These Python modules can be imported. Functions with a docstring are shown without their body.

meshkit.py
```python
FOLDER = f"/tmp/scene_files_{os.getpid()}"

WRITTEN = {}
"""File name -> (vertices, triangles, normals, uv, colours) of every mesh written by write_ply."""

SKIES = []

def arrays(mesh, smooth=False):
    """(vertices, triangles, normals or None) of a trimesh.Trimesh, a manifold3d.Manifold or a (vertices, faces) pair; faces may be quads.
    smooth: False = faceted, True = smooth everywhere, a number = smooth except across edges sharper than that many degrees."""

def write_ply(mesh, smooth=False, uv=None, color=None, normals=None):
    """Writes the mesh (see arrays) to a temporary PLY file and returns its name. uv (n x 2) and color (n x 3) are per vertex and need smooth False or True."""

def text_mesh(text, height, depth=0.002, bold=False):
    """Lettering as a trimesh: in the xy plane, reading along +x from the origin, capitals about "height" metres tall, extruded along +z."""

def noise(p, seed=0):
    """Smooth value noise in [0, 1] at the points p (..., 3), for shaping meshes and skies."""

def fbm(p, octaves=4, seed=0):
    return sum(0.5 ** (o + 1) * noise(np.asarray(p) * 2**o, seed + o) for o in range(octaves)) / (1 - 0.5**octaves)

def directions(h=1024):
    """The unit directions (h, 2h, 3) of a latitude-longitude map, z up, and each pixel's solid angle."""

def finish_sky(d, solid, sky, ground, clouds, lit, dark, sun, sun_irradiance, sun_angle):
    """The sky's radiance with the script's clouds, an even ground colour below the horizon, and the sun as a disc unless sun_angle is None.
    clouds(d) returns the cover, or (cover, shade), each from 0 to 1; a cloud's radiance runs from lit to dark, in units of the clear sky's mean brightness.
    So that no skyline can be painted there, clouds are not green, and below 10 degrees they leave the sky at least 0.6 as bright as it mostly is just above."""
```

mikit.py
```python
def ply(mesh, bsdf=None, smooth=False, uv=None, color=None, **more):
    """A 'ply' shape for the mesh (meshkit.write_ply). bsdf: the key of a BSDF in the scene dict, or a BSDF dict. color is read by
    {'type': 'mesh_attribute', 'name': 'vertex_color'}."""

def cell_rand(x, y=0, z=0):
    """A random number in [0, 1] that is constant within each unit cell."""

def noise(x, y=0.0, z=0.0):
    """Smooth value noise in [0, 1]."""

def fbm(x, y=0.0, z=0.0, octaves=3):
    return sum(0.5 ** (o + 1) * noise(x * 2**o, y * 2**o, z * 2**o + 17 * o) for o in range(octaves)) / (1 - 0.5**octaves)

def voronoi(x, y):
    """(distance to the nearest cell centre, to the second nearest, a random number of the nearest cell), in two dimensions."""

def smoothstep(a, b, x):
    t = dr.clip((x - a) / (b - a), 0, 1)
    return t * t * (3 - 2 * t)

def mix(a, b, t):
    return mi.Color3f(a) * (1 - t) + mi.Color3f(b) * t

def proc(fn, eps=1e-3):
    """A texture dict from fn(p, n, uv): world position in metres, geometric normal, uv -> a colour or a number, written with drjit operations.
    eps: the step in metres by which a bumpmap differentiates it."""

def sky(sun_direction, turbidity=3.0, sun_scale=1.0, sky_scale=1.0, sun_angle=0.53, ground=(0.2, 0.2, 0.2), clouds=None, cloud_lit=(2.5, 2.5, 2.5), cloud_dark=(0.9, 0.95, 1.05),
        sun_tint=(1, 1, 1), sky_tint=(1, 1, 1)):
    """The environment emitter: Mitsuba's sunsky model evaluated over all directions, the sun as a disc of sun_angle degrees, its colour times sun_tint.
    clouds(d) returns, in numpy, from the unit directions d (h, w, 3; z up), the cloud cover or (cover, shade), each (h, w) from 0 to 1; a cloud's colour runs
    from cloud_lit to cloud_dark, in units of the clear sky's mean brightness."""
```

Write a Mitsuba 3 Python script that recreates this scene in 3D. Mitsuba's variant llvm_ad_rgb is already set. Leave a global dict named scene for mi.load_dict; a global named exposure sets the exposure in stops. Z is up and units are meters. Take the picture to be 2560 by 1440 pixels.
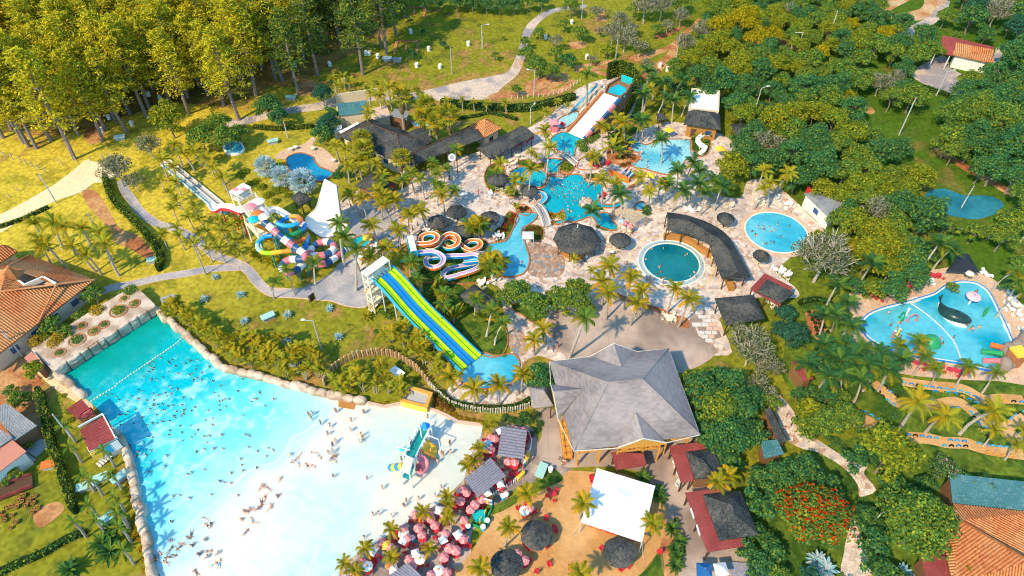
import math, numpy as np, trimesh, shapely, manifold3d as m3, drjit as dr, mitsuba as mi, mikit, meshkit
from shapely.geometry import Polygon, LineString, Point, MultiPolygon
from mikit import proc, noise, fbm, voronoi, cell_rand, smoothstep, mix

# ---------------------------------------------------------------- camera, daylight, exposure
T = mi.ScalarTransform4f
scene, labels = {}, {}
TILT = math.radians(46)
scene['camera'] = {'type': 'perspective', 'fov': 2 * math.degrees(math.atan(1280 / 1771.0)), 'fov_axis': 'x', 'near_clip': 0.5, 'far_clip': 6000.0,
                   'to_world': T().look_at(origin=[0, 0, 85], target=[0, math.cos(TILT), 85 - math.sin(TILT)], up=[0, 0, 1])}
scene['sky'] = mikit.sky((-0.50, -0.56, 0.76), turbidity=3, sun_tint=(1.08, 1.0, 0.84), sun_scale=0.92, sky_tint=(0.68, 1.0, 0.98), sky_scale=2.5, sun_angle=1.5)
exposure = 1.98

# ---------------------------------------------------------------- helpers
rng = np.random.default_rng(7)
used = {}
def numbered(name):
    n = used.get(name, -1) + 1
    used[name] = n
    return name if n == 0 else f'{name}_{n:03d}'
def tag(key, label=None, cat=None, group=None, kind=None):
    d = labels.setdefault(key, {})
    for k, v in (('label', label), ('category', cat), ('group', group), ('kind', kind)):
        if v: d[k] = v
    return key
def put(key, mesh, bsdf, smooth=False, color=None, to_world=None):
    d = mikit.ply(mesh, bsdf, smooth=smooth, color=color)
    if to_world is not None: d['to_world'] = to_world
    scene[key] = d
    return key
def thing(name, label, cat, group=None):
    return tag(numbered(name), label, cat, group)
def part(parent, name, mesh, bsdf, smooth=False, label=None, kind=None):
    key = numbered(parent + '__' + name)
    put(key, mesh, bsdf, smooth)
    if label or kind: tag(key, label, None, None, kind)
    return key
def single(name, mesh, bsdf, label, cat, group=None, smooth=False):
    k = thing(name, label, cat, group)
    return put(k, mesh, bsdf, smooth)
def struct(name, mesh, bsdf, smooth=False):
    k = numbered(name)
    put(k, mesh, bsdf, smooth)
    return tag(k, kind='structure')
cat_mesh = trimesh.util.concatenate
def TM(v, f): return trimesh.Trimesh(np.asarray(v, float), np.asarray(f, int), process=False)
def spline(pts, n=6, closed=True):
    p = np.asarray(pts, float); N = len(p); out = []
    for i in range(N if closed else N - 1):
        a, b, c, d = (p[(i + k) % N] if closed else p[min(max(i + k, 0), N - 1)] for k in (-1, 0, 1, 2))
        for t in np.arange(n) / n:
            out.append(0.5 * (2 * b + (c - a) * t + (2 * a - 5 * b + 4 * c - d) * t * t + (3 * b - 3 * c + d - a) * t ** 3))
    if not closed: out.append(p[-1])
    return np.array(out)
def poly(pts, smooth=True, n=5):
    g = Polygon(spline(pts, n) if smooth else pts)
    if not g.is_valid: g = g.buffer(0)
    return g
def geoms(g):
    return [x for x in getattr(g, 'geoms', [g]) if x.geom_type == 'Polygon' and x.area > 1e-4]
def sheet(g, z=0.0):
    ms = []
    for q in geoms(g):
        v, f = trimesh.creation.triangulate_polygon(q, engine='earcut')
        v = np.c_[v, np.full(len(v), z)]
        n = np.cross(v[f[:, 1]] - v[f[:, 0]], v[f[:, 2]] - v[f[:, 0]])[:, 2]
        f = np.where((n < 0)[:, None], f[:, ::-1], f)
        ms.append(TM(v, f))
    return cat_mesh(ms)
def prism(g, z0, z1):
    ms = []
    for q in geoms(g):
        m = trimesh.creation.extrude_polygon(q, z1 - z0, engine='earcut'); m.apply_translation([0, 0, z0]); ms.append(m)
    return cat_mesh(ms)
def ribbon(pts, w, n=6):
    return LineString(spline(pts, n, False)).buffer(w / 2, cap_style=2)
def box(c, s, rz=0.0, bevel=0.0):
    m = trimesh.creation.box(s)
    if rz: m.apply_transform(trimesh.transformations.rotation_matrix(rz, [0, 0, 1]))
    m.apply_translation(c)
    return m
def bar(a, b, w, h=None):
    a, b = np.asarray(a, float), np.asarray(b, float); h = h or w
    d = b - a; L = np.linalg.norm(d); x = d / L
    u = np.array([0, 0, 1.0]) if abs(x[2]) < .95 else np.array([1.0, 0, 0])
    y = np.cross(u, x); y /= np.linalg.norm(y); z = np.cross(x, y)
    m = trimesh.creation.box([L, w, h]); M = np.eye(4); M[:3, 0], M[:3, 1], M[:3, 2], M[:3, 3] = x, y, z, (a + b) / 2
    m.apply_transform(M); return m
def tube(path, r, sides=8, cap=True):
    p = np.asarray(path, float); n = len(p); r = np.broadcast_to(r, (n,))
    t = np.gradient(p, axis=0); t /= np.linalg.norm(t, axis=1, keepdims=True) + 1e-9
    up = np.where(np.abs(t[:, 2:]) < .97, [0, 0, 1.0], [1.0, 0, 0])
    a = np.cross(t, up); a /= np.linalg.norm(a, axis=1, keepdims=True); b = np.cross(a, t)
    ang = np.arange(sides) * 2 * np.pi / sides
    v = p[:, None] + r[:, None, None] * (np.cos(ang)[None, :, None] * a[:, None] + np.sin(ang)[None, :, None] * b[:, None])
    i, j = np.meshgrid(np.arange(n - 1), np.arange(sides), indexing='ij'); k = (j + 1) % sides
    q = np.stack([i * sides + j, (i + 1) * sides + j, (i + 1) * sides + k, i * sides + k], -1).reshape(-1, 4)
    f = np.vstack([q[:, [0, 1, 2]], q[:, [0, 2, 3]]])[:, ::-1]; v = v.reshape(-1, 3)
    if cap:
        e = (n - 1) * sides
        f = np.vstack([f] + [[[0, k, k + 1], [e, e + k + 1, e + k]] for k in range(1, sides - 1)])
    return TM(v, f)
def lathe(profile, sides=16, c=(0, 0, 0)):
    p = np.asarray(profile, float); n = len(p); ang = np.arange(sides) * 2 * np.pi / sides
    v = np.stack([p[:, :1] * np.cos(ang), p[:, :1] * np.sin(ang), np.repeat(p[:, 1:], sides, 1)], -1).reshape(-1, 3) + np.asarray(c)
    i, j = np.meshgrid(np.arange(n - 1), np.arange(sides), indexing='ij'); k = (j + 1) % sides
    q = np.stack([i * sides + j, i * sides + k, (i + 1) * sides + k, (i + 1) * sides + j], -1).reshape(-1, 4)
    return TM(v, np.vstack([q[:, [0, 1, 2]], q[:, [0, 2, 3]]]))
def grid_mesh(rows):
    a = np.asarray(rows, float); R, C = a.shape[:2]
    i, j = np.meshgrid(np.arange(R - 1), np.arange(C - 1), indexing='ij')
    q = np.stack([i * C + j, i * C + j + 1, (i + 1) * C + j + 1, (i + 1) * C + j], -1).reshape(-1, 4)
    return TM(a.reshape(-1, 3), np.vstack([q[:, [0, 1, 2]], q[:, [0, 2, 3]]]))
def hull(pts):
    return trimesh.convex.convex_hull(np.asarray(pts, float))
def slab(face, t=.18):
    """a flat 3D polygon thickened downwards, its upper side first"""
    p = np.asarray(face, float); n = len(p)
    nn = sum(np.cross(p[i] - p[0], p[i + 1] - p[0]) for i in range(1, n - 1))
    if nn[2] < 0: p = p[::-1]
    v = np.vstack([p, p - [0, 0, t]]); f = []
    for i in range(1, n - 1): f += [[0, i, i + 1], [n, n + i + 1, n + i]]
    for i in range(n): k = (i + 1) % n; f += [[i, n + i, n + k], [i, n + k, k]]
    return TM(v, f)
def photo_order(pts):
    """things from left to right as one sees them from the camera"""
    return sorted(range(len(pts)), key=lambda i: pts[i][0] / (math.cos(TILT) * pts[i][1] + math.sin(TILT) * 85))
ONES = ' first second third fourth fifth sixth seventh eighth ninth tenth eleventh twelfth thirteenth fourteenth fifteenth sixteenth seventeenth eighteenth nineteenth'.split(' ')
NTH = ONES + [(f'{t}ieth' if not u else f'{t}y-{ONES[u]}') for t in ('twent', 'thirt', 'fort') for u in range(10)]
def nth(i, n):
    if n == 1: return ''
    if i == 0: return 'leftmost '
    if i == n - 1: return 'rightmost '
    return f'{NTH[i + 1]} from left, ' if i + 1 < len(NTH) else f'number {i + 1} from left, '
def along(pts, step):
    L = LineString(pts); n = max(2, int(round(L.length / step)) + 1)
    q = np.array([L.interpolate(t, normalized=True).coords[0] for t in np.linspace(0, 1, n)])
    d = np.gradient(q, axis=0); return q, np.arctan2(d[:, 1], d[:, 0])

# ---------------------------------------------------------------- materials
def bs(key, d): scene[key] = d; return key
def paint(key, c, rough=.6, spec=.3, two=True, metallic=0.0):
    d = {'type': 'principled', 'base_color': {'type': 'rgb', 'value': list(c)} if not isinstance(c, dict) else c, 'roughness': rough, 'specular': spec, 'metallic': metallic}
    return bs(key, {'type': 'twosided', 'b': d} if two else d)
def matte(key, c, bump=None, scale=1.0):
    d = {'type': 'diffuse', 'reflectance': {'type': 'rgb', 'value': list(c)} if not isinstance(c, dict) else c}
    if bump: d = {'type': 'bumpmap', 'arbitrary': bump, 'scale': scale, 'b': d}
    return bs(key, {'type': 'twosided', 'b': d})
for k, c in dict(white=(.8, .79, .76), cream=(.72, .64, .5), offwhite=(.6, .57, .52), pink=(.72, .24, .27), rose=(.62, .17, .2), red=(.55, .03, .04), orange=(.78, .17, .03), yellow=(.8, .5, .04),
                 amber=(.62, .30, .05), lime=(.36, .66, .01), blue=(.01, .22, .62), sky_blue=(.03, .36, .62), navy=(.02, .08, .2), teal=(.01, .26, .26), green=(.02, .28, .1), turquoise=(.01, .42, .45),
                 purple=(.42, .3, .55), lilac=(.55, .5, .72), black=(.02, .025, .03), steel=(.45, .47, .48), grey=(.3, .3, .31), dark_green=(.02, .1, .05), mint=(.32, .55, .5)).items():
    paint(k, c, .4, .4)
matte('wood', (.42, .2, .06)); matte('honey_wood', (.62, .3, .06)); matte('dark_wood', (.1, .06, .04)); matte('wall_cream', (.62, .52, .38)); matte('wall_white', (.72, .7, .64))
matte('wall_brown', (.25, .13, .07)); matte('concrete', (.42, .41, .4)); matte('bark', (.24, .19, .17)); matte('pale_bark', (.42, .38, .33)); matte('palm_bark', (.36, .31, .26)); matte('soil', (.16, .07, .03)); matte('tyre_rubber', (.03, .03, .03))
matte('terrace_terracotta', (.40, .16, .075)); matte('kerb_pink', (.6, .42, .33)); matte('kerb_white', (.75, .72, .66)); matte('picket', (.5, .42, .3)); matte('skin', (.62, .34, .23)); matte('skin_light', (.72, .47, .35)); matte('skin_dark', (.34, .16, .10)); matte('hair', (.03, .02, .015))

# ---------------------------------------------------------------- ground, roads, pavements, water
def grass_fn(p, n, uv):
    a = fbm(p.x * .05, p.y * .05, 3.0, 3); b = fbm(p.x * .35, p.y * .35, 9.0, 3); c = noise(p.x * 2.3, p.y * 2.3); e = noise(p.x * .9 + 40, p.y * .5)
    west = smoothstep(-20, -75, p.x + (a - .5) * 40) * smoothstep(50, 95, p.y + (a - .5) * 30)  # yellowing to the west paints the warm golden glow into the grass
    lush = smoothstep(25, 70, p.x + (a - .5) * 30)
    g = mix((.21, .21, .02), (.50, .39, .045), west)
    g = mix(g, (.065, .128, .014), lush)
    g = mix(g, mix((.075, .105, .02), (.24, .22, .02), west), smoothstep(.5, .75, b) * .6)
    dry = smoothstep(.60, .72, a * .55 + b * .3 + e * .15)
    g = mix(g, (.36, .20, .07), dry * (.75 - lush * .5))
    return g * (.72 + .56 * c)
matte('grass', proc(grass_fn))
def lush_fn(p, n, uv):
    b = fbm(p.x * .5, p.y * .5, 2.0, 3); c = noise(p.x * 2.6, p.y * 2.6)
    return mix((.04, .09, .016), (.115, .165, .022), smoothstep(.3, .7, b)) * (.7 + .6 * c)
matte('grass_lush', proc(lush_fn))
def dirt_fn(p, n, uv):
    b = fbm(p.x * .3, p.y * .3, 5.0, 3); c = noise(p.x * 3, p.y * 3)
    west = smoothstep(-30, -80, p.x)  # cream brightening to the west is glow painted into the dirt
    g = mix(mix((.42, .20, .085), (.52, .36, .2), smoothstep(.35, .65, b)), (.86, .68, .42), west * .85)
    return g * (.85 + .3 * c)
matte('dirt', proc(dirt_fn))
def red_dirt_fn(p, n, uv):
    b = fbm(p.x * .4, p.y * .4, 5.0, 3); c = noise(p.x * 3, p.y * 3)
    return mix((.34, .13, .055), (.5, .27, .12), smoothstep(.3, .7, b)) * (.8 + .4 * c)
matte('red_dirt', proc(red_dirt_fn))
def gravel_fn(p, n, uv):
    b = fbm(p.x * .3, p.y * .3, 8.0, 3); c = noise(p.x * 4, p.y * 4)
    return mix((.3, .27, .28), (.55, .44, .35), smoothstep(.35, .65, b)) * (.82 + .36 * c)
matte('gravel', proc(gravel_fn))
def sand_fn(p, n, uv):
    b = fbm(p.x * .25, p.y * .25, 8.0, 3); c = noise(p.x * 5, p.y * 5); d = noise(p.x * 1.6, p.y * 1.6)
    return mix((.50, .27, .10), (.60, .36, .16), smoothstep(.3, .7, b)) * (.84 + .14 * c + .12 * d)
matte('sand', proc(sand_fn), proc(lambda p, n, uv: fbm(p.x * 2.6, p.y * 2.6, 0.0, 2) * .07, .05))
def bar_fn(p, n, uv):
    b = fbm(p.x * .5, p.y * .5, 4.0, 3); c = noise(p.x * 5, p.y * 5)
    return mix((.23, .19, .18), (.44, .36, .31), smoothstep(.3, .7, b)) * (.85 + .3 * c)
matte('grey_sand', proc(bar_fn))
def plaza_fn(p, n, uv):
    d1, d2, r = voronoi(p.x * 1.7, p.y * 1.7)
    j = smoothstep(.02, .10, d2 - d1); b = fbm(p.x * .12, p.y * .12, 6.0, 3); s = fbm(p.x * .6, p.y * .6, 1.0, 2)
    g = mix((.56, .44, .37), (.72, .62, .54), r)
    g = mix(g, (.34, .34, .36), smoothstep(.78, .95, cell_rand(r * 977)) * .6)
    g = mix(g, (.42, .23, .15), smoothstep(.80, .92, cell_rand(r * 313)) * .8)
    g = mix(g, (.36, .33, .33), smoothstep(.5, .75, b) * .35)
    return g * (.7 + .3 * j) * (.8 + .4 * s)
matte('plaza_stone', proc(plaza_fn))
def rough_fn(p, n, uv):
    d1, d2, r = voronoi(p.x * 2.1, p.y * 2.1); j = smoothstep(.02, .1, d2 - d1)
    g = mix((.30, .17, .11), (.5, .37, .28), r); g = mix(g, (.2, .25, .28), smoothstep(.75, .85, cell_rand(r * 571)))
    return g * (.6 + .4 * j)
matte('plaza_stone_brown', proc(rough_fn))
def conc_fn(p, n, uv):
    b = fbm(p.x * .18, p.y * .18, 3.0, 4); c = fbm(p.x * 1.1, p.y * .6, 2.0, 2)
    jx, jy = dr.abs(p.x * .2 - dr.floor(p.x * .2) - .5), dr.abs(p.y * .2 - dr.floor(p.y * .2) - .5)
    j = smoothstep(.488, .496, dr.maximum(jx, jy))
    return mix((.27, .21, .18), (.45, .36, .30), smoothstep(.28, .7, b)) * (.85 + .3 * c) * (1 - .15 * j)
matte('plaza_concrete', proc(conc_fn))
def walk_fn(p, n, uv):
    b = fbm(p.x * .3, p.y * .3, 3.0, 3); c = noise(p.x * 3.2, p.y * 3.2)
    return mix((.29, .29, .32), (.42, .39, .38), smoothstep(.3, .7, b)) * (.88 + .24 * c)
matte('walk_grey', proc(walk_fn))
def peach_fn(p, n, uv):
    d1, d2, r = voronoi(p.x * .9, p.y * .9); b = fbm(p.x * .4, p.y * .4, 3.0, 3)
    g = mix((.50, .33, .22), (.68, .50, .36), b * .7 + r * .3)
    return g * (.75 + .25 * smoothstep(.02, .1, d2 - d1))
matte('peach_deck', proc(peach_fn))

L = .012
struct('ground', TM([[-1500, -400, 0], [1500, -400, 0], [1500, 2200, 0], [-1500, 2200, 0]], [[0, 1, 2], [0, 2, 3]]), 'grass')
def area(name, g, m, lev): return struct(name, sheet(g, L * lev), m)

# dirt roads and tracks
matte('shaded_litter', proc(lambda p, n, uv: mix((.13, .12, .025), (.34, .20, .06), smoothstep(.35, .65, fbm(p.x * .22, p.y * .22, 2.0, 3))) * (.75 + .5 * noise(p.x * 2.4, p.y * 2.4))))  # brown needle litter, with shade under the pines painted in as dark olive
area('forest_floor', poly([(-124.13,125.81),(-106.78,128.03),(-97.63,126.54),(-89.73,129.84),(-83.1,134.98),(-75.59,138.71),(-69.37,138.71),(-60.21,137.72),(-55.25,146.72),(-49.72,146.72),(-41.63,158.8),(-35.7,164.8),(-31.26,173.27),(-30.75,187.09),(-35.16,210.81),(-82.06,219.65),(-190.68,219.65)]), 'shaded_litter', 1)
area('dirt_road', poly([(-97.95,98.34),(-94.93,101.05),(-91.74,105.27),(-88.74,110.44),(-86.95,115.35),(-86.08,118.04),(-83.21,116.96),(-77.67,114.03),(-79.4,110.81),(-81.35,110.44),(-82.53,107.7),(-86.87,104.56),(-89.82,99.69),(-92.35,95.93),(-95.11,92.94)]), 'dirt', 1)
area('dirt_road', poly([(-82.53,107.7),(-79.94,107.94),(-75.79,102.91),(-71.21,97.24),(-67.14,95.06),(-62.09,89.84),(-62.26,88.33),(-66.85,91.38),(-71.39,93.99),(-74.41,98.34),(-79.01,102.91)]), 'red_dirt', 2)
area('dirt_road', poly([(-62.09,131.83),(-55.86,134.5),(-49.59,137.72),(-42.91,139.86),(-39.77,142.39),(-34.39,142.73),(-25.38,143.07),(-18.32,145.49),(-12.06,148.5),(-4.69,151.22),(-0.95,153.45),(0.98,160.76),(2,166.86),(3.31,175.47),(6.35,181.86),(10.77,186.61),(19.56,189.05),(19.42,187.09),(11.77,184.69),(7.33,178.86),(4.68,171.1),(3.77,164.8),(2.9,158.8),(1.41,152.15),(-1.84,146.72),(-4.95,141.54),(-8.97,140.7),(-16.12,140.37),(-22.43,140.7),(-33.97,139.86),(-42.29,136.58),(-48.98,134.98),(-55.19,131.83),(-59.82,129.84)]), 'gravel', 1)
area('dirt_road', poly([(-5.83,140.7),(1.81,142.39),(10.89,143.24),(14.84,148.5),(13.5,149.4),(10.08,145.49),(1.82,144.45),(-3.64,143.76)]), 'red_dirt', 2)
for s in ([(14.89,155.33),(19.18,156.47),(24.13,158.02),(31.25,160.96),(37.56,163.98),(41.36,167.91),(44.09,172.18)], [(15.17,153.63),(20.97,154.95),(26.94,157.24),(33.15,160.57),(37.96,163.98)], [(26.68,149.77),(31.18,152.89),(35.59,157.24),(38.99,162.36),(41.76,167.91)], [(29.06,149.4),(34.1,153.45),(37.41,157.82),(40.2,163.17)], [(15.22,154.57),(18.94,153.45),(23.46,151.22),(27.47,149.4)], [(44.09,172.18),(47.95,177.72),(49.71,180.46)]):
    area('dirt_track', ribbon(s, 1.5), 'red_dirt', 2)
for s in ([(0.97,159.19),(2.9,158.41),(1.91,155.33),(0.48,154.95)], [(14.02,167.28),(18.29,168.12),(18.28,165.21),(14.85,164.39)], [(22.27,182.32),(24.52,183.74),(25.02,180),(22.53,179.08)], [(36.59,171.1),(43.56,176.37),(44.16,175.03),(37.36,169.39)], [(3.71,148.5),(11.35,153.07),(13.04,149.4),(4.52,142.39)], [(67.87,172.18),(73.28,167.91),(72.77,164.39),(67.54,165.21)], [(74.38,143.24),(79.58,137.39),(78.37,134.98),(74.81,139.04)], [(-90.67,128.03),(-88.51,131.06),(-85.38,125.81),(-87.58,123.63)], [(-87.92,140.7),(-84.05,142.39),(-81.93,136.58),(-84.54,134.18)], [(-48.61,150.31),(-44.2,146.72),(-44.45,143.24),(-48.98,143.24)], [(-61.08,42.29),(-58.88,43.67),(-57.37,42.56),(-59.32,40.15)]):
    area('bare_earth', poly(s), 'red_dirt', 1)
area('dirt_track', ribbon([(87.41,122.2),(89.93,116.69),(93.59,110.81),(96.12,106.48)], 2.2), 'red_dirt', 1)
area('dirt_track', ribbon([(120.98,164.8),(116.22,156.86),(113.86,150.31),(114.11,148.5)], 1.6), 'gravel', 1)
area('dirt_track', ribbon([(118.64,192.03),(114.45,184.69),(108.87,178.86),(101.46,173.27),(100.8,168.96)], 3.0), 'gravel', 1)
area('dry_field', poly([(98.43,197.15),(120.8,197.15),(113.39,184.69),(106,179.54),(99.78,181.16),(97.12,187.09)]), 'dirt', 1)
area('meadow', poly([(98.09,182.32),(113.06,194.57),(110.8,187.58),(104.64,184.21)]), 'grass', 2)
area('yard_paving', poly([(94.57,153.07),(104.41,160.76),(105.52,158.8),(104.36,154.95),(106.98,151.22),(110.82,149.4),(107.05,147.26),(100.47,142.73),(97.23,145.84),(94.63,148.5)]), 'gravel', 1)
area('stone_path', poly([(37.31,60.61),(38.77,60.61),(40.24,57.49),(40.34,54.82),(42.92,52.25),(45.06,50.39),(47.83,49.77),(47.79,48.87),(46.84,47.68),(47.61,45.36),(45.19,44.39),(45.45,45.93),(44.81,47.97),(43.24,49.77),(41.44,51),(39.44,51.63),(38.14,52.89),(37.6,56.14)], n=3), 'plaza_stone', 2)
area('stone_path', poly([(43.27,41.75),(43.46,39.63),(43.42,37.07),(43.19,33.65),(39.37,33.65),(40.72,37.07),(42.06,39.63)]), 'plaza_stone', 2)
area('stone_path', poly([(46.03,78.45),(50.93,78.45),(55.21,77.57),(48.13,65.36),(43.21,64.98),(41.32,66.88)]), 'grass_lush', 1)
# footpaths on the west lawn
for s in ([(-76.34,111.2),(-74.55,108.31),(-72.03,105.27),(-69.31,101.97),(-65.14,98.57),(-62.2,97.46),(-59.16,95.93),(-55.43,93.15),(-51.63,89.84),(-48.08,88.33),(-45.14,86.36),(-43.17,83.96),(-40.94,81.71),(-38.36,80.61)], [(-46.69,87.05),(-51.39,86.66),(-55.16,85.59),(-59.56,84.53),(-63.13,83.2),(-67.18,81.9),(-68.97,80.25)]):
    area('footpath', ribbon(s, 1.5), 'walk_grey', 2)
    for r in (.8,):
        struct('path_edge', prism(LineString(spline(s, 6, False)).buffer(.86, cap_style=2).difference(LineString(spline(s, 6, False)).buffer(.75, cap_style=2)), 0, .06), 'kerb_pink')
# the stone plaza round the pools
plaza = poly([(-32.5,104.67),(-28.97,108.93),(-24.57,107.7),(-20.86,108.93),(-18.23,114.03),(-13.65,116.69),(-10.81,119.13),(-6.56,121.08),(1.69,128.03),(8.75,134.98),(14.62,144.97),(20.49,149.4),(27.68,151.22),(29.92,146.72),(27.61,139.04),(25.44,131.83),(27.21,128.78),(32.77,131.83),(37.81,131.06),(43.22,128.03),(45.74,124.79),(45.52,121.08),(41.89,117.36),(40.95,112.73),(38.38,107.7),(43.35,105.87),(45.86,110.81),(50.07,111.45),(53.45,105.27),(55.32,100.03),(56.34,96.14),(50.81,91.89),(47.86,88.83),(45.02,85.88),(47.37,82.08),(46.74,79.8),(40.81,79.8),(35.72,77.57),(33.24,74.97),(33.75,68.43),(30.53,67.65),(26.67,66.5),(19.44,66.88),(12.15,66.88),(7.27,66.5),(4.27,67.65),(1.94,66.5),(1.19,63.86),(2.24,62.04),(2.62,60.25),(0.58,58.86),(-2.87,58.51),(-6.92,59),(-9.01,60.11),(-9.49,61.32),(-8.02,63.49),(-5.21,68.28),(-1.34,67.81),(0.49,69.38),(-0.76,73.29),(-1.63,78.45),(-2.34,82.55),(-8.82,84.91),(-15.13,91.38),(-18.51,93.46),(-22.32,89.84),(-23.87,85.88),(-26.02,82.08),(-29.3,89.84),(-29.27,93.99),(-30.7,98.34)], n=3)
area('plaza', plaza, 'plaza_stone', 3)
area('plaza_patch', poly([(3.21,93.99),(7.76,91.89),(9.16,88.83),(8.14,84.91),(3.39,84.91),(2.62,87.84)]), 'plaza_stone_brown', 4)
area('plaza_patch', poly([(0,73.29),(1.88,72.05),(2.45,68.43),(0.61,67.65),(-0.75,70.82)]), 'plaza_stone_brown', 4)
area('plaza_patch', poly([(-23.96,102.91),(-20.47,98.34),(-19.99,93.99),(-24.99,93.99),(-28.89,96.14),(-30.33,100.6)]), 'walk_grey', 4)
area('concrete_court', poly([(6.25,71.36),(5.27,73.29),(7.13,77.28),(11.28,77.86),(13.69,80.86),(17.22,80.86),(21.73,78.16),(24.68,76.12),(27.46,73.57),(28.34,74.97),(29.14,75.83),(29.22,71.64),(31.5,68.43),(25.94,64.61),(17.81,63.37),(9.98,64.61),(8.13,67.39)], n=3), 'plaza_concrete', 4)
walk = poly([(-43.25,84.28),(-42.07,82.24),(-39.82,80.25),(-35.56,79.89),(-32.18,79.41),(-29.73,79.2),(-27.85,78.39),(-25.58,77.8),(-23.66,78.01),(-23.36,80.55),(-24.6,84.59),(-25.97,86.2),(-27.13,87.84),(-28.21,88.83),(-29.89,87.84),(-30.86,85.55),(-32.38,83.96),(-34.73,82.24),(-37.31,81.84),(-40.26,82.08),(-42.04,83.02)], n=4)
area('asphalt_walk', walk, 'walk_grey', 4)
struct('path_edge', prism(walk.buffer(.18).difference(walk).intersection(Polygon([(-43.75,82.7),(-22.44,80.25),(-21.97,76.69),(-42.21,76.69)])), 0, .08), 'kerb_pink')
# sand, grey sand of the bar, yard
yard = poly([(3.14,57.49),(5.45,58.17),(7.92,56.14),(11.1,53.53),(15.48,52.89),(25.54,53.53),(28.48,51.63),(28.59,44.51),(28.97,35.09),(28.52,33.18),(19.49,33.18),(21.34,37.07),(21.03,39.63),(19.26,41.21),(17.07,47.97),(7.5,48.57),(3.17,46.8),(0.53,47.38),(-1.07,48.57),(2.73,51),(4.25,54.5)], n=3)
area('yard_concrete', yard, 'plaza_concrete', 2)
area('bar_floor', poly([(-3.8,54.5),(1.13,55.48),(3.23,54.17),(3.56,51.63),(2.69,49.17),(6.71,48.87),(8.5,47.38),(1.05,45.93),(-1.54,42.84),(-5.01,39.63),(-6.2,33.65),(-21.48,33.65),(-19.51,36.32),(-17.5,37.67),(-15.24,39.37),(-11.96,41.75),(-8.9,43.95),(-6.45,46.8),(-5.85,49.96),(-4.44,53.4)], n=3), 'grey_sand', 3)
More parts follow.
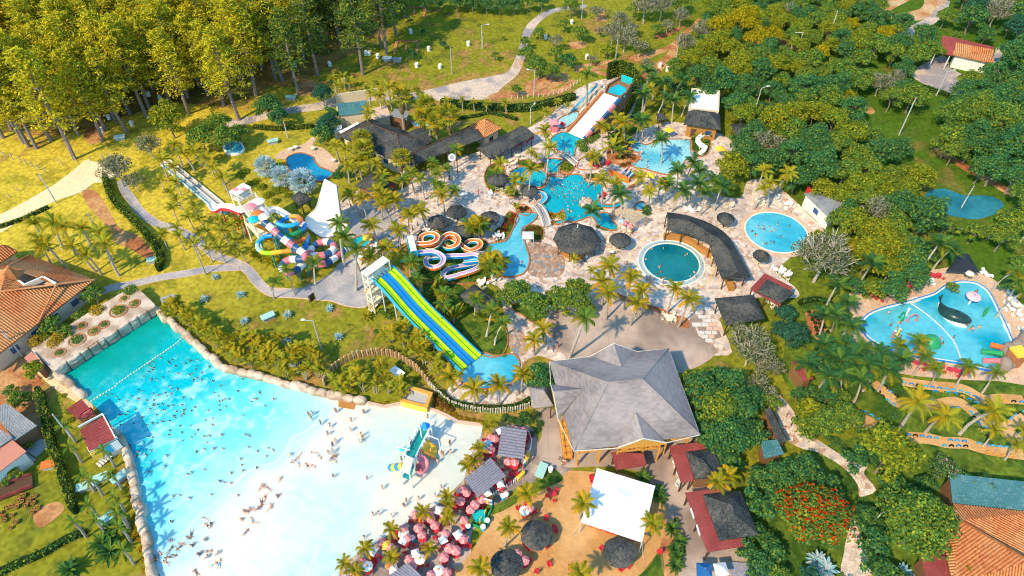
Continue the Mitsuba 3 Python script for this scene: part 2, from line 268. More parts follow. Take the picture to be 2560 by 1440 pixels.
sand = poly([(-5.94,33.18),(-4.91,37.07),(-3.27,40.15),(-1.54,42.84),(2.6,44.51),(6.35,46.8),(7.47,48.09),(10.67,47.97),(14.9,47.68),(19.32,45.07),(19.67,41.21),(18.87,38.59),(17.91,37.07),(15.33,34.13),(14.74,33.18)], n=4)
area('sand_court', sand, 'sand', 4)
area('lawn_strip', poly([(-2.31,43.11),(2.63,45.93),(3.48,48.57),(5.1,48.87),(6.64,47.38),(6.33,46.51),(2.6,44.79),(-0.92,42.56),(-2.55,42.02)]), 'grass_lush', 5)
area('lawn_strip', poly([(15.17,34.13),(16.78,35.42),(18.18,37.23),(18.45,35.74),(18.21,34.13),(17.91,33.18),(14.26,33.18)]), 'grass_lush', 5)
area('planting_bed', poly([(19.41,39.98),(20.56,39.8),(21.38,38.76),(20.93,37.07),(20.07,34.77),(19.73,33.65),(18.29,33.65),(18.23,37.57)]), 'red_dirt', 5)
# garden islands in the plaza
islands = [([(-16.52,82.7),(-13.86,83.02),(-8.48,82.7),(-4.75,77.28),(-2.78,75.26),(-1.48,73.85),(-0.73,71.64),(-1.07,68.7),(-2.44,67.39),(-4.69,67.91),(-7.44,70.02),(-10.97,73.29),(-14.34,78.16)], 'grass_lush'),
           ([(-16.85,95.26),(-15.59,96.28),(-13.27,96.07),(-9.47,95.87),(-8.06,94.66),(-4.68,93.66),(-4.85,90.35),(-4.57,89.4),(-2.32,87.34),(-1.91,84.97),(-3.8,84.08),(-6.3,83.19),(-11.33,83.19),(-14.59,84.43),(-17.3,86.24),(-19.21,88.46),(-16.71,90.93)], 'grass_lush'),
           ([(0.11,78.16),(1.31,78.45),(4.38,79.65),(6.11,78.75),(5.71,76.69),(4.46,74.55),(2.98,74.63),(1.93,75.83),(0.43,76.99)], 'grass_lush'), ([(0.83,103.39),(2.16,103.64),(3.39,102.42),(3.21,100.98),(2.28,100.62),(1.05,101.7)], 'red_dirt'),
           ([(-0.96,100.98),(0.12,101.46),(1.2,99.79),(0.27,97.24),(-0.78,94.97),(-1.96,93.64),(-2.85,93.42),(-3.04,95.87),(-1.7,97.93)], 'grass_lush'), ([(2.09,97.24),(3.46,97.93),(5.42,97.24),(5.58,94.97),(5.17,93.86),(4.13,93.75),(3.56,94.97),(2.06,94.75),(1.7,95.87)], 'grass_lush'),
           ([(1.31,117.3),(2.66,117.87),(4.82,116.74),(6.32,116.74),(6.53,115.35),(5.45,115.21),(3.46,115.77),(1.47,116.04)], 'grass_lush'), ([(9.49,116.46),(11.04,117.3),(12.46,115.91),(11.67,113.71),(10.16,113.17),(9.32,114.53)], 'red_dirt'),
           ([(20.21,118.44),(21.88,119.87),(25.38,119.29),(24.93,117.02),(22.73,115.35),(21.49,116.18),(20.13,117.59)], 'red_dirt'), ([(14.58,112.9),(16.4,113.03),(16.45,111.69),(14.96,111.42)], 'red_dirt'),
           ([(20.97,125.81),(23.73,128.03),(25.08,125.08),(24.09,118.04),(22.48,116.69),(19.4,118.04)], 'red_dirt'), ([(37.74,125.81),(40.45,126.84),(41.37,125.08),(39.84,120.1),(37.78,119.13),(36.57,120.1)], 'grass_lush'),
           ([(22.19,129.53),(24.15,131.83),(27.21,128.78),(23.48,125.81),(20.9,125.08)], 'grass_lush'), ([(12.85,116.69),(16.33,120.1),(18.59,118.04),(17.55,115.35),(13.91,114.69)], 'plaza_stone'),
           ([(17.41,80.55),(18.85,79.65),(21.73,78.16),(23.99,77.28),(24.96,76.55),(26.52,75.54),(27.92,74.97),(27.76,73.43),(26.43,73.71),(26.38,74.69),(24.68,76.12),(21.67,77.72),(18.57,79.05)], 'red_dirt'),
           ([(-4.79,115.35),(-2.81,116.69),(-1.43,114.03),(-1.7,108.93),(-3.84,107.7),(-5.32,111.45)], 'grass_lush'), ([(-1.15,107.9),(0.13,109.19),(1.56,106.88),(1.08,106.12),(-0.67,106.38)], 'grass_lush')]
for g, m in islands:
    q = poly(g); area('garden_bed', q, m, 6)
    struct('bed_kerb', prism(q.buffer(.15).difference(q), 0, .22), 'terrace_terracotta')
# flagstones of the pale square paving beside the snack roof, laid one by one
fr = np.random.default_rng(3); quad = [(28.84,75.97),(32.37,78.16),(32.72,71.36),(29.81,70.29)]
fl = Polygon(quad); (fx0, fy0, fx1, fy1) = fl.bounds
fk = struct('flagstone_paving', sheet(fl, L * 6), 'plaza_concrete')
yy = fy0; row = 0
while yy < fy1:
    hh = .75 + .25 * fr.random(); xx = fx0 - fr.random()
    while xx < fx1:
        ww = .7 + .9 * fr.random(); c = Point(xx + ww / 2, yy + hh / 2)
        if fl.contains(c) and fr.random() < .8:
            part(fk, 'slab', prism(Polygon([(xx + .05, yy + .05), (xx + ww - .05, yy + .05), (xx + ww - .05, yy + hh - .05), (xx + .05, yy + hh - .05)]), L * 6, .1 + .02 * fr.random()), 'kerb_pink' if fr.random() < .3 else 'offwhite')
        xx += ww
    yy += hh

# ---------------------------------------------------------------- water
ax0 = np.array([(-62.61,70.02)][0]); ax1 = np.array([(-27.74,47.97)][0]); AX = (ax1 - ax0) / np.linalg.norm(ax1 - ax0)
edge1 = np.array([(-31.07,48.57)][0]); S1 = float((edge1 - ax0) @ AX)
def wave_col(p, n, uv):
    a = fbm(p.x * .09, p.y * .09, 1.0, 3); b = fbm(p.x * .3, p.y * .3, 4.0, 3); c = noise(p.x * 1.7, p.y * 1.7); f = fbm(p.x * .8 + b * 2, p.y * .8, 7.0, 3)
    s = ((p.x - ax0[0]) * AX[0] + (p.y - ax0[1]) * AX[1]) / S1 + (a - .5) * .34 + (b - .5) * .1
    g = mix((.0, .29, .25), (.0, .44, .54), smoothstep(.0, .30, s))
    g = mix(g, (.10, .60, .66), smoothstep(.45, .68, s)); g = mix(g, (.34, .64, .66), smoothstep(.66, .86, s))
    g = mix(g, (.64, .625, .555), smoothstep(.86, 1.04, s)); g = mix(g, (.40, .59, .57), smoothstep(1.02, 1.3, s) * smoothstep(.30, .62, a) * .85); g = mix(g, (.56, .61, .56), smoothstep(.45, .7, f) * smoothstep(.95, 1.1, s) * .6)
    milky = smoothstep(.42, .82, f * .75 + c * .25) * smoothstep(.02, .5, s) * (1 - smoothstep(.8, 1.0, s))
    g = mix(g, (.42, .74, .76), milky * .75)
    crest = smoothstep(.018, .0, dr.abs(s - .905 - (c - .5) * .012)) * (1 - .6 * smoothstep(.4, .6, noise(p.x * .15, p.y * .15)))
    return mix(g, (.80, .82, .80), crest * .45)
def ripple(k, amp): return proc(lambda p, n, uv: (fbm(p.x * k, p.y * k * 1.3, 0.0, 3)) * amp, .06)
def water(key, col, bump=1.1, amp=.05, rough=.12):
    return bs(key, {'type': 'bumpmap', 'arbitrary': ripple(bump, amp), 'scale': 1.0, 'b': {'type': 'principled', 'base_color': col, 'roughness': rough, 'specular': .35}})
water('water_wave', proc(wave_col), .9, .10)
def pool_col(lo, hi, seed):
    def fn(p, n, uv):
        a = fbm(p.x * .16 + seed, p.y * .16, 1.0, 3); c = fbm(p.x * 1.6, p.y * 1.6, seed, 2)
        return mix(lo, hi, smoothstep(.3, .7, a)) * (.86 + .28 * c)
    return proc(fn)
water('water_pool', pool_col((.0, .29, .39), (.01, .40, .49), 1.0)); water('water_pale', pool_col((.09, .40, .52), (.28, .57, .63), 5.0)); water('water_light', pool_col((.03, .36, .52), (.12, .47, .60), 9.0))
water('water_teal', pool_col((.0, .11, .15), (.01, .17, .20), 13.0), 1.6, .05); water('water_kids', pool_col((.0, .30, .46), (.09, .44, .56), 21.0)); water('water_deep', pool_col((.0, .12, .30), (.01, .26, .48), 30.0)); water('water_pond', pool_col((.01, .12, .18), (.03, .20, .26), 33.0))
def pool(name, g, m, kerb='terrace_terracotta', kw=.2, kh=.25, lev=.09, clip=None):
    key = struct(name, sheet(g, lev), m)
    if kerb:
        k = g.buffer(kw).difference(g)
        if clip is not None: k = k.difference(clip)
        struct('pool_edge', prism(k, 0, kh), kerb)
    return g
wave_poly = Polygon([(-67.48,64.23),(-57.57,76.52),(-51.16,71.64),(-46.29,67.27),(-42.75,64.83),(-39.52,63.94),(-33.77,62.25),(-27.96,60.47),(-24.29,59.41),(-21.73,58.93),(-18.33,58.03),(-16.1,58.58),(-12.19,57.9),(-9.47,56.61),(-7.71,55.48),(-4.09,54.95),(-4.28,53.53),(-5.79,49.96),(-6.35,46.8),(-8.94,43.78),(-12.2,41.59),(-15.33,39.26),(-17.73,37.57),(-19.81,36.07),(-21,33.65),(-22.47,31.32),(-41.43,31.32),(-43.26,34.13),(-45.01,38.08),(-46.8,40.68),(-48.8,44.34),(-50.99,48.39),(-53.3,52.06),(-54.97,53.98),(-58.03,57.01),(-60.49,58.86),(-65.67,62.4)])
pool('pool_water', wave_poly, 'water_wave', None)
struct('pool_edge', prism(LineString([(-21.73,58.93),(-18.33,58.03),(-16.1,58.58),(-12.19,57.9),(-9.47,56.61),(-7.71,55.48),(-4.09,54.95)]).buffer(.45, cap_style=2).difference(wave_poly), 0, .35), 'kerb_pink')
slide_pool = poly([(-7.73,63.49),(-5.77,66.88),(-4.59,68.12),(-2.44,67.5),(0.12,67.81),(1.03,66.11),(0.48,63.86),(-0.59,62.04),(-2.93,61.46),(-5.88,61.82)])
pool('pool_water', slide_pool, 'water_light')
curvy = poly([(1.19,100.94),(2.97,101.4),(4.6,100.94),(4.04,99.24),(2.77,97.79),(1.87,95.6),(2.27,92.94),(2.91,88.83),(2.18,85.88),(0.34,84.72),(-2.38,85.1),(-3.71,87.34),(-4.63,90.66),(-4.11,92.73),(-1.07,93.57),(0.22,96.69)])
pool('pool_water', curvy, 'water_light')
ring = poly([(-0.44,112.9),(0.13,114.25),(1.63,115.35),(3.46,115.41),(5.1,114.8),(6.4,113.71),(6.75,112.09),(6.46,110.5),(5.61,109.19),(3.84,109.19),(2.23,109.71),(0.45,110.5),(-0.28,111.56)])
pool('pool_water', ring, 'water_pool')
main = poly([(6.86,112.9),(7.99,112.36),(9.94,112.09),(11.62,112.9),(13.27,112.9),(14.01,111.82),(14.57,110.5),(16.01,110.24),(17.58,109.71),(17.95,108.42),(17.33,106.88),(16.27,105.62),(16.9,103.88),(18.92,103.64),(20.25,104.38),(20.49,103.64),(19.32,102.91),(16.97,102.91),(16.15,102.42),(16.21,101.22),(17.6,101.22),(18.47,99.09),(19.02,97.01),(18.22,96.55),(17.19,96.78),(15.77,97.93),(14.74,100.26),(12.37,99.32),(11.42,98.85),(10.21,99.09),(8.34,98.16),(7.75,98.62),(9.63,99.56),(9.85,100.98),(9.46,102.42),(8.47,101.22),(6.94,101.46),(5.9,102.91),(6.42,104.62),(6.64,106.38),(5.89,107.9),(5.6,108.93),(6.45,110.24),(6.74,111.56)])
main = main.difference(Polygon([(12.69,104.13),(13.75,105.87),(14.82,105.37),(15.02,103.88),(13.85,102.91),(12.64,103.39)])).difference(ring.buffer(.6))
pool('pool_water', main, 'water_pool')
up = poly([(6.36,117.87),(7.55,118.15),(9.06,118.15),(10.2,117.3),(9.44,115.35),(9.21,113.98),(8.36,113.44),(7.04,113.17),(6.6,114.8),(6.82,116.46)]).difference(ring.buffer(.5))
pool('pool_water', up, 'water_pool')
land = poly([(8.06,124.59),(9.56,127.04),(11.84,127.63),(13.98,125.81),(14.91,125.08),(13.54,123.39),(12.81,121.26),(12.29,118.49),(10.87,119.87),(9.05,121.73)])
pool('pool_water', land, 'water_pool')
pool('pool_water', poly([(9.74,131.83),(11.31,133.87),(14.05,135.78),(14.49,134.5),(13.37,131.83),(11.26,129.53),(9.73,129.53)]), 'water_pale')
east = poly([(24.57,125.56),(25.97,125.56),(27.33,123.15),(29.37,123.87),(30.65,125.08),(33.43,125.08),(35.66,125.08),(37.25,124.59),(36.8,121.26),(37.78,119.87),(35.02,118.04),(33.43,114.91),(31.57,113.17),(29,113.6),(26.53,114.91),(24.73,115.35),(24.09,116.69),(25.86,118.04),(25.88,120.33),(24.63,121.26)])
pool('pool_water', east, 'water_pale')
pool('pool_water', poly([(19.39,113.44),(20.49,112.9),(21.36,111.82),(22.25,111.03),(22.81,110.24),(21.99,108.67),(20.76,109.19),(19.54,109.97)]), 'water_pale')
pool('pool_water', poly([(23.3,103.64),(24.37,104.62),(25.03,103.64),(24.56,102.42),(23.75,102.18),(23.06,102.91)]), 'water_light')
pool('pool_water', poly([(-45.53,118.04),(-44.77,119.5),(-43.01,120.19),(-40.59,118.95),(-39.7,117.14),(-38.29,115.35),(-36.54,114.47),(-35.38,113.17),(-36.96,111.03),(-38.82,111.24),(-41.65,112.3),(-44.31,114.91)]), 'water_deep')
pool('pool_water', poly([(-29.13,93.11),(-27.69,94.53),(-25.42,95.42),(-24.99,94.35),(-25.32,92.94),(-26.32,91.72),(-27.46,90.69),(-28.53,91.55)]), 'water_pool')
pool('pool_water', poly([(-21.68,131.58),(-19.85,131.99),(-17.9,131.06),(-17.96,130.04),(-20.52,129.94)]), 'water_light')
area('terrace', poly([(-48.17,118.95),(-47.06,121.26),(-45.92,122.3),(-43.9,123.15),(-42.53,124.59),(-41.98,126.05),(-41,125.32),(-41.14,123.15),(-39.03,122.2),(-36.97,119.87),(-35.56,118.04),(-33.52,116.24),(-33.66,114.69),(-35.36,113.08),(-36.52,114.38),(-38.27,115.26),(-39.7,117.14),(-40.61,119.04),(-43.04,120.33),(-44.8,119.64),(-45.72,118.27)]), 'peach_deck', 4)
def disc(c, r, n=64): return Polygon([(c[0] + r * math.cos(a), c[1] + r * math.sin(a)) for a in np.arange(n) * 2 * math.pi / n])
oc = [(27.5,88.13)][0]; OR = 5.6
struct('pool_water', sheet(disc(oc, OR * .84), .10), 'water_teal')
struct('pool_step', sheet(disc(oc, OR).difference(disc(oc, OR * .88)), .08), 'pool_tiles')
paint('pool_tiles', (.30, .40, .42), .5)
struct('pool_edge', prism(disc(oc, OR * .88).difference(disc(oc, OR * .84)), 0, .18), 'kerb_white'); struct('pool_edge', prism(disc(oc, OR * 1.03).difference(disc(oc, OR)), 0, .16), 'kerb_white')
struct('pool_edge', prism(disc(oc, OR * 1.27).difference(disc(oc, OR * 1.25)), 0, .05), 'yellow')
nc = [(47.65,96.03)][0]; NR = 5.4
struct('pool_water', sheet(disc(nc, NR), .09), 'water_light'); struct('pool_edge', prism(disc(nc, NR * 1.04).difference(disc(nc, NR)), 0, .15), 'kerb_white')
struct('pool_deck', sheet(disc(nc, NR * 1.22).difference(disc(nc, NR * 1.04)), .06), 'peach_deck')
# the children's pool and its deck in the east
kdeck = poly([(52.34,70.82),(54.18,73.85),(55.91,75.83),(55.42,77.57),(56.54,80.25),(58.31,79.65),(61.82,79.65),(65.82,81.47),(68.78,83.33),(71.35,85.23),(73.89,85.88),(76.99,86.2),(79.89,84.59),(81.4,81.16),(82.35,78.16),(82.4,74.41),(79.98,68.43),(76.8,63.37),(71.89,63.86),(66.04,64.11),(58.46,65.11),(57.92,66.88),(54.05,69.75)], n=3)
kdeck = kdeck.buffer(.9)
area('pool_deck', kdeck, 'peach_deck', 2)
kids = poly([(55.52,73.57),(56.37,74.97),(58.24,76.35),(61.03,77.51),(64.92,78.6),(66.72,79.29),(69.8,80.4),(72.28,82.08),(74.22,82.95),(76.12,83.2),(77.74,82.83),(78.64,81.41),(78.67,79.5),(78.32,76.55),(77.99,73.85),(77.68,71.91),(77.19,69.75),(75.64,67.91),(73.76,66.11),(72.27,65.11),(70.57,65.31),(68,66.32),(63.38,67.34),(59.71,68.38),(57.14,69.75),(55.69,71.5)])
pool('pool_water', kids, 'water_kids', None)
struct('pool_edge', prism(kids.buffer(.22).difference(kids), 0, .2), 'kerb_white'); struct('pool_edge', prism(kids.buffer(.42).difference(kids.buffer(.22)), 0, .24), 'blue')
struct('pool_divider', prism(LineString(spline([(65.06,78.51),(66.84,75.83),(68.1,72.73),(68.6,70.02),(68.08,66.5)], 6, False)).buffer(.09), 0, .16), 'offwhite')
for q in ('a', 'b'):
    s = [(65.16,79.5),(66.57,80.01),(67.01,79.2),(65.38,78.39)] if q == 'a' else [(77.78,74.07),(78.86,74.13),(78.49,72.4),(77.65,72.4)]
    struct('pool_steps', prism(Polygon(s), 0, .22), 'offwhite')
# dirt paths of the tyre garden
for s, w in (([(57.61,62.88),(61.26,62.16),(65.03,61.8),(66.72,61.2),(68.36,59.67),(71.12,59.79),(74.09,59.55)], 1.7), ([(53.38,62.64),(54.76,60.49),(55.39,59.09),(57.23,58.86),(59.78,58.51),(63.96,59.32),(65.37,58.17),(66.79,55.48),(68.54,54.82),(70.84,55.7),(72.72,56.81)], 1.6), ([(48.4,56.59),(49.61,55.7),(50.8,54.82)], 3.0), ([(54.88,53.31),(57.57,53.1),(59.88,52.46),(62.4,52.36),(64.9,51.42),(69.59,50.59)], 1.8), ([(66.79,55.48),(68.89,54.39),(69.85,53.31),(68.35,52.89)], 1.6)):
    area('garden_path', ribbon(s, w), 'sand', 2)
area('lawn', poly([(52.51,62.4),(60.18,62.4),(75.38,60.96),(68.81,47.97),(60.53,49.77),(56.25,52.57),(51.55,54.82),(50.12,58.86)]), 'grass_lush', 1)
area('lawn', poly([(20.61,37.07),(21.94,39.11),(24.03,39.63),(45.32,52.89),(72.96,52.89),(62.27,32.24),(29.25,32.24)]), 'grass_lush', 1)
area('lawn', poly([(40.71,66.88),(47.87,68.43),(52.34,65.36),(50.94,59.55),(44.31,56.81),(41.1,59.55)]), 'grass_lush', 2)
struct('pond_water', sheet(poly([(77,103.49),(79.59,107.45),(83.33,108.68),(86.31,106.72),(90.78,106.48),(92.59,104.67),(90.92,101.97),(85.41,99.69),(80.74,100.82),(78.15,101.74)]), .03), 'water_pond')
struct('pool_water', sheet(poly([(-59.16,122.44),(-58.94,123.63),(-57.9,123.87),(-56.39,123.39),(-55.28,121.5),(-55.57,120.33),(-56.78,119.78),(-58.23,120.56)]), .35), 'water_light')
struct('pool_edge', prism(poly([(-59.16,122.44),(-58.94,123.63),(-57.9,123.87),(-56.39,123.39),(-55.28,121.5),(-55.57,120.33),(-56.78,119.78),(-58.23,120.56)]).buffer(.4).difference(poly([(-59.16,122.44),(-58.94,123.63),(-57.9,123.87),(-56.39,123.39),(-55.28,121.5),(-55.57,120.33),(-56.78,119.78),(-58.23,120.56)])), 0, .42), 'white')
# yards at the west compound
area('yard', poly([(-81.01,68.43),(-75.25,69.22),(-70.64,64.61),(-67.72,59.55),(-65.29,55.48),(-65.47,52.25),(-66.43,48.57),(-69.8,46.8)]), 'red_dirt', 1)
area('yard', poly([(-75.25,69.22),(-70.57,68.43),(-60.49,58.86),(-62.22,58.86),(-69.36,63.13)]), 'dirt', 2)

# ---------------------------------------------------------------- roof materials
def thatch_fn(p, n, uv):
    a = fbm(p.x * .5, p.y * .5, p.z * .5, 3); b = noise(p.x * 8, p.y * 8, p.z * 3); c = noise(p.x * 3 + 9, p.y * 3, p.z * 9)
    return mix((.026, .036, .042), (.10, .098, .09), smoothstep(.3, .75, a * .55 + b * .3 + c * .2)) * (.75 + .5 * b)
matte('thatch', proc(thatch_fn))
def shingle_fn(p, n, uv):
    r = cell_rand(dr.floor(p.z * 7), dr.floor((p.x * n.y - p.y * n.x) * 3.2 + cell_rand(dr.floor(p.z * 7)) * 7)); b = fbm(p.x * .25, p.y * .25, p.z * .25, 3)
    return mix((.15, .135, .14), (.34, .30, .295), r * .4 + smoothstep(.25, .75, b) * .6)
matte('shingle', proc(shingle_fn))
def terra_fn(p, n, uv):
    r = cell_rand(dr.floor(p.x * 2.6), dr.floor(p.y * 2.6), dr.floor(p.z * 3)); b = fbm(p.x * .3, p.y * .3, 1.0, 3)
    return mix(mix((.46, .15, .06), (.62, .25, .10), r), (.58, .32, .15), smoothstep(.4, .7, b) * .6)
matte('terracotta_rib', proc(terra_fn)); matte('terracotta', proc(lambda p, n, uv: terra_fn(p, n, uv) * .45))
def redroof_fn(p, n, uv):
    b = fbm(p.x * .7, p.y * .7, 2.0, 3); c = noise(p.x * 7, p.y * 7)
    return mix((.24, .05, .05), (.36, .09, .085), b) * (.85 + .3 * smoothstep(.75, .9, c))
matte('red_roof', proc(redroof_fn))
def corr_fn(p, n, uv):
    b = fbm(p.x * .5, p.y * .5, 2.0, 3); c = noise(p.x * 3, p.y * 3)
    return mix((.14, .17, .19), (.34, .34, .34), b * .7 + c * .3)
matte('grey_sheeting', proc(corr_fn))
def teal_fn(p, n, uv):
    b = fbm(p.x * .5, p.y * .5, 2.0, 3); c = smoothstep(.7, .85, noise(p.x * 2.5, p.y * 6))
    return mix(mix((.03, .13, .15), (.09, .23, .25), b), (.30, .36, .36), c * .22)
matte('teal_sheeting', proc(teal_fn))
def plank_fn(p, n, uv):
    r = noise(p.x * 6, p.y * 6, p.z); return mix((.20, .20, .25), (.33, .33, .41), r)
matte('weathered_slat', proc(plank_fn)); matte('grey_slat', (.17, .165, .19))
def rock_fn(p, n, uv):
    b = fbm(p.x * .6, p.y * .6, p.z * .6, 3); c = noise(p.x * 4, p.y * 4, p.z * 4)
    return mix((.38, .27, .19), (.60, .49, .39), smoothstep(.3, .65, b)) * (.85 + .25 * c)
matte('rock', proc(rock_fn), proc(lambda p, n, uv: fbm(p.x * 1.5, p.y * 1.5, p.z * 1.5, 3) * .15, .04))

# ---------------------------------------------------------------- building blocks
def at_z(pts, z): return [(p[0], p[1], z) for p in pts]
def hip_faces(c, ze, zr, inset):
    """four corners (edges 0-1 and 2-3 long), eave and ridge height; inset 0 = gable, .5 = pyramid"""
    c = np.array([p[:2] for p in c], float); m0, m1 = (c[3] + c[0]) / 2, (c[1] + c[2]) / 2
    r0, r1 = m0 + (m1 - m0) * inset, m1 + (m0 - m1) * inset
    A, B, C, D = [np.r_[p, ze] for p in c]; E, F = np.r_[r0, zr], np.r_[r1, zr]
    if inset > .49: E = (E + F) / 2; return [[A, B, E], [B, C, E], [C, D, E], [D, A, E]]
    return [[A, B, F, E], [B, C, F], [C, D, E, F], [D, A, E]]
def rib_lines(face, step, r, up=.02):
    """half round rows of tiles or sheeting that run down one roof face"""
    p = np.asarray(face, float); n = sum(np.cross(p[i] - p[0], p[i + 1] - p[0]) for i in range(1, len(p) - 1)); p = p if n[2] > 0 else p[::-1]
    if len(p) > 3: return [m for i in range(1, len(p) - 1) for m in rib_lines([p[0], p[i], p[i + 1]], step, r)]
    n = np.cross(p[1] - p[0], p[2] - p[0]); n /= np.linalg.norm(n)
    h = np.cross(n, [0, 0, 1.0]); h = h / np.linalg.norm(h) if np.linalg.norm(h) > 1e-3 else np.array([1.0, 0, 0]); s = np.cross(h, n)
    g = Polygon([((q - p[0]) @ h, (q - p[0]) @ s) for q in p]); x0, y0, x1, y1 = g.bounds; ms = []
    for x in np.arange(x0 + step / 2, x1, step):
        cut = g.intersection(LineString([(x, y0 - 1), (x, y1 + 1)]))
        for l in getattr(cut, 'geoms', [cut]):
            if l.is_empty or l.length < .3: continue
            (a, b), (c, d) = l.coords[0], l.coords[-1]; P0, P1 = p[0] + h * a + s * b, p[0] + h * c + s * d
            v = [q + o for q in (P0, P1) for o in (-h * r, n * r * .8 + 0 * h, h * r)]
            ms.append(TM(np.array(v) + n * up * 0, [[0, 1, 4], [0, 4, 3], [1, 2, 5], [1, 5, 4], [0, 2, 1], [3, 4, 5]]))
    return ms
def roof(parent, faces, mat, thick=.16, ribs=None, rib_mat=None, ridge=None):
    k = part(parent, 'roof', cat_mesh([slab(f, thick) for f in faces]), mat)
    if ribs:
        ms = [m for f in faces for m in rib_lines(f, ribs[0], ribs[1])]
        if ms: part(k, 'tile_row' if mat == 'terracotta' else 'ridge_row', cat_mesh(ms), rib_mat or ('terracotta_rib' if mat == 'terracotta' else mat), kind='stuff')
    if ridge:
        ms = []
        for f in faces:
            for i in range(len(f)):
                a, b = np.array(f[i]), np.array(f[(i + 1) % len(f)])
                if max(a[2], b[2]) > min(q[2] for q in f) + .2 and a[0] + a[1] * 1.01 < b[0] + b[1] * 1.01: ms.append(tube([a + [0, 0, .03], b + [0, 0, .03]], .12, 6))
        if ms: part(k, 'ridge_cap', cat_mesh(ms), ridge)
    return k
def inset_poly(c, d): return Polygon([p[:2] for p in c]).buffer(-d, join_style=2)
def hut(name, label, cat, c, ze, zr, inset, mat, wall='wall_cream', wh=None, thick=.16, ribs=None, rib_mat=None, ridge=None, posts=0, over=.5, group=None, openings=3):
    """a building over four corners: walls (or posts) under a hipped or gabled roof"""
    t = thing(name, label, cat, group); faces = hip_faces(c, ze, zr, inset); roof(t, faces, mat, thick, ribs, rib_mat, ridge)
    g = inset_poly(c, over); g = g if not g.is_empty else inset_poly(c, .15); q = list(g.exterior.coords)[:-1]
    if posts:
        for i in range(len(q)):
            a, b = np.array(q[i]), np.array(q[(i + 1) % len(q)])
            for s in np.arange(0, 1, 1 / max(1, round(np.linalg.norm(b - a) / posts))): part(t, 'post', box(np.r_[a + (b - a) * s, (ze - .1) / 2], (.16, .16, ze - .1)), 'dark_wood')
    else:
        h = wh or ze - .12; w = part(t, 'wall', prism(g, 0, h), wall)
        for i in range(len(q)):
            a, b = np.array(q[i]), np.array(q[(i + 1) % len(q)]); L_ = np.linalg.norm(b - a); d = (b - a) / L_
            if L_ < 2.5: continue
            k = max(1, int(L_ / openings))
            for j in range(k):
                o = a + d * L_ * (j + .5) / k; nn = np.array([d[1], -d[0]])
                if g.contains(Point(o + nn * .05)): nn = -nn
                door = j == k // 2 and i % 2 == 0
                e = bar(np.r_[o - d * (.5 if door else .6) + nn * .03, 1.05 if door else 1.6], np.r_[o + d * (.5 if door else .6) + nn * .03, 1.05 if door else 1.6], .08, 2.1 if door else 1.0)
                kk = part(t, 'door' if door else 'window', e, 'dark_wood' if door else 'navy')
                if not door: part(kk, 'sill', bar(np.r_[o - d * .7 + nn * .07, 1.05], np.r_[o + d * .7 + nn * .07, 1.05], .12, .08), 'offwhite')
    return t

# ---------------------------------------------------------------- the two storey hall with the grey shingle roof
hall = thing('grey_hall', 'two storey timber hall under a broad grey shingle roof with gables', 'building')
HE = 5.4
NW, NE, SE, SW = [np.array([*q, HE]) for q in [(5.31,62.37),(22.59,64.74),(24.47,50.34),(7.89,47.93)]]
R1, R2 = [np.array([*q, 9.6]) for q in [(12.57,55.58),(17.18,56.11)]]
def gable(outer, inner, f0, f1): return [[f0, outer, inner], [f1, inner, outer]]
gw = [(5.5,55.76,7.3),(9.42,56.15,7.5),(5.36,58.44,5.3),(6.11,52.7,5.3)]; gn = [(14.42,64,7.4),(15.01,59.71,7.6),(11.29,63.41,5.3),(17.89,64.28,5.3)]; gs = [(16.68,48.63,7.2),(16.07,52.27,7.6),(13.57,48.44,5.3),(19.94,49.19,5.3)]
faces = [[NW, NE, R2, R1], [NE, SE, R2], [SE, SW, R1, R2], [SW, NW, R1]]
hr = roof(hall, faces, 'shingle', .2)
for g in (gw, gn, gs):
    a, b, c, d = [np.array(q, float) for q in g]; part(hr, 'gable', cat_mesh([slab([c, a, b], .16), slab([d, b, a], .16)]), 'shingle')
    part(hall, 'gable_wall', TM([c - [0, 0, .1], a - [0, 0, .25], d - [0, 0, .1], c - [0, 0, .4], d - [0, 0, .4]], [[0, 1, 2], [0, 2, 3], [3, 2, 4]]), 'honey_wood')
    for q0, q1 in ((c, a), (a, d)): part(hr, 'barge_board', bar(q0 - [0, 0, .02], q1 - [0, 0, .02], .07, .2), 'offwhite')
for q0, q1 in ((NW, gn[2]), (gn[3], NE), (NE, SE), (SE, gs[3]), (gs[2], SW), (SW, gw[3]), (gw[2], NW)):
    q0, q1 = np.array(q0, float), np.array(q1, float); part(hr, 'gutter', bar(q0 - [0, 0, .08], q1 - [0, 0, .08], .07, .12), 'offwhite')
for q0, q1 in ((R1, R2), (R1, SW), (R2, SE), (R2, NE), (R1, NW)): part(hr, 'ridge_cap', tube([q0 + [0, 0, .04], q1 + [0, 0, .04]], .09, 6), 'shingle')
hp = Polygon([q[:2] for q in (NW, NE, SE, SW)]).buffer(-.9, join_style=2); hq = [np.array(q) for q in list(hp.exterior.coords)[:-1]]
part(hall, 'upper_floor', prism(hp, 3.0, 3.2), 'honey_wood'); part(hall, 'wall', prism(hp.buffer(-2.2, join_style=2), 0, 5.2), 'wall_brown')
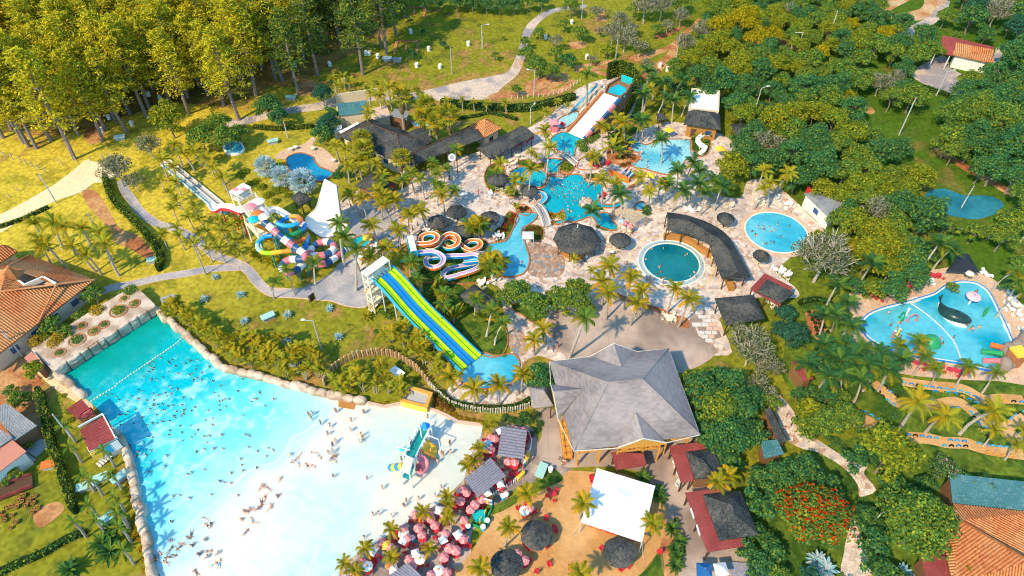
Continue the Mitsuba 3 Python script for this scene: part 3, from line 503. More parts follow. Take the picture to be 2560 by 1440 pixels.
for i in range(len(hq)):
    a, b = hq[i], hq[(i + 1) % len(hq)]; L_ = np.linalg.norm(b - a); n_ = max(2, round(L_ / 3.2))
    for j in range(n_):
        p0, p1 = a + (b - a) * j / n_, a + (b - a) * (j + 1) / n_
        part(hall, 'post', box(np.r_[p0, 2.7], (.24, .24, 5.4)), 'honey_wood')
        r_ = part(hall, 'railing', cat_mesh([bar(np.r_[p0, 4.15], np.r_[p1, 4.15], .1), bar(np.r_[p0, 3.3], np.r_[p1, 3.3], .1)]), 'honey_wood')
        part(r_, 'cross_brace', cat_mesh([bar(np.r_[p0, 3.35], np.r_[p1, 4.1], .07), bar(np.r_[p0, 4.1], np.r_[p1, 3.35], .07)]), 'honey_wood')
bc = [(13.87,49.07),(19.43,49.64),(19.48,50.54),(14.03,49.97)]; part(hall, 'balcony', prism(Polygon(bc), 3.0, 3.15), 'wood')
for q0, q1 in ((bc[0], bc[1]), (bc[1], bc[2]), (bc[3], bc[0])):
    n_ = max(1, round(np.linalg.norm(np.subtract(q1, q0)) / 1.6))
    for j in range(n_):
        a, b = [np.array(q0) + (np.array(q1) - q0) * s for s in (j / n_, (j + 1) / n_)]
        r_ = part(hall, 'balcony_rail', cat_mesh([bar(np.r_[a, 4.1], np.r_[b, 4.1], .09), bar(np.r_[a, 3.3], np.r_[b, 3.3], .09), bar(np.r_[a, 3.1], np.r_[a, 4.1], .09)]), 'honey_wood')
        part(r_, 'cross_brace', cat_mesh([bar(np.r_[a, 3.3], np.r_[b, 4.1], .06), bar(np.r_[a, 4.1], np.r_[b, 3.3], .06)]), 'honey_wood')
for q in bc[:2]: part(hall, 'post', box(np.r_[q, 1.5], (.2, .2, 3.0)), 'honey_wood')
st0, st1, sb0, sb1 = [np.array(q) for q in [(6.39,54.1,3.1),(7.27,54.22,3.1),(6.99,49.71,0.1),(8.13,49.79,0.1)]]
stair = part(hall, 'staircase', cat_mesh([bar(st0, sb0, .1, .3), bar(st1, sb1, .1, .3)]), 'wood')
for i in range(19):
    u = (i + .5) / 19; a, b = st0 + (sb0 - st0) * u, st1 + (sb1 - st1) * u; part(stair, 'tread', bar(a, b, .34, .07), 'honey_wood' if i % 3 else 'wood')
for a, b in ((st0, sb0), (st1, sb1)): part(hall, 'handrail', bar(a + [0, 0, .95], b + [0, 0, .95], .07), 'honey_wood')
hut('entrance_pavilion', 'small grey shingled pavilion at the western corner of the hall', 'pavilion', [(2.37,59.4),(5.36,59.68),(5.75,56.19),(2.83,55.84)], 3.4, 5.0, .42, 'shingle', posts=3.5, over=.3)
def flat_roof(name, label, cat, c, z, mat, posts=3.0, ribs=.3, thick=.1, slope=.0, wall=None, fascia=None):
    t = thing(name, label, cat); f = [np.array([*p[:2], z + (slope if i < 2 else 0)]) for i, p in enumerate(c)]
    k = part(t, 'roof', slab(f, thick), mat)
    if ribs: part(k, 'ridge_row', cat_mesh(rib_lines(f, ribs, .05)) if slope else cat_mesh([bar(f[0] + (f[3] - f[0]) * s + [0, 0, .01], f[1] + (f[2] - f[1]) * s + [0, 0, .01], .07, .07) for s in np.arange(.02, .99, ribs / np.linalg.norm(f[3] - f[0]))]), mat, kind='stuff')
    g = Polygon([p[:2] for p in c]).buffer(-.25, join_style=2); q = [np.array(x) for x in list(g.exterior.coords)[:-1]]
    if wall: part(t, 'wall', prism(g, 0, z - thick - .02), wall)
    else:
        for i in range(len(q)):
            a, b = q[i], q[(i + 1) % len(q)]
            for s in np.arange(0, .99, 1 / max(1, round(np.linalg.norm(b - a) / posts))): part(t, 'post', box(np.r_[a + (b - a) * s, (z - thick) / 2], (.15, .15, z - thick)), 'dark_wood')
    if fascia:
        for i in range(4): part(t, 'fascia', bar(f[i] - [0, 0, .1], f[(i + 1) % 4] - [0, 0, .1], .09, .26), fascia)
    return t
flat_roof('red_canopy', 'flat dark red sheet roof below the hall balcony', 'canopy', [(13.13,49.36),(17.34,49.15),(17.51,47.39),(13.46,46.77)], 2.7, 'red_roof')
def snack(name, label, red, zr, dark, zd, ridge, wallc, signs):
    t = thing(name, label, 'building'); g = Polygon([p[:2] for p in red])
    part(t, 'red_canopy', prism(g, zr - .12, zr), 'red_roof', label='flat dark red sheeting round the thatch')
    c = [np.array([*p[:2], zd]) for p in dark]; e, f = [np.array(p, float) for p in ridge]
    k = part(t, 'thatch_roof', cat_mesh([slab(q, .22) for q in ([c[0], c[1], e], [c[1], c[2], f, e], [c[2], c[3], f], [c[3], c[0], e, f])]), 'thatch')
    part(k, 'ridge_thatch', tube([e + [0, 0, .03], f + [0, 0, .03]], .14, 6), 'thatch')
    part(t, 'wall', prism(Polygon([p[:2] for p in dark]).buffer(-.5, join_style=2), 0, zd - .2), wallc)
    q = [np.array(x) for x in list(g.buffer(-.3, join_style=2).exterior.coords)[:-1]]
    for i in range(len(q)):
        a, b = q[i], q[(i + 1) % len(q)]
        for s in np.arange(0, .99, 1 / max(1, round(np.linalg.norm(b - a) / 3))): part(t, 'post', box(np.r_[a + (b - a) * s, (zr - .13) / 2], (.16, .16, zr - .13)), 'dark_wood')
        part(t, 'beam', bar(np.r_[a, zr - .22], np.r_[b, zr - .22], .12, .18), 'dark_wood')
    for a, b in signs: part(t, 'sign_board', bar(np.array(a), np.array(b), .06, .5), 'white')
    return t
snack('snack_bar', 'upper thatched snack bar with red canopy right of the hall', [(20.82,50.17),(25.33,50.83),(25.59,49.76),(23.09,49.31),(23.24,45.19),(21.51,44.79)], 2.9, [(22.83,49.05),(26.58,49.55),(27.1,45.49),(23.3,45.13)], 3.3, [(24.18,47,4.9),(24.87,45.59,4.9)], 'wall_brown', [])
snack('snack_bar', 'lower thatched snack bar with long red canopy beside the sand court', [(21.79,43.46),(26.81,44.13),(26.78,43.54),(27.92,36.58),(23.15,35.78)], 2.9, [(23.85,42.89),(28.68,43.41),(29.56,37.74),(24.75,37.01)], 3.4, [(26.36,40.38,5.6),(26.44,39.18,5.6)], 'wall_brown', [([(22.18,41.39,2.75)][0], [(22.34,40.11,2.75)][0]), ([(22.52,39.24,2.75)][0], [(22.68,37.92,2.75)][0])])
tent = thing('marquee', 'large white fabric marquee on the orange sand', 'tent')
tc = [np.array([*q, 3.0]) for q in [(11.02,46.8),(18.11,44.31),(15.56,37.03),(8.46,39.59)]]; ta = np.array([*[(13.93,42.23)][0], 4.0])
for i in range(4):
    a, b = tc[i], tc[(i + 1) % 4]; rows = []
    for u in np.linspace(0, 1, 7): rows.append([a + (b - a) * s + (ta - (a + (b - a) * s)) * u - [0, 0, .18 * math.sin(math.pi * u)] for s in np.linspace(0, 1, 7)])
    part(tent, 'canopy_panel', grid_mesh(rows), 'tent_fabric', smooth=True); part(tent, 'pole', tube([a * [1, 1, 0], a], .07), 'steel'); part(tent, 'valance', bar(a - [0, 0, .12], b - [0, 0, .12], .04, .26), 'white')
    o = (a - ta) * [1, 1, 0]; o /= np.linalg.norm(o); part(tent, 'guy_rope', tube([a, a * [1, 1, 0] + o * 1.3], .02, 4), 'offwhite')
paint('tent_fabric', (.80, .79, .76), .7, .2)
# ---------------------------------------------------------------- dark roofs round the pools
hut('long_black_roof', 'big black roofed hall behind the fan palms', 'building', [(-35.23,121.42),(-29.66,127.75),(-16.01,119.78),(-20.74,111.53)][1:] + [(-35.23,121.42)], 3.6, 5.9, .3, 'thatch', 'wall_cream', ridge='dark_wood', over=.8)
hut('long_black_roof', 'long black gabled roof wing reaching to the plaza', 'building', [(-9.17,124.84),(-5.77,120.77),(-18.51,112.1),(-19.67,114.72)][1:] + [(-9.17,124.84)], 3.4, 5.0, .04, 'thatch', posts=3, over=.5, ridge='dark_wood')
hut('cross_roof', 'short black cross gable joining the two long black roofs', 'building', [(-21.81,121.65),(-19.73,123.81),(-15.72,119.55),(-18.52,116.58)], 3.6, 5.4, .1, 'thatch', posts=4)
hut('tiled_kiosk', 'square kiosk with bright orange tiled pyramid roof', 'kiosk', [(-8.72,125.64),(-5.29,128.22),(-2.24,124.42),(-5.7,120.98)], 3.2, 4.9, .5, 'terracotta', 'wall_cream', ribs=(.42, .13), ridge='terracotta_rib')
hut('eatery_shelter', 'black gabled shelter over red chairs beside the orange kiosk', 'shelter', [(-7.02,118.18),(1.9,126),(4.73,122.8),(-4.3,114.41)], 2.8, 4.0, .06, 'thatch', posts=3)
hut('black_gazebo', 'small square black pyramid roof in the palm garden', 'gazebo', [(-8.5,77.69),(-6.08,80.28),(-2.23,76.46),(-5.28,74.54)], 2.8, 4.6, .42, 'thatch', posts=3)
hut('black_gazebo', 'black tarpaulin roofed hut beside the white funnel', 'gazebo', [(-40.82,102.67),(-39.71,104.77),(-36.72,102.39),(-38.49,100.4)], 2.6, 3.6, .4, 'thatch', posts=3)
hut('grey_roof_hut', 'low grey thatched hut below the black roofs', 'hut', [(-29.48,105.95),(-27.28,109.86),(-23.1,106.96),(-23.76,104.15)], 2.8, 4.2, .35, 'thatch', 'wall_brown')
flat_roof('red_lean_to', 'narrow red roof strip behind the grey thatched hut', 'canopy', [(-25.29,109.08),(-21.86,106.81),(-22.22,105.6),(-25.66,108.04)], 2.6, 'red_roof')
hut('black_snack_roof', 'black roofed bar at the right end of the concrete court', 'bar', [(32.08,76.73),(38.45,77.58),(38.99,72.42),(32.69,71.07)], 3.2, 4.4, .3, 'thatch', 'teal', posts=3.5)
t = flat_roof('red_roof_hut', 'dark red roof with black ridge right of the curved black roof', 'hut', [(38.3,79.1),(41.57,82.67),(45.29,79.46),(42.12,75.26)], 2.9, 'red_roof')
roof(t, hip_faces([(39.19,78.28),(41.46,80.98),(45.04,77.93),(42.34,75.67)], 3.2, 4.2, .3), 'thatch')
wr = thing('white_flat_roof', 'white flat roofed block behind the upper black hip roof', 'building'); q = [(39.09,138.43),(45.03,137.32),(43.17,129.13),(37.04,130.41)]
part(wr, 'wall', prism(Polygon(q).buffer(-.1), 0, 4.0), 'wall_white'); k = part(wr, 'roof', prism(Polygon(q).buffer(-.3, join_style=2), 4.0, 4.1), 'white'); part(wr, 'parapet', prism(Polygon(q).difference(Polygon(q).buffer(-.3, join_style=2)), 4.0, 4.35), 'wall_cream')
hut('black_hip_bar', 'black hip roofed bar in front of the white flat roof', 'bar', [(37.32,131.96),(43.77,130.25),(42.7,123.92),(35.46,125.97)], 3.3, 5.0, .38, 'thatch', 'wood', over=.7)
hut('net_shelter', 'flat dark net shade under the trees right of the black bar', 'shelter', [(45.6,127.21),(49.77,127.21),(49.93,124.99),(45.97,121.4),(43.22,123.78)][:4], 2.5, 2.9, .4, 'thatch', posts=4)
hut('blue_net_hut', 'small dark blue hut roof behind the upper island palms', 'hut', [(30.67,131.58),(32.38,131.58),(32.77,129.53),(30.7,128.77)], 2.3, 3.0, .4, 'thatch', posts=3)
cv = [[(27.87,98.27,2.9),(27.07,94.38,4.5),(27.21,93.64,2.9)], [(31.47,97.31,2.9),(30.67,93.67,4.5),(30.42,92.58,2.9)], [(34.98,95.17,2.9),(32.89,91.33,4.5),(33.68,90.24,2.9)], [(37.31,92.23,2.9),(35.35,88.62,4.5),(33.83,87.5,2.9)], [(38.25,88.09,2.9),(36.12,85.09,4.5),(34.06,84.68,2.9)], [(39.06,81.71,2.9),(36.39,81.33,4.5),(34.35,81.25,2.9)]]
cs = [spline([r_[i] for r_ in cv], 5, False) for i in range(3)]
t = thing('curved_black_roof', 'long curved black thatched bar roof beside the round dark pool', 'bar'); k = part(t, 'roof', cat_mesh([grid_mesh([cs[0], cs[1], cs[2]]), TM([cv[0][0], cv[0][1], cv[0][2]], [[0, 1, 2]]), TM([cv[-1][0], cv[-1][1], cv[-1][2]], [[0, 1, 2]]), grid_mesh([cs[0], cs[0] - [0, 0, .25]]), grid_mesh([cs[2], cs[2] - [0, 0, .25]])]), 'thatch'); part(k, 'ridge_thatch', tube(cs[1] + [0, 0, .04], .13, 6), 'thatch')
for i in range(0, len(cs[0]), 4):
    for r_ in (0, 2): o = cs[r_][i] + (cs[1][i] - cs[r_][i]) * .22; part(t, 'post', box((o[0], o[1], 1.45), (.16, .16, 2.9)), 'dark_wood')
part(t, 'counter', prism(LineString(cs[1][:, :2]).buffer(.45, cap_style=2), 0, 1.05), 'wood')
def parasol_roof(name, label, c, R, ze, zr, n=20, group=None, mat='thatch'):
    t = thing(name, label, 'shelter', group); r = np.random.default_rng(int(abs(c[0] * 7 + c[1])))
    v = [[0, 0, zr]]; 
    for s, z in ((.12, zr - .06), (.55, zr - (zr - ze) * .5 + .08), (1.0, ze), (1.0, ze - .22)): v += [[R * s * math.cos(a) * (1 + (.03 if s == 1 else 0) * r.normal()), R * s * math.sin(a) * (1 + (.03 if s == 1 else 0) * r.normal()), z + (.05 * r.normal() if s == 1 else 0)] for a in np.arange(n) * 2 * math.pi / n]
    f = [[0, 1 + i, 1 + (i + 1) % n] for i in range(n)]
    for k in range(3):
        o, p = 1 + k * n, 1 + (k + 1) * n; f += [x for i in range(n) for x in ([o + i, p + i, p + (i + 1) % n], [o + i, p + (i + 1) % n, o + (i + 1) % n])]
    m = TM(v, f); m.apply_translation([c[0], c[1], 0]); part(t, 'thatch', m, mat, smooth=35); part(t, 'pole', tube([(c[0], c[1], 0), (c[0], c[1], zr - .1)], .11), 'dark_wood')
    m = lathe([(.0, zr + .16), (R * .12, zr + .1), (R * .2, zr - .06)], 10, (c[0], c[1], 0)); part(t, 'cap', m, mat)
    return t
for c, lb, R in (([(-13.19,96.36)][0], 'thatched umbrella, left one of the three on the west plaza', 1.9), ([(-10.02,99.24)][0], 'thatched umbrella, middle one of the three on the west plaza', 1.9), ([(-4.02,97.56)][0], 'thatched umbrella, right one of the three on the west plaza', 1.85),
                 ([(-8.57,93.96)][0], 'thatched umbrella half hidden behind the palm at the orange slide', 1.8), ([(18.85,91.64)][0], 'thatched umbrella with raised cap near the round dark pool', 1.9), ([(3.25,105.48)][0], 'low brown thatched umbrella under the palm at the ring pool', 1.7),
                 ([(16.2,115.95)][0], 'dark thatched umbrella above the main pool', 1.7), ([(-2.1,108.93)][0], 'dark thatched umbrella left of the ring pool', 1.7), ([(-3.05,108.77)][0], 'dark thatched umbrella left of the shady beds', 1.7),
                 ([(2.99,38.29)][0], 'thatched umbrella in the middle of the orange sand', 1.9), ([(12.87,36.14)][0], 'thatched umbrella below the white marquee', 1.95), ([(-0.63,34.61)][0], 'thatched umbrella at the left edge of the orange sand', 1.9),
                 ([(38.4,97.46)][0], 'black hexagon umbrella behind the curved black roof', 1.6), ([(42.4,87.7)][0], 'black umbrella between curved roof and round pale pool', 1.4)):
    parasol_roof('thatched_umbrella', lb, c, R, 2.2, 3.1)
oh = parasol_roof('octagon_hut', 'large octagonal black thatched bar between the pools', [(11.19,91.51)][0], 4.1, 2.7, 5.0, 8)
oc_ = [(11.19,91.51)][0]; part(oh, 'bar_counter', prism(disc(oc_, 2.9, 8).difference(disc(oc_, 2.5, 8)), 0, 1.1), 'wood'); part(oh, 'vent_pipe', tube([(*oc_, 4.8), (*oc_, 5.7)], .1), 'white')
for a in range(8): part(oh, 'post', box((oc_[0] + 3.4 * math.cos(a * .785 + .39), oc_[1] + 3.4 * math.sin(a * .785 + .39), 1.35), (.18, .18, 2.7)), 'dark_wood')
# ---------------------------------------------------------------- west compound
big = thing('terracotta_house', 'large house with sprawling terracotta tiled roof at the left edge', 'house')
A = [np.array(q, float) for q in [(-67.45,80.43,3.6),(-71.28,77.43,5.6),(-78.26,74.86,6.6),(-80.3,71.46,6.6),(-76.91,61.91,3.6),(-79.89,80.38,6.6),(-80.57,86.17,3.6),(-85.04,83.12,3.8),(-76.36,77.45,5.2),(-73.85,78.85,5.6),(-78.08,78.53,5.6),(-85.79,79.41,4.2)]]
bf = [[A[0], A[1], A[2], A[3], A[4]], [A[6], A[0], A[1], A[9], A[5]], [A[6], A[5], A[7]], [A[5], A[2], A[3], A[11]], [A[2], A[1], A[8]], [A[5], A[10], A[8], A[2]]]
roof(big, bf, 'terracotta', .2, (.38, .12), None, None)
part(big, 'court_wall', cat_mesh([bar(A[10], A[8], .25, .8), bar(A[8], A[9], .25, .9), bar(A[9], A[1], .25, .7)]), 'wall_white')
for a, b in ((A[0], A[1]), (A[1], A[2]), (A[5], A[6]), (A[1], (A[0] + A[4]) / 2)): part(big, 'ridge_cap', tube([a + [0, 0, .06], b + [0, 0, .06]], .16, 6), 'terracotta_rib')
hw = Polygon([q[:2] for q in (A[0], A[4], A[3], A[11], A[7], A[6])]).buffer(-1.0, join_style=2); part(big, 'wall', prism(hw, 0, 3.3), 'wall_cream')
qa, qb = np.array(A[0][:2]), np.array(A[4][:2]); d = (qb - qa) / np.linalg.norm(qb - qa); nn = np.array([d[1], -d[0]]); nn = nn if nn[1] < 0 else -nn
for j in range(9):
    o = qa + d * (4 + j * 3.6) - nn * .97; kk = part(big, 'door' if j % 4 == 2 else 'window', bar(np.r_[o - d * .6, 1.1 if j % 4 == 2 else 1.6], np.r_[o + d * .6, 1.1 if j % 4 == 2 else 1.6], .12, 2.1 if j % 4 == 2 else 1.1), 'navy'); part(kk, 'lintel', bar(np.r_[o - d * .7, 2.3], np.r_[o + d * .7, 2.3], .16, .12), 'wall_white')
tr = [(-78.46,78.95,8),(-76.97,79.31,6.3),(-77.3,77.83,6.3),(-80.02,78.57,6.3)]; part(big, 'turret_roof', cat_mesh([slab([np.array(tr[0]), np.array(tr[i]), np.array(tr[i + 1])], .12) for i in (1, 2)]), 'terracotta')
hut('terracotta_annex', 'small terracotta roofed annex above the large tiled house', 'house', [(-89.21,88.46),(-86.11,89.07),(-83.56,87.63),(-85.67,83.74)], 3.2, 4.6, .3, 'terracotta', 'wall_cream', ribs=(.38, .12))
dish = thing('satellite_dish', 'white satellite dish beside the terracotta roof', 'dish'); dc = np.array([*[(-73.67,71.85)][0], 3.0]); m = lathe([(0, 0), (.5, .08), (.95, .3), (.95, .34), (.5, .12), (0, .04)], 18); m.apply_transform(trimesh.transformations.rotation_matrix(.9, [1, .4, 0])); m.apply_translation(dc); part(dish, 'reflector', m, 'offwhite'); part(dish, 'mast', tube([dc * [1, 1, 0], dc], .06), 'steel'); part(dish, 'feed_arm', tube([dc, dc + [.1, -.7, .6]], .03), 'steel')
flat_roof('corrugated_shed', 'grey corrugated shed in the left yard', 'shed', [(-71.89,55.96),(-70.06,56.74),(-64.43,53.33),(-66.36,50.98)], 2.9, 'grey_sheeting', wall='wall_brown', slope=.3)
flat_roof('pink_roof_house', 'house with flat pinkish roof in the lower left yard', 'house', [(-69.44,49.2),(-66.73,51.12),(-63.91,49.3),(-66.51,45.52)], 3.0, 'rose_roof', wall='wall_white', ribs=None)
matte('rose_roof', (.52, .22, .16))
flat_roof('corrugated_lean_to', 'pale corrugated lean-to between the shed and pink roof', 'shed', [(-70.37,52.69),(-68.6,52.38),(-66.47,51.14),(-68.39,48.82)], 3.3, 'grey_sheeting', wall='wall_white', slope=.2)
for g, lb in (([(-66.35,51.21),(-65.11,53.14),(-63.29,52.09),(-64.46,50.08)], 'square concrete pad beside the yard hedge'), ([(-67.54,49.37),(-66.21,50.9),(-64.23,49.77),(-65.71,48.17)], 'low concrete terrace before the pink roofed house')): single('concrete_pad', prism(Polygon(g), 0, .25), 'concrete', lb, 'pad')
for p, (w_, l_), lb in (([(-64.83,45.45)][0], (1.9, 4.2), 'red framed cattle trough with things lying on it'),):
    t = thing('trough', lb, 'trough'); a = .5
    for s in (-1, 1): part(t, 'side_board', box((p[0] + s * w_ / 2 * math.sin(a), p[1] - s * w_ / 2 * math.cos(a), .7), (l_, .12, .6), a), 'red_roof')
    part(t, 'floor', box((p[0], p[1], .5), (l_, w_, .1), a), 'dark_wood')
    for s in (-1, 1):
        for u in (-1, 1): part(t, 'leg', box((p[0] + u * l_ * .45 * math.cos(a) + s * w_ * .45 * math.sin(a), p[1] + u * l_ * .45 * math.sin(a) - s * w_ * .45 * math.cos(a), .25), (.1, .1, .5), a), 'dark_wood')
ph = flat_roof('pump_house', 'lower pump house with brick red roof and painted wall', 'building', [(-57.83,52.13),(-55.38,54.58),(-52.51,51.01),(-55.3,49.04)], 3.6, 'red_roof', wall='wall_white', ribs=.5, fascia=None)
q = [np.array(x) for x in [(-57.74,51.21),(-54.83,53.27),(-53.67,51.83),(-56.65,49.98)]]; part(ph, 'front_deck', prism(Polygon(q), 0, .9), 'wall_cream')
w0, w1 = [np.array(x) for x in [(-55.37,49.1,3.5),(-52.57,51.08,3.5)]]
for s0, s1, c in ((0, .35, 'yellow'), (.3, .75, 'sky_blue'), (.7, 1, 'white')): a, b = w0 + (w1 - w0) * s0, w0 + (w1 - w0) * s1; part(ph, 'mural_panel', bar(a + [.05, -.12, -1.3], b + [.05, -.12, -1.3], .05, 1.7), c)
part(ph, 'parapet', cat_mesh([bar(np.array(a), np.array(b), .15, .3) for a, b in zip([(-58.19,52.54,3.7),(-55.73,54.66,3.7),(-52.46,50.83,3.7)], [(-55.73,54.66,3.7),(-52.46,50.83,3.7),(-52.32,50.99,3.7)])]), 'wall_white')
for s in range(5): part(ph, 'stair_step', box((*[(-55.43,48.97)][0] + np.array((.28 * s, .3 * s)), .1 + .12 * s), (1.0, .3, .12), -.6), 'offwhite')
ph2 = flat_roof('pump_house', 'upper pump house with ribbed maroon roof and red sign', 'building', [(-61.49,55.9),(-60.22,57.68),(-57.04,54.91),(-59.44,54.33)], 3.0, 'red_roof', wall='wall_brown', ribs=.35)
sg = [np.array(x) for x in [(-59.17,54.87,2.9),(-58.07,56.07,2.9)]]; k = part(ph2, 'sign', bar(*sg, .1, .9), 'red'); part(k, 'white_lettering', cat_mesh([bar(sg[0] + (sg[1] - sg[0]) * u + [.04, -.08, .02 * (i % 3)], sg[0] + (sg[1] - sg[0]) * (u + .07) + [.04, -.08, .02 * (i % 3)], .04, .34) for i, u in enumerate(np.arange(.2, .8, .1))]), 'white')
fl_ = flat_roof('brown_flat_roof', 'flat brown roof at the foot of the rock platform', 'shed', [(-72.21,65.37),(-71.72,66.63),(-68.74,64.25),(-68.99,62.9)], 2.4, 'rose_roof', wall='wall_brown', ribs=None)
# ---------------------------------------------------------------- rock platform and boulder walls of the wave pool
rk = thing('rock_platform', 'pale artificial rock platform behind the deep end of the wave pool', 'rock')
rp = [np.array(x) for x in [(-72.42,67.47),(-66.34,75.55),(-61.78,80.92),(-56.97,76.64),(-62.4,69.9),(-67.43,63.53)]]; base = [np.array(x) for x in [(-74.12,66.88),(-67.55,77.57),(-63.56,82.55),(-57.37,76.69),(-62.55,69.86),(-67.39,64.01)]]
top = Polygon([p_ for p_ in rp]); part(rk, 'platform', prism(top, 0, 1.9), 'rock')
a, b = rp[5], rp[3]; r = np.random.default_rng(5); d = (b - a) / np.linalg.norm(b - a); nn = np.array([d[1], -d[0]]); L_ = np.linalg.norm(b - a); s = 0.0
while s < L_ - .3:
    w_ = min(1.0 + 1.3 * r.random(), L_ - s); z = 0.0
    while z < 1.8:
        hh = min(.6 + .7 * r.random(), 1.97 - z); c = a + d * (s + w_ / 2) + nn * .12; pts = [np.r_[c + d * x * (w_ / 2 - .04) * (1 - .15 * r.random()) + nn * y, z + zz] for x in (-1, 1) for y in (-.25, .1 + .22 * r.random()) for zz in (.03, hh - .03)] + [np.r_[c + nn * (.3 + .15 * r.random()), z + hh / 2]]
        part(rk, 'face_stone', hull(pts), 'rock'); z += hh
    s += w_
def blob(c, rx, ry, rz, r, a=0.0):
    m = trimesh.creation.icosphere(subdivisions=2, radius=1.0); v = m.vertices; v = np.sign(v) * np.abs(v) ** .8
    v = v * (1 + .22 * (meshkit.noise(v * 1.7 + r.random() * 90)[:, None] - .5)) * [rx, ry, rz]; ca, sa = math.cos(a), math.sin(a)
    return TM(np.c_[v[:, 0] * ca - v[:, 1] * sa, v[:, 0] * sa + v[:, 1] * ca, v[:, 2]] + c, m.faces)
for nm, pth, z, lb in (('boulder_wall', [(-57.43,76.87),(-51.27,71.96),(-46.36,67.5),(-42.81,65.06),(-39.58,64.16),(-33.81,62.4),(-28,60.68),(-24.33,59.69),(-21.95,59.27)], .7, 'pale boulder wall along the upper right side of the wave pool'), ('boulder_wall', [(-67.32,63.86),(-64.86,62.04),(-62.52,60.25)], .6, 'short boulder wall at the left deep end corner'),
                       ('boulder_wall', [(-54.52,53.53),(-53.03,51.94),(-50.83,48.39),(-48.65,44.34),(-46.64,40.68),(-44.95,38.18),(-43.02,34.13),(-41.73,31.78)], .7, 'pale boulder wall along the lower left side of the wave pool')):
    t = thing(nm, lb, 'wall'); q, ang = along(pth, 1.45); r = np.random.default_rng(len(q))
    for i in range(len(q)): part(t, 'boulder', blob((q[i][0] + .1 * r.normal(), q[i][1] + .1 * r.normal(), z * .5), .95 + .15 * r.random(), .5 + .2 * r.random(), z * (.85 + .4 * r.random()), r, ang[i]), 'rock', smooth=True)
rings = []
for i, (c, rr) in enumerate(zip([(-67.74,66.78),(-64.36,70.97),(-63.37,72.33),(-60.24,76.76),(-66.19,69.24),(-62.2,75.21),(-66.69,72.11),(-62.37,77.87)], (.55, .6, .55, .6, .9, 1.0, .5, .5))):
    q = disc(c, rr * 1.25, 11); k = part(rk, 'planter_ring', prism(q.buffer(.22).difference(q), 1.88, 1.97), 'red_dirt'); rings.append((c, rr))
bm = thing('boom_rope', 'white float rope across the deep end of the wave pool', 'rope'); q, ang = along([(-51.14,71.64),(-52.19,69.75),(-58.06,62.52)] + [(-58.22,61.92),(-60.68,59.32)], .45)
part(bm, 'rope', tube(np.c_[q, np.full(len(q), .14)], .035, 4), 'white')
part(bm, 'float', cat_mesh([trimesh.creation.icosphere(subdivisions=1, radius=.12).apply_translation((*c, .15)) for c in q[::1]]), 'cream', kind='stuff')
# yellow planter box, slatted bar roofs, pergola
pb = thing('planter_box', 'yellow walled planter box at the shallow beach', 'planter'); q = Polygon([(-15.84,58.41),(-15.07,61.09),(-11.45,59.75),(-12.05,57.28)]); part(pb, 'wall', prism(q.difference(q.buffer(-.3, join_style=2)), 0, 1.4), 'yellow'); part(pb, 'soil', prism(q.buffer(-.3, join_style=2), 0, 1.1), 'concrete'); part(pb, 'coping', prism(q.buffer(.1, join_style=2).difference(q.buffer(-.4, join_style=2)), 1.4, 1.5), 'amber')
def slat_roof(name, label, c, z, n, mat, gap=.0, beams=3, post=True, lift=.0):
    """c0-c1 is the side the slats run along from"""
    t = thing(name, label, 'pergola'); c = [np.array([*p[:2], z]) for p in c]; r = np.random.default_rng(n)
    for i in range(n):
        u = (i + .5) / n; a, b = c[0] + (c[3] - c[0]) * u, c[1] + (c[2] - c[1]) * u; w_ = np.linalg.norm(c[3] - c[0]) / n * (1 - gap); e = (b - a) * .02 * r.random()
        part(t, 'slat', bar(a - e + [0, 0, .02 * r.normal()], b + e + [0, 0, .02 * r.normal()], w_ * (.8 if n > 23 else .94), .06), mat if i % 3 or mat == 'picket' else 'grey_slat')
    for j in range(beams): u = (j + .5) / beams; part(t, 'beam', bar(c[0] + (c[1] - c[0]) * u - [0, 0, .12], c[3] + (c[2] - c[3]) * u - [0, 0, .12], .14, .16), 'wood')
    for a in c: part(t, 'post', box((a[0] * .97 + np.mean([x[0] for x in c]) * .03, a[1] * .97 + np.mean([x[1] for x in c]) * .03, z / 2 - .1), (.16, .16, z - .2)), 'wood')
    return t
slat_roof('slatted_roof', 'upper grey slatted bar roof at the shallow beach', [(-1.36,53.38),(2,52.77),(1.5,48.34),(-1.84,48.9)], 2.7, 30, 'weathered_slat', .02)
slat_roof('slatted_roof', 'middle grey slatted bar roof turned askew', [(-2.87,48.54),(-6.14,45.48),(-4.28,43.02),(-0.84,45.86)], 2.7, 30, 'weathered_slat', .02)
slat_roof('slatted_roof', 'brownish slatted bar roof cut by the lower photo edge', [(-12.24,34.63),(-10.37,32.96),(-11.63,31.67),(-14.46,32.96)], 2.7, 24, 'weathered_slat', .02)
slat_roof('pergola', 'open pale timber pergola beside the main pool', [(20.77,100.35),(24.25,97.73),(21.4,95.45),(18.54,99.29)], 2.5, 22, 'picket', .55)
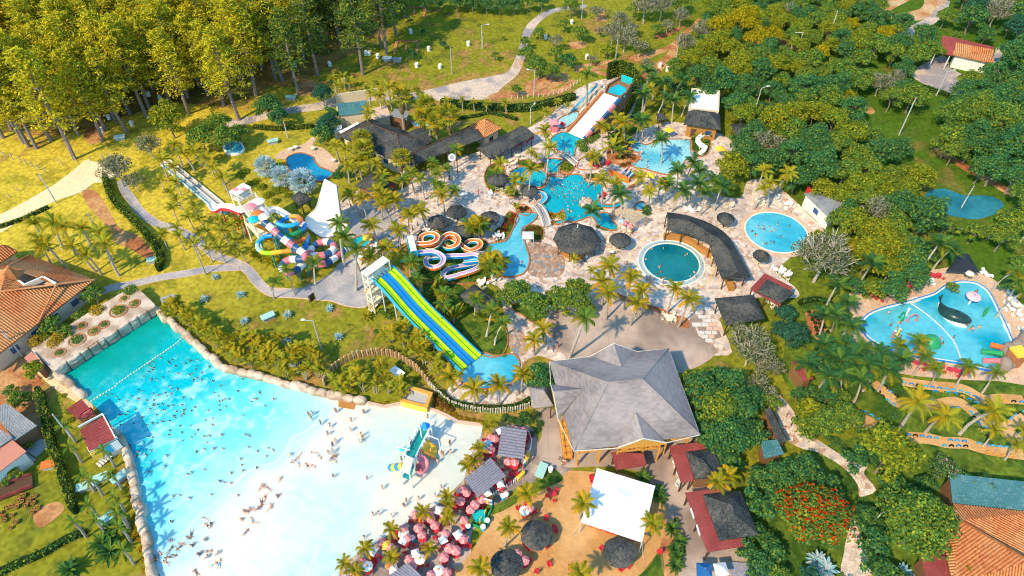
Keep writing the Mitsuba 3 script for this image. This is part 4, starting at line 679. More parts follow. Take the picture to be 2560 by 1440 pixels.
# walled yard, white shop, house far right, black tent, container
flat_roof('walled_yard_roof', 'teal grey corrugated roof over the walled yard', 'shed', [(-37.48,133.6),(-31.27,134.93),(-30.96,130.73),(-36.4,129.55)], 3.0, 'teal_sheeting', wall='wall_cream', slope=.4, ribs=.45)
single('yard_wall', cat_mesh([bar((*a, 1.2), (*b, 1.2), .25, 2.4) for a, b in zip([(-39.04,139.04),(-32.64,140.98),(-26.54,142.67),(-36.92,132.61),(-37.77,134.18)], [(-32.64,140.98),(-26.54,142.67),(-25.78,141.26),(-35.84,129.53),(-36.66,131.06)])]), 'wall_cream', 'tall pinkish yard wall behind the palms', 'wall')
flat_roof('pink_block', 'pale pink flat roofed block in the walled yard', 'building', [(-31.2,132.02),(-26.86,133.6),(-25.5,129.45),(-29.74,127.68)], 3.0, 'kerb_pink', wall='wall_cream', ribs=None)
flat_roof('dark_lean_to', 'dark lean-to roof beside the skirted fan palm', 'shed', [(-26.19,130.08),(-24.8,132.67),(-21.84,131.62),(-22.09,128.56)], 2.6, 'grey_sheeting', wall='wall_brown', slope=.2)
flat_roof('white_container', 'small white container left of the black roofed hall', 'container', [(-37.26,125.78),(-35.67,127.52),(-35.26,126.03),(-36.83,124.56)], 2.3, 'white', wall='wall_white', ribs=None)
flat_roof('white_awning', 'white sloping awning along the black roof edge', 'awning', [(-35.73,124.66),(-32.4,128.11),(-31.87,127.36),(-35.03,123.78)], 2.4, 'white', ribs=None)
sh = hut('white_shop', 'white shop with posters and slate roof at the round pale pool', 'shop', [(54,103.5),(58.2,104.49),(60.76,100.22),(56.63,96.32)], 3.0, 4.0, .05, 'grey_sheeting', 'wall_white', over=.25, openings=30)
s0, s1 = [np.array(x) for x in [(55.86,106.88,0),(58.52,99.65,0)]]
for u0, u1, c in ((.05, .25, 'red'), (.3, .52, 'pink'), (.56, .72, 'navy'), (.76, .92, 'amber')): a, b = s0 + (s1 - s0) * u0, s0 + (s1 - s0) * u1; part(sh, 'poster', bar(a + [-.3, -.1, 1.7], b + [-.3, -.1, 1.7], .06, 1.6), c)
rh = thing('red_roof_house', 'house with maroon and orange roof planes in the far right corner', 'house'); ra = [np.array(x, float) for x in [(104.48,163.52,4),(114.08,157.69,4),(112.83,155.49,4.3),(105.2,158.36,4.6),(103.69,155.03,3.2),(100.58,155.99,3.2),(111.05,150.95,3.2)]]
roof(rh, [[ra[0], ra[1], ra[2], ra[3], ra[4], ra[5]]], 'red_roof', .15); k = part(rh, 'tiled_roof', slab([ra[3] + [0, 0, .08], ra[2] + [0, 0, .08], ra[6] + [0, 0, .08], ra[4] + [0, 0, .08]], .15), 'terracotta', label='orange tiled half of the roof'); part(k, 'tile_row', cat_mesh(rib_lines([ra[3] + [0, 0, .09], ra[2] + [0, 0, .09], ra[6] + [0, 0, .09], ra[4] + [0, 0, .09]], .46, .15)), 'terracotta_rib', kind='stuff')
part(rh, 'wall', prism(Polygon([x[:2] for x in (ra[3], ra[2], ra[6], ra[4])]).buffer(-.6, join_style=2), 0, 3.0), 'wall_white')
for q in (ra[0], ra[5], ra[4]): part(rh, 'post', box((q[0] * .99, q[1] * .995 + .3, 1.6), (.2, .2, 3.2)), 'wall_white')
bt = thing('black_tent', 'black stretched tarpaulin tent at the head of the kids pool', 'tent'); q = [np.array(x, float) for x in [(72.37,84.11,2),(76.2,87.98,2.2),(77.78,88.11,2.2),(77.9,83.7,2)]]; cc = sum(q) / 4 + [0, 0, .9]
part(bt, 'tarpaulin', cat_mesh([slab([q[i], q[(i + 1) % 4], cc], .03) for i in range(4)]), 'black')
for x in q: part(bt, 'pole', tube([x * [1, 1, 0], x], .06), 'steel')
th_ = flat_roof('teal_roof', 'long weathered teal sheet roof at the right edge', 'building', [(55.83,45.79),(65.58,44.57),(63.66,40.79),(54.71,41.9)], 3.2, 'teal_sheeting', wall='wall_brown', slope=.3, ribs=.4)
tb = thing('terracotta_barn', 'big ribbed terracotta roof in the lower right corner', 'house'); b_ = [np.array(x, float) for x in [(54.58,41.69,3.4),(64.07,40.51,3.4),(59.63,31.85,3.4),(51.16,35.91,3.4),(50.28,31.85,3.4),(53.45,38.75,5),(58.73,33.54,5.6)]]
roof(tb, [[b_[0], b_[1], b_[2], b_[6], b_[5]], [b_[0], b_[5], b_[3]], [b_[3], b_[5], b_[6], b_[4]], [b_[4], b_[6], b_[2]]], 'terracotta', .18, (.34, .11)); part(tb, 'ridge_cap', tube([b_[5] + [0, 0, .05], b_[6] + [0, 0, .05]], .17, 6), 'terracotta'); part(tb, 'wall', prism(Polygon([x[:2] for x in (b_[0], b_[1], b_[2], b_[4], b_[3])]).buffer(-.8), 0, 3.1), 'wall_cream')
flat_roof('maroon_lean_to', 'maroon lean-to roof left of the big terracotta roof', 'shed', [(48.38,35.6),(51.43,36.09),(50.72,32.09),(47.66,32.09)], 2.8, 'red_roof', wall='wall_brown', ribs=None)
flat_roof('path_shed', 'black roofed shed left of the upper stone path', 'shed', [(34.88,56.03),(35.86,56.25),(36.74,50.94),(35.59,50.63)], 2.8, 'thatch', wall='wall_brown', ribs=None)
flat_roof('path_shed', 'dark corrugated shed roof at the stone path under trees', 'shed', [(33.17,51.06),(35.54,51.27),(35.87,49.14),(33.06,48.45)], 2.6, 'teal_sheeting', wall='wall_brown', ribs=.35, slope=.15)
flat_roof('brown_hut', 'brown roofed hut under the trees left of the tyre garden', 'hut', [(40.83,64.31),(42.22,64.73),(43.36,61.28),(41.79,60.81)], 2.8, 'red_roof', wall='wall_brown', ribs=None)
for c, m_, lb in (([(21.73,34.75),(23.49,34.64),(23.28,32.98),(21.45,32.87)], 'navy_cloth', 'dark blue square parasol at the lower terrace'), ([(23.68,34.62),(25.19,34.81),(25.35,33.31),(23.77,33.09)], 'white', 'white square parasol with orange rim at the lower terrace')):
    t = thing('square_parasol', lb, 'parasol'); q = [np.array([*x, 2.4]) for x in c]; cc = sum(q) / 4 + [0, 0, .7]; part(t, 'canopy', cat_mesh([slab([q[i], q[(i + 1) % 4], cc], .03) for i in range(4)]), m_); part(t, 'pole', tube([cc * [1, 1, 0], cc], .05), 'steel')
paint('navy_cloth', (.01, .10, .28), .6)
dk = thing('timber_deck', 'weathered timber deck at the lower snack bar', 'deck'); q = [np.array(x) for x in [(26.28,35.72),(29.77,35.49),(30.2,33.56),(26.39,33.56)]]
for i in range(22): u = i / 22; a, b = q[0] + (q[1] - q[0]) * u, q[3] + (q[2] - q[3]) * u; part(dk, 'plank', bar((*a, .3), (*b, .3), .2, .08), 'weathered_slat')

# ---------------------------------------------------------------- water slides
def sp3(pts, n=6): return spline(np.array(pts, float), n, False)
def resample(p, step):
    s = np.r_[0, np.cumsum(np.linalg.norm(np.diff(p, axis=0), axis=1))]; n = max(2, int(s[-1] / step) + 1); t = np.linspace(0, s[-1], n)
    return np.c_[[np.interp(t, s, p[:, k]) for k in range(3)]].T
def tube_slide(t, path, r, cols, seg, legs=None, leg_mat='teal', sides=12):
    p = resample(sp3(path), .28); s = max(2, int(seg / .28)); i = 0; k = 0
    while i < len(p) - 1:
        q = p[i:i + s + 1]
        if len(q) < 2: break
        part(t, 'tube_section', tube(q, r, sides, cap=True), cols[k % len(cols)], smooth=40)
        part(t, 'flange', tube(q[-1] + (q[-1] - q[-2])[None] * np.array([[-.25], [.25]]), r * 1.07, sides), cols[(k + 1) % len(cols)])
        i += s; k += 1
    if legs:
        for j in range(legs // 2, len(p), legs): part(t, 'support', tube([(p[j][0], p[j][1], 0), (p[j][0], p[j][1], p[j][2] - r * .7)], .13, 7), leg_mat)
def trough(t, path, w, h, floor_m, rim_m, out_m, legs=None, seg=None, name='channel', leg_mat='green'):
    """open half-pipe channel; cut into sections, each with its own outside colour"""
    p = resample(sp3(path), .3); d = np.gradient(p, axis=0); d[:, 2] = 0; d /= np.linalg.norm(d, axis=1, keepdims=True) + 1e-9; nn = np.c_[-d[:, 1], d[:, 0], np.zeros(len(p))]
    outs = out_m if isinstance(out_m, (list, tuple)) else [out_m]; s = seg or len(p); i = k = 0
    while i < len(p) - 1:
        q, m = p[i:i + s + 1], nn[i:i + s + 1]
        if len(q) < 2: break
        prof = [(-w / 2, h), (-w * .36, h * .25), (0, 0), (w * .36, h * .25), (w / 2, h)]
        c = part(t, name, grid_mesh([q + m * a + [0, 0, b] for a, b in prof]), floor_m, smooth=True)
        part(c, 'outer_shell', cat_mesh([grid_mesh([q + m * sg * w * .53 + [0, 0, h], q + m * sg * w * .53 + [0, 0, -.25]]) for sg in (-1, 1)] + [grid_mesh([q + m * w * .53 - [0, 0, .25], q - m * w * .53 - [0, 0, .25]])]), outs[k % len(outs)])
        [part(c, 'rim', tube(q + m * sg * w * .52 + [0, 0, h + .02], .09, 5), rim_m) for sg in (-1, 1)]
        i += s; k += 1
    if legs:
        for j in range(legs // 2, len(p), legs):
            if p[j][2] > .7: part(t, 'support', tube([(p[j][0], p[j][1], 0), (p[j][0], p[j][1], p[j][2] - .2)], .12, 7), leg_mat)
# wide multi lane slide
ms_ = thing('multi_lane_slide', 'wide green and blue multi lane racing slide running into a round pool', 'water slide')
tl, tr = np.array([(-21.96,77.59)][0]), np.array([(-19.05,80.35)][0]); bl, br = np.array([(-7.66,64.42)][0]), np.array([(-4.67,67.58)][0])
U = np.linspace(0, 1, 42); prof = .3 + 6.3 * (1 - U) ** 1.15 * (1 + .10 * np.sin(U * math.pi * 3.2) * (1 - U))
prof[:3] = 6.6
def across(v): return np.array([np.r_[tl + (bl - tl) * u + ((tr + (br - tr) * u) - (tl + (bl - tl) * u)) * v, z] for u, z in zip(U, prof)])
lanes = [('lime', 0.0, .16), ('lime', .16, .32), ('blue', .32, .5), ('blue', .5, .66), ('lime', .66, .83), ('lime', .83, 1.0)]
for c, v0, v1 in lanes:
    k = part(ms_, 'lane', grid_mesh([across(v0 + (v1 - v0) * s) + [0, 0, dz] for s, dz in ((0, .1), (.1, .02), (.5, -.02), (.9, .02), (1, .1))]), 'lane_lime' if c == 'lime' else 'lane_blue', smooth=True)
    part(k, 'lane_ridge', tube(across(v1) + [0, 0, .1], .05, 5), 'lane_line' if c == 'lime' else 'lane_blue')
paint('lane_line', (.16, .36, .01), .7, .1); fade = lambda p: .78 + .34 * fbm(p.x * .5, p.y * .5, p.z * 2, 3)
paint('lane_lime', proc(lambda p, n, uv: mi.Color3f(.42, .70, .01) * fade(p)), .6, .2); paint('lane_blue', proc(lambda p, n, uv: mi.Color3f(.005, .20, .56) * fade(p)), .6, .2)
for v, sg in ((0, -1), (1, 1)): part(ms_, 'side_wall', cat_mesh([grid_mesh([across(v) + [0, 0, .45], across(v) + [0, 0, -.5]]), tube(across(v) + [0, 0, .46], .1, 5)]), 'blue' if v else 'sky_blue')
part(ms_, 'underside', grid_mesh([across(0) - [0, 0, .4], across(1) - [0, 0, .4]]), 'white')
for j in range(4, 38, 6):
    for v in (.08, .5, .92): a = across(v)[j]; part(ms_, 'support', tube([(a[0], a[1], 0), a - [0, 0, .45]], .12, 7), 'offwhite')
tw = thing('slide_tower', 'cream steel start tower with slatted white roof of the racing slide', 'tower')
fc = [np.array(q) for q in [(-23.19,77.13),(-20.18,80.81),(-19.03,79.79),(-22.08,76.12)]]; ce = sum(fc) / 4
part(tw, 'roof', slab([np.r_[q, 8.6] for q in fc], .12), 'offwhite')
for i in range(14): u = (i + .5) / 14; part(tw, 'roof_batten', bar(np.r_[fc[0] + (fc[1] - fc[0]) * u, 8.66], np.r_[fc[3] + (fc[2] - fc[3]) * u, 8.66], .1, .08), 'cream' if i % 2 else 'white')
for q in fc: q_ = ce + (q - ce) * .93; part(tw, 'column', bar((*q_, 0), (*q_, 8.5), .2), 'cream')
gq = Polygon([ce + (q - ce) * .97 for q in fc])
for z in (2.2, 4.4, 6.5): part(tw, 'platform', prism(gq, z, z + .12), 'cream')
for i in range(4):
    a, b = [ce + (fc[j % 4] - ce) * .97 for j in (i, i + 1)]
    for z in (3.3, 5.5, 7.5): part(tw, 'rail', bar((*a, z), (*b, z), .07), 'cream')
    for z in (0, 2.2, 4.4): part(tw, 'brace', bar((*a, z), (*b, z + 2.2), .08), 'cream')
for z in (0, 2.2, 4.4):
    a, b = (fc[0] * .8 + fc[3] * .2), (fc[1] * .75 + fc[2] * .25)
    if z == 2.2: a, b = b, a
    s_ = part(tw, 'stair_flight', bar((*a, z), (*b, z + 2.2), .9, .1), 'cream')
    part(s_, 'step', cat_mesh([box((*(a + (b - a) * u), z + 2.2 * u + .12), (.5, .5, .07)) for u in np.arange(.08, 1, .1)]), 'amber')
# west slide tower with tubes
wt = thing('tube_slide_tower', 'tall cream stair tower with checkered roof feeding the tube slides', 'tower')
RT = [np.array(q) for q in [(-48.52,96.14),(-46.66,98.64),(-45.02,97.32),(-46.89,94.99)]]; c0 = sum(RT) / 4
for i in range(4):
    for j in range(2):
        f = lambda u, v: np.r_[RT[0] + (RT[1] - RT[0]) * u + (RT[3] - RT[0]) * v, 9.2 + .0]
        part(wt, 'roof_panel', slab([f(i / 4, j / 2), f((i + 1) / 4 - .01, j / 2), f((i + 1) / 4 - .01, (j + 1) / 2), f(i / 4, (j + 1) / 2)], .1), 'pink' if (i + j) % 2 == 1 and 0 < i < 3 else 'white')
P2 = [np.array(q) for q in [(-46.84,94.93),(-44.71,97.5),(-41.11,92.84),(-43.41,90.31)]]; c2_ = sum(P2) / 4; P3 = [np.array(q) for q in [(-46.27,93.55),(-44.8,94.95),(-41.5,91.59),(-42.96,89.66)]]; c3_ = sum(P3) / 4
for q in RT: q_ = c0 + (q - c0) * .9; part(wt, 'column', bar((*q_, 0), (*q_, 9.1), .22), 'cream')
for q in P2: part(wt, 'column', bar((*q, 0), (*q, 7.9), .2), 'cream')
for q in P3: part(wt, 'column', bar((*q, 0), (*q, 4.9), .2), 'cream')
part(wt, 'platform', prism(Polygon([c0 + (q - c0) * .92 for q in RT]), 7.6, 7.75), 'offwhite'); part(wt, 'platform', prism(Polygon(P2), 6.85, 7.0), 'cream'); part(wt, 'platform', prism(Polygon(P3), 4.0, 4.2), 'cream')
for Q, z in ((P2, 7.9), (P3, 5.0), ([c0 + (q - c0) * .92 for q in RT], 8.5)):
    for i in range(4): part(wt, 'rail', cat_mesh([bar((*Q[i], z), (*Q[(i + 1) % 4], z), .07), bar((*Q[i], z - .45), (*Q[(i + 1) % 4], z - .45), .05)]), 'cream')
for i in range(16):
    u = i / 15; a = P2[3] + (P3[2] - P2[3]) * u; part(wt, 'step', box((a[0] + .6, a[1] - .3, 7.0 - 2.8 * u), (1.0, .32, .07), .6), 'amber')
    b = P3[3] + (np.array([(-42.87,94.13)][0]) - P3[3]) * u; part(wt, 'step', box((b[0], b[1], 4.2 - 4.0 * u), (1.0, .32, .07), .6), 'amber')
for c, m_, lb in (([(-44.3,93.44)][0], 'pink', 'pink star shaped parasol on the tube slide tower'), ([(-43.33,94.79)][0], 'white', 'white parasol on the tube slide tower'), ([(-42.99,90.11)][0], 'turquoise', 'turquoise parasol on the tube slide tower'), ([(-42.79,91.56)][0], 'orange', 'orange parasol on the tube slide tower'), ([(-41.49,90.75)][0], 'cream', 'cream parasol on the tube slide tower')):
    t = thing('parasol', lb, 'parasol'); m = lathe([(0, .5), (.5, .35), (1.05, 0), (1.0, -.06), (.0, .42)], 8, (*c, 8.2)); part(t, 'canopy', m, m_); part(t, 'pole', tube([(*c, 7.0), (*c, 8.6)], .04), 'white')
ts = thing('tube_slide', 'fat red white and navy tube slide coiling in two loops', 'water slide')
tube_slide(ts, [(-41.55,90.32,7.4),(-40.63,89.73,7),(-39.43,88.81,6.4),(-38.28,88.08,5.8),(-36.98,87.25,5.2),(-35.54,86.42,4.7),(-34.49,85.75,4.3),(-34.36,85.07,4),(-35.32,85.01,3.8),(-36.65,85.22,3.6),(-37.62,84.89,3.4),(-38.1,84.22,3.1),(-37.77,83.36,2.9),(-36.75,83.03,2.7),(-35.79,83.66,2.6),(-35.1,85.01,2.5),(-34.55,86.57,2.4),(-33.6,87.41,2.3),(-32.15,87.7,2.2),(-31.04,88.55,2.1),(-30.7,89.8,2),(-31.24,90.96,1.9),(-32.54,91.55,1.8),(-33.8,91.18,1.7),(-34.55,90.23,1.6),(-34.72,89.01,1.5),(-34.04,87.43,1.4),(-32.72,86.43,1.3),(-31.55,86.9,1.2),(-30.5,88.12,1.1),(-29.73,89.54,1),(-29.24,90.41,0.9)], .62, ['navy', 'white', 'rose', 'navy', 'white', 'rose'], 1.15, 14)
ts = thing('tube_slide', 'thin rainbow coloured tube slide spiralling down from the tower', 'water slide')
tube_slide(ts, [(-42.54,93.34,7.9),(-41.53,92.44,7.5),(-40.56,91.56,7),(-39.46,90.77,6.6),(-38.08,90.54,6.3),(-36.74,91.16,6.1),(-36.1,92.46,5.9),(-36.93,93.57,5.8),(-38.32,93.8,5.6),(-39.38,93.14,5.4),(-39.88,92,5.2),(-39.31,90.68,5),(-38.04,89.95,4.8),(-36.81,90.55,4.6),(-35.99,91.94,4.4),(-35.93,93.35,4.2),(-37.02,93.98,4),(-38.51,94.01,3.8),(-39.39,93.05,3.6),(-38.66,91.32,3.4),(-37.05,90.12,3.1),(-35.88,91.11,2.9),(-35.68,92.5,2.7),(-35.47,90.5,2.4),(-35.81,89.31,2.1),(-36.78,88.69,1.8),(-37.94,89.01,1.5)], .4, ['lilac', 'yellow', 'sky_blue', 'sky_blue', 'orange', 'amber', 'blue', 'blue', 'green', 'green', 'blue'], 2.0, 18)
ts = thing('tube_slide', 'thin yellow and green tube slide in one wide left loop', 'water slide')
tube_slide(ts, [(-40.67,90.08,4.6),(-41.85,90.01,4.4),(-42.66,89.48,4.2),(-42.99,88.56,4),(-42.65,87.48,3.8),(-41.66,86.86,3.6),(-40.36,86.98,3.4),(-39,87.47,3.2),(-37.61,87.87,3),(-36.76,88.21,2.6)], .4, ['blue', 'sky_blue', 'mint', 'lime', 'yellow', 'amber', 'orange'], 1.9, 16)
ts = thing('open_slide', 'white open flume curving from tower towards the white funnel', 'water slide'); trough(ts, [(-41.66,93.87,6.8),(-40.91,94.65,6.4),(-39.82,94.45,5.9),(-38.7,94.06,5.3),(-37.5,93.78,4.6),(-36.21,93.88,3.4)], .95, .4, 'white', 'offwhite', 'white', 9, leg_mat='teal')
ts = thing('open_slide', 'white open flume with red outside leaving the tower westward', 'water slide'); trough(ts, [(-46.5,94.33,6),(-48.38,95.86,5.4),(-50.08,97.09,4.8),(-51.79,97.82,4.2),(-53.14,97.95,3.4),(-55.17,101.07,2.4)], 1.1, .45, 'white', 'white', 'red', 9, leg_mat='red')
fn = thing('funnel_slide', 'tall white steep wave wall slide beside the tube slides', 'water slide')
fr_ = [[(-36.58,96.26,0.7),(-33.4,94.13,0.5),(-30.04,95.86,0.7)], [(-37.35,98.08,1.5),(-33.78,97.37,0.9),(-29.71,96.82,1.2)], [(-35.56,98.6,3),(-33.11,98.21,2.4),(-30.31,96.26,3)], [(-34.36,98.59,5.2),(-32.4,97.97,4.9),(-30.39,96.61,5.2)], [(-33.56,99.46,7.2),(-32.09,98.8,7),(-30.52,97.67,7.2)], [(-32.85,100.1,8.8),(-31.82,99.59,8.5),(-30.53,98.25,8.8)]]
fg = np.array([sp3(r_, 6) for r_ in fr_]); fg = np.array([sp3(fg[:, k], 5) for k in range(fg.shape[1])])
part(fn, 'slide_face', grid_mesh(fg), 'white', smooth=True); gu, gv = np.gradient(fg, axis=0), np.gradient(fg, axis=1); gn_ = np.cross(gv, gu); gn_ /= np.linalg.norm(gn_, axis=2, keepdims=True) + 1e-9; gn_ *= np.sign((gn_ * [0, -1, 1]).sum(2, keepdims=True)); part(fn, 'back_shell', grid_mesh(fg - gn_ * .3), 'offwhite', smooth=True)
for k in (0, -1): part(fn, 'rim', tube(fg[k], .12, 6), 'offwhite')
part(fn, 'top_rim', tube(fg[:, -1], .12, 6), 'offwhite')
for k in range(1, fg.shape[0], 3):
    for j in (-1,): a = fg[k, j]; part(fn, 'support', tube([(a[0], a[1], 0), a - [0, 0, .25]], .13, 7), 'teal')
# landing lanes
ll = thing('landing_lanes', 'long white walled landing lanes on grey concrete', 'water slide'); g = [np.array(q) for q in [(-70.57,116.42),(-69.09,117.77),(-52.38,102.21),(-53.47,100.25)]]
part(ll, 'base', prism(Polygon(g), 0, .18), 'concrete')
for u in (0, .5, 1): a, b = g[0] + (g[1] - g[0]) * u, g[3] + (g[2] - g[3]) * u; part(ll, 'lane_wall', bar((*a, .35), (*b, .35), .16, .5), 'offwhite')
for u in (.16, .5): a, b = g[0] + (g[1] - g[0]) * u, g[3] + (g[2] - g[3]) * u; part(ll, 'lane_bed', bar((*a, .2), (*b, .2), 1.0, .06), 'walk_grey' if u > .3 else 'water_pale')
# swirl slides
st_ = thing('start_house', 'white roofed start platform of the orange and purple flumes', 'tower'); q = [np.array(x) for x in [(-17.61,88.83),(-16.65,89.12),(-15.68,85.47),(-16.62,85.19)]]
part(st_, 'roof', prism(Polygon(q), 5.4, 5.55), 'white'); part(st_, 'platform', prism(Polygon(q), 4.2, 4.4), 'sky_blue')
for x in q: part(st_, 'column', bar((*x, 0), (*x, 5.4), .2), 'turquoise')
part(st_, 'stair', bar((*[(-19.08,88.46)][0], 0), (*q[3], 4.2), 1.0, .15), 'turquoise')
sw = thing('open_slide', 'orange open flume curling in three tight loops', 'water slide')
trough(sw, [(-16.04,87.75,4.6),(-14.73,87.86,4.5),(-13.51,88.21,4.4),(-12.76,89.02,4.3),(-12.79,90.17,4.2),(-13.62,90.9,4.1),(-14.65,90.88,4),(-15.44,90.22,3.9),(-15.51,89.4,3.7),(-15.01,88.58,3.5),(-14.1,88.18,3.3),(-13.12,88.47,3.2),(-12.45,89.67,3.1),(-11.91,91.13,3),(-10.94,92.11,2.9),(-9.76,91.83,2.8),(-9.19,90.69,2.7),(-9.65,89.57,2.5),(-10.81,89.31,2.3),(-11.83,90.09,2.2),(-11.98,91.25,2.1),(-11.12,91.94,2),(-10.06,91.67,1.9),(-9.11,90.81,1.8),(-8.3,90.07,1.6),(-7.12,89.47,1.5),(-5.98,90.09,1.4),(-5.43,91.26,1.3),(-6.06,92.24,1.2),(-7.25,92.35,1.1),(-8.09,91.78,1)], .76, .3, 'flume_orange', 'cream', ['orange', 'sky_blue', 'green'], 14, 16)
paint('flume_orange', (.78, .17, .03), .35, .4); paint('flume_purple', (.46, .33, .56), .35, .4)
sw = thing('open_slide', 'purple open flume with one loop and a long hairpin', 'water slide')
trough(sw, [(-15.79,86.03,4.2),(-14.39,86.32,4.1),(-13.03,86.43,4),(-12,85.93,3.9),(-11.32,84.97,3.7),(-11.75,83.83,3.5),(-12.85,83.46,3.3),(-14.04,84.16,3.1),(-14.41,85.43,3),(-13.63,86.45,2.8),(-12.01,86.65,2.7),(-10.15,87.05,2.5),(-8.26,87.24,2.4),(-6.62,87.57,2.3),(-5.54,87.27,2.2),(-5.07,86.38,2),(-5.42,85.13,1.8),(-6.9,84.26,1.6),(-8.52,83.75,1.4),(-10,83.23,1.3),(-11.12,83.15,1.2),(-11.55,83.87,1.1),(-11.01,85.14,1),(-9.67,85.96,0.9),(-7.67,86.62,0.7),(-5.78,87.28,0.6)], .70, .28, 'flume_purple', 'offwhite', ['blue', 'orange', 'sky_blue'], 15, 18)
sw = thing('open_slide', 'short straight blue flume inside the purple hairpin', 'water slide'); trough(sw, [(-5.55,86.98,1.6),(-6.9,87.11,1.3),(-8.33,87.23,1)], .9, .35, 'sky_blue', 'offwhite', 'blue', 8)
sw = thing('open_slide', 'short pink chute end dropping into the curvy pool', 'water slide'); trough(sw, [(-5.79,88.56,1.6),(-5.05,89.19,1),(-4.31,89.89,0.4)], .9, .35, 'pink', 'white', 'pink', None)
# white ramp slide with its start pool
rs = thing('ramp_slide', 'broad white ramp slide descending from the high start pool', 'water slide'); a0, a1, b0, b1 = [np.array(x, float) for x in [(19.13,131.53,7.2),(22.13,129.45,7.2),(11.86,127.23,0.3),(14.79,124.97,0.3)]]
V = np.linspace(0, 1, 20); zz = .3 + 6.9 * (1 - V) ** 1.05
L0 = np.array([np.r_[(a0 + (b0 - a0) * v)[:2], z] for v, z in zip(V, zz)]); L1 = np.array([np.r_[(a1 + (b1 - a1) * v)[:2], z] for v, z in zip(V, zz)])
part(rs, 'slide_bed', grid_mesh([L0, (L0 * 2 + L1) / 3 - [0, 0, .03], (L0 + 2 * L1) / 3 - [0, 0, .03], L1]), 'ramp_white'); paint('ramp_white', (.78, .72, .62), .4)
out = (L1 - L0)[0]; out[2] = 0; out /= np.linalg.norm(out)
for i in range(0, 19): part(rs, 'edge_block', bar(L1[i] + out * .28 + [0, 0, .1], L1[i + 1] + out * .28 + [0, 0, .1], .6, .7), ('navy', 'rose')[(i // 3) % 2])
part(rs, 'left_wall', cat_mesh([bar(L0[i] - out * .25 + [0, 0, .25], L0[i + 1] - out * .25 + [0, 0, .25], .45, .9) for i in range(19)]), 'terrace_terracotta')
part(rs, 'base_fill', TM(np.vstack([L0 - [0, 0, .1], L0 * [1, 1, 0], L1 - [0, 0, .1], L1 * [1, 1, 0]]), [f for i in range(19) for o in (0, 40) for f in ([o + i, o + i + 1, o + 20 + i + 1], [o + i, o + 20 + i + 1, o + 20 + i])]), 'wall_brown')
tp = [np.array(x) for x in [(20.11,134.57),(23.45,138.14),(25.58,135.65),(23.83,131.37),(22.18,129.4),(19.13,131.53)]]; part(rs, 'start_terrace', prism(Polygon(tp), 0, 7.0), 'wall_brown'); k = part(rs, 'start_pool', sheet(Polygon([(20.6,133.76),(22.57,135.22),(24.04,133.76),(23.35,130.07),(20.07,132)]), 7.06), 'water_pool')
part(rs, 'fall_wall', bar((*[(23.3,136.75)][0], 7.7), (*[(25.38,135.11)][0], 7.7), .3, 1.5), 'turquoise'); part(rs, 'parapet', prism(Polygon(tp).difference(Polygon(tp).buffer(-.3)).difference(LineString([tp[4], tp[5]]).buffer(.5)), 7.0, 7.5), 'wall_brown')
s0, s1 = np.array([*[(14.78,135.78)][0], .1]), np.array([*[(19.74,134.91)][0], 7.0]); k = part(rs, 'stairway', bar(s0, s1, 1.6, .2), 'offwhite')
for i in range(24): a = s0 + (s1 - s0) * (i + .5) / 24; part(k, 'step', bar(a + [-.7, .15, .14], a + [.7, -.0, .14], .3, .1), 'picket')
part(rs, 'stair_channel', bar(s0 + [-1.6, .6, -.1], s1 + [-1.6, .6, -.2], .9, .25), 'water_light')
# small slides
ss = thing('open_slide', 'little white S shaped children slide at the pale pool', 'water slide'); trough(ss, [(39.33,124.11,1.7),(38.14,123.02,1.4),(38.52,121.79,1.1),(39.44,121.15,0.8),(38.81,120.09,0.5),(38.09,119.61,0.25)], .75, .3, 'white', 'white', 'white', 7, leg_mat='white')
mp = thing('splash_slides', 'row of short blue slides behind an orange wall', 'water slide'); w0, w1 = [np.array(x, float) for x in [(19.11,113.18,0.9),(22.69,110.11,0.9)]]
part(mp, 'wall', bar(w0 * [1, 1, 0] + [0, 0, .7], w1 * [1, 1, 0] + [0, 0, .7], .3, 1.4), 'orange')
for (pa, pb) in (([(22.16,112.18,1.9),(21.49,112.69,0.4)]), ([(22.93,111.83,1.9),(22.09,112.15,0.4)]), ([(23.71,111.57,1.9),(22.68,111.62,0.4)])):
    trough(mp, [pa, tuple((np.array(pa) + np.array(pb)) / 2 + [0, 0, .1]), pb], .75, .3, 'sky_blue', 'offwhite', 'blue', None, name='slide_lane')
part(mp, 'platform', prism(Polygon([(22.31,113.18),(24.37,112.69),(24.26,111.78),(22.87,112.37)]), 0, 1.7), 'orange')
ss = thing('open_slide', 'pale pink wavy slide between the splash slides and palms', 'water slide'); trough(ss, [(24.64,109.72,1.6),(23.86,109.46,1.2),(23.24,109.2,0.8),(22.46,109.07,0.5)], .85, .3, 'kerb_pink', 'terrace_terracotta', 'terrace_terracotta', None)
ss = thing('open_slide', 'pale slide with orange sides at the left pool headland', 'water slide'); trough(ss, [(4.9,105.24,1.6),(5.78,105.37,1.2),(6.16,104.63,0.8),(5.52,103.76,0.5),(4.81,103.27,0.3)], .9, .3, 'sky_blue', 'kerb_pink', 'terrace_terracotta', None)
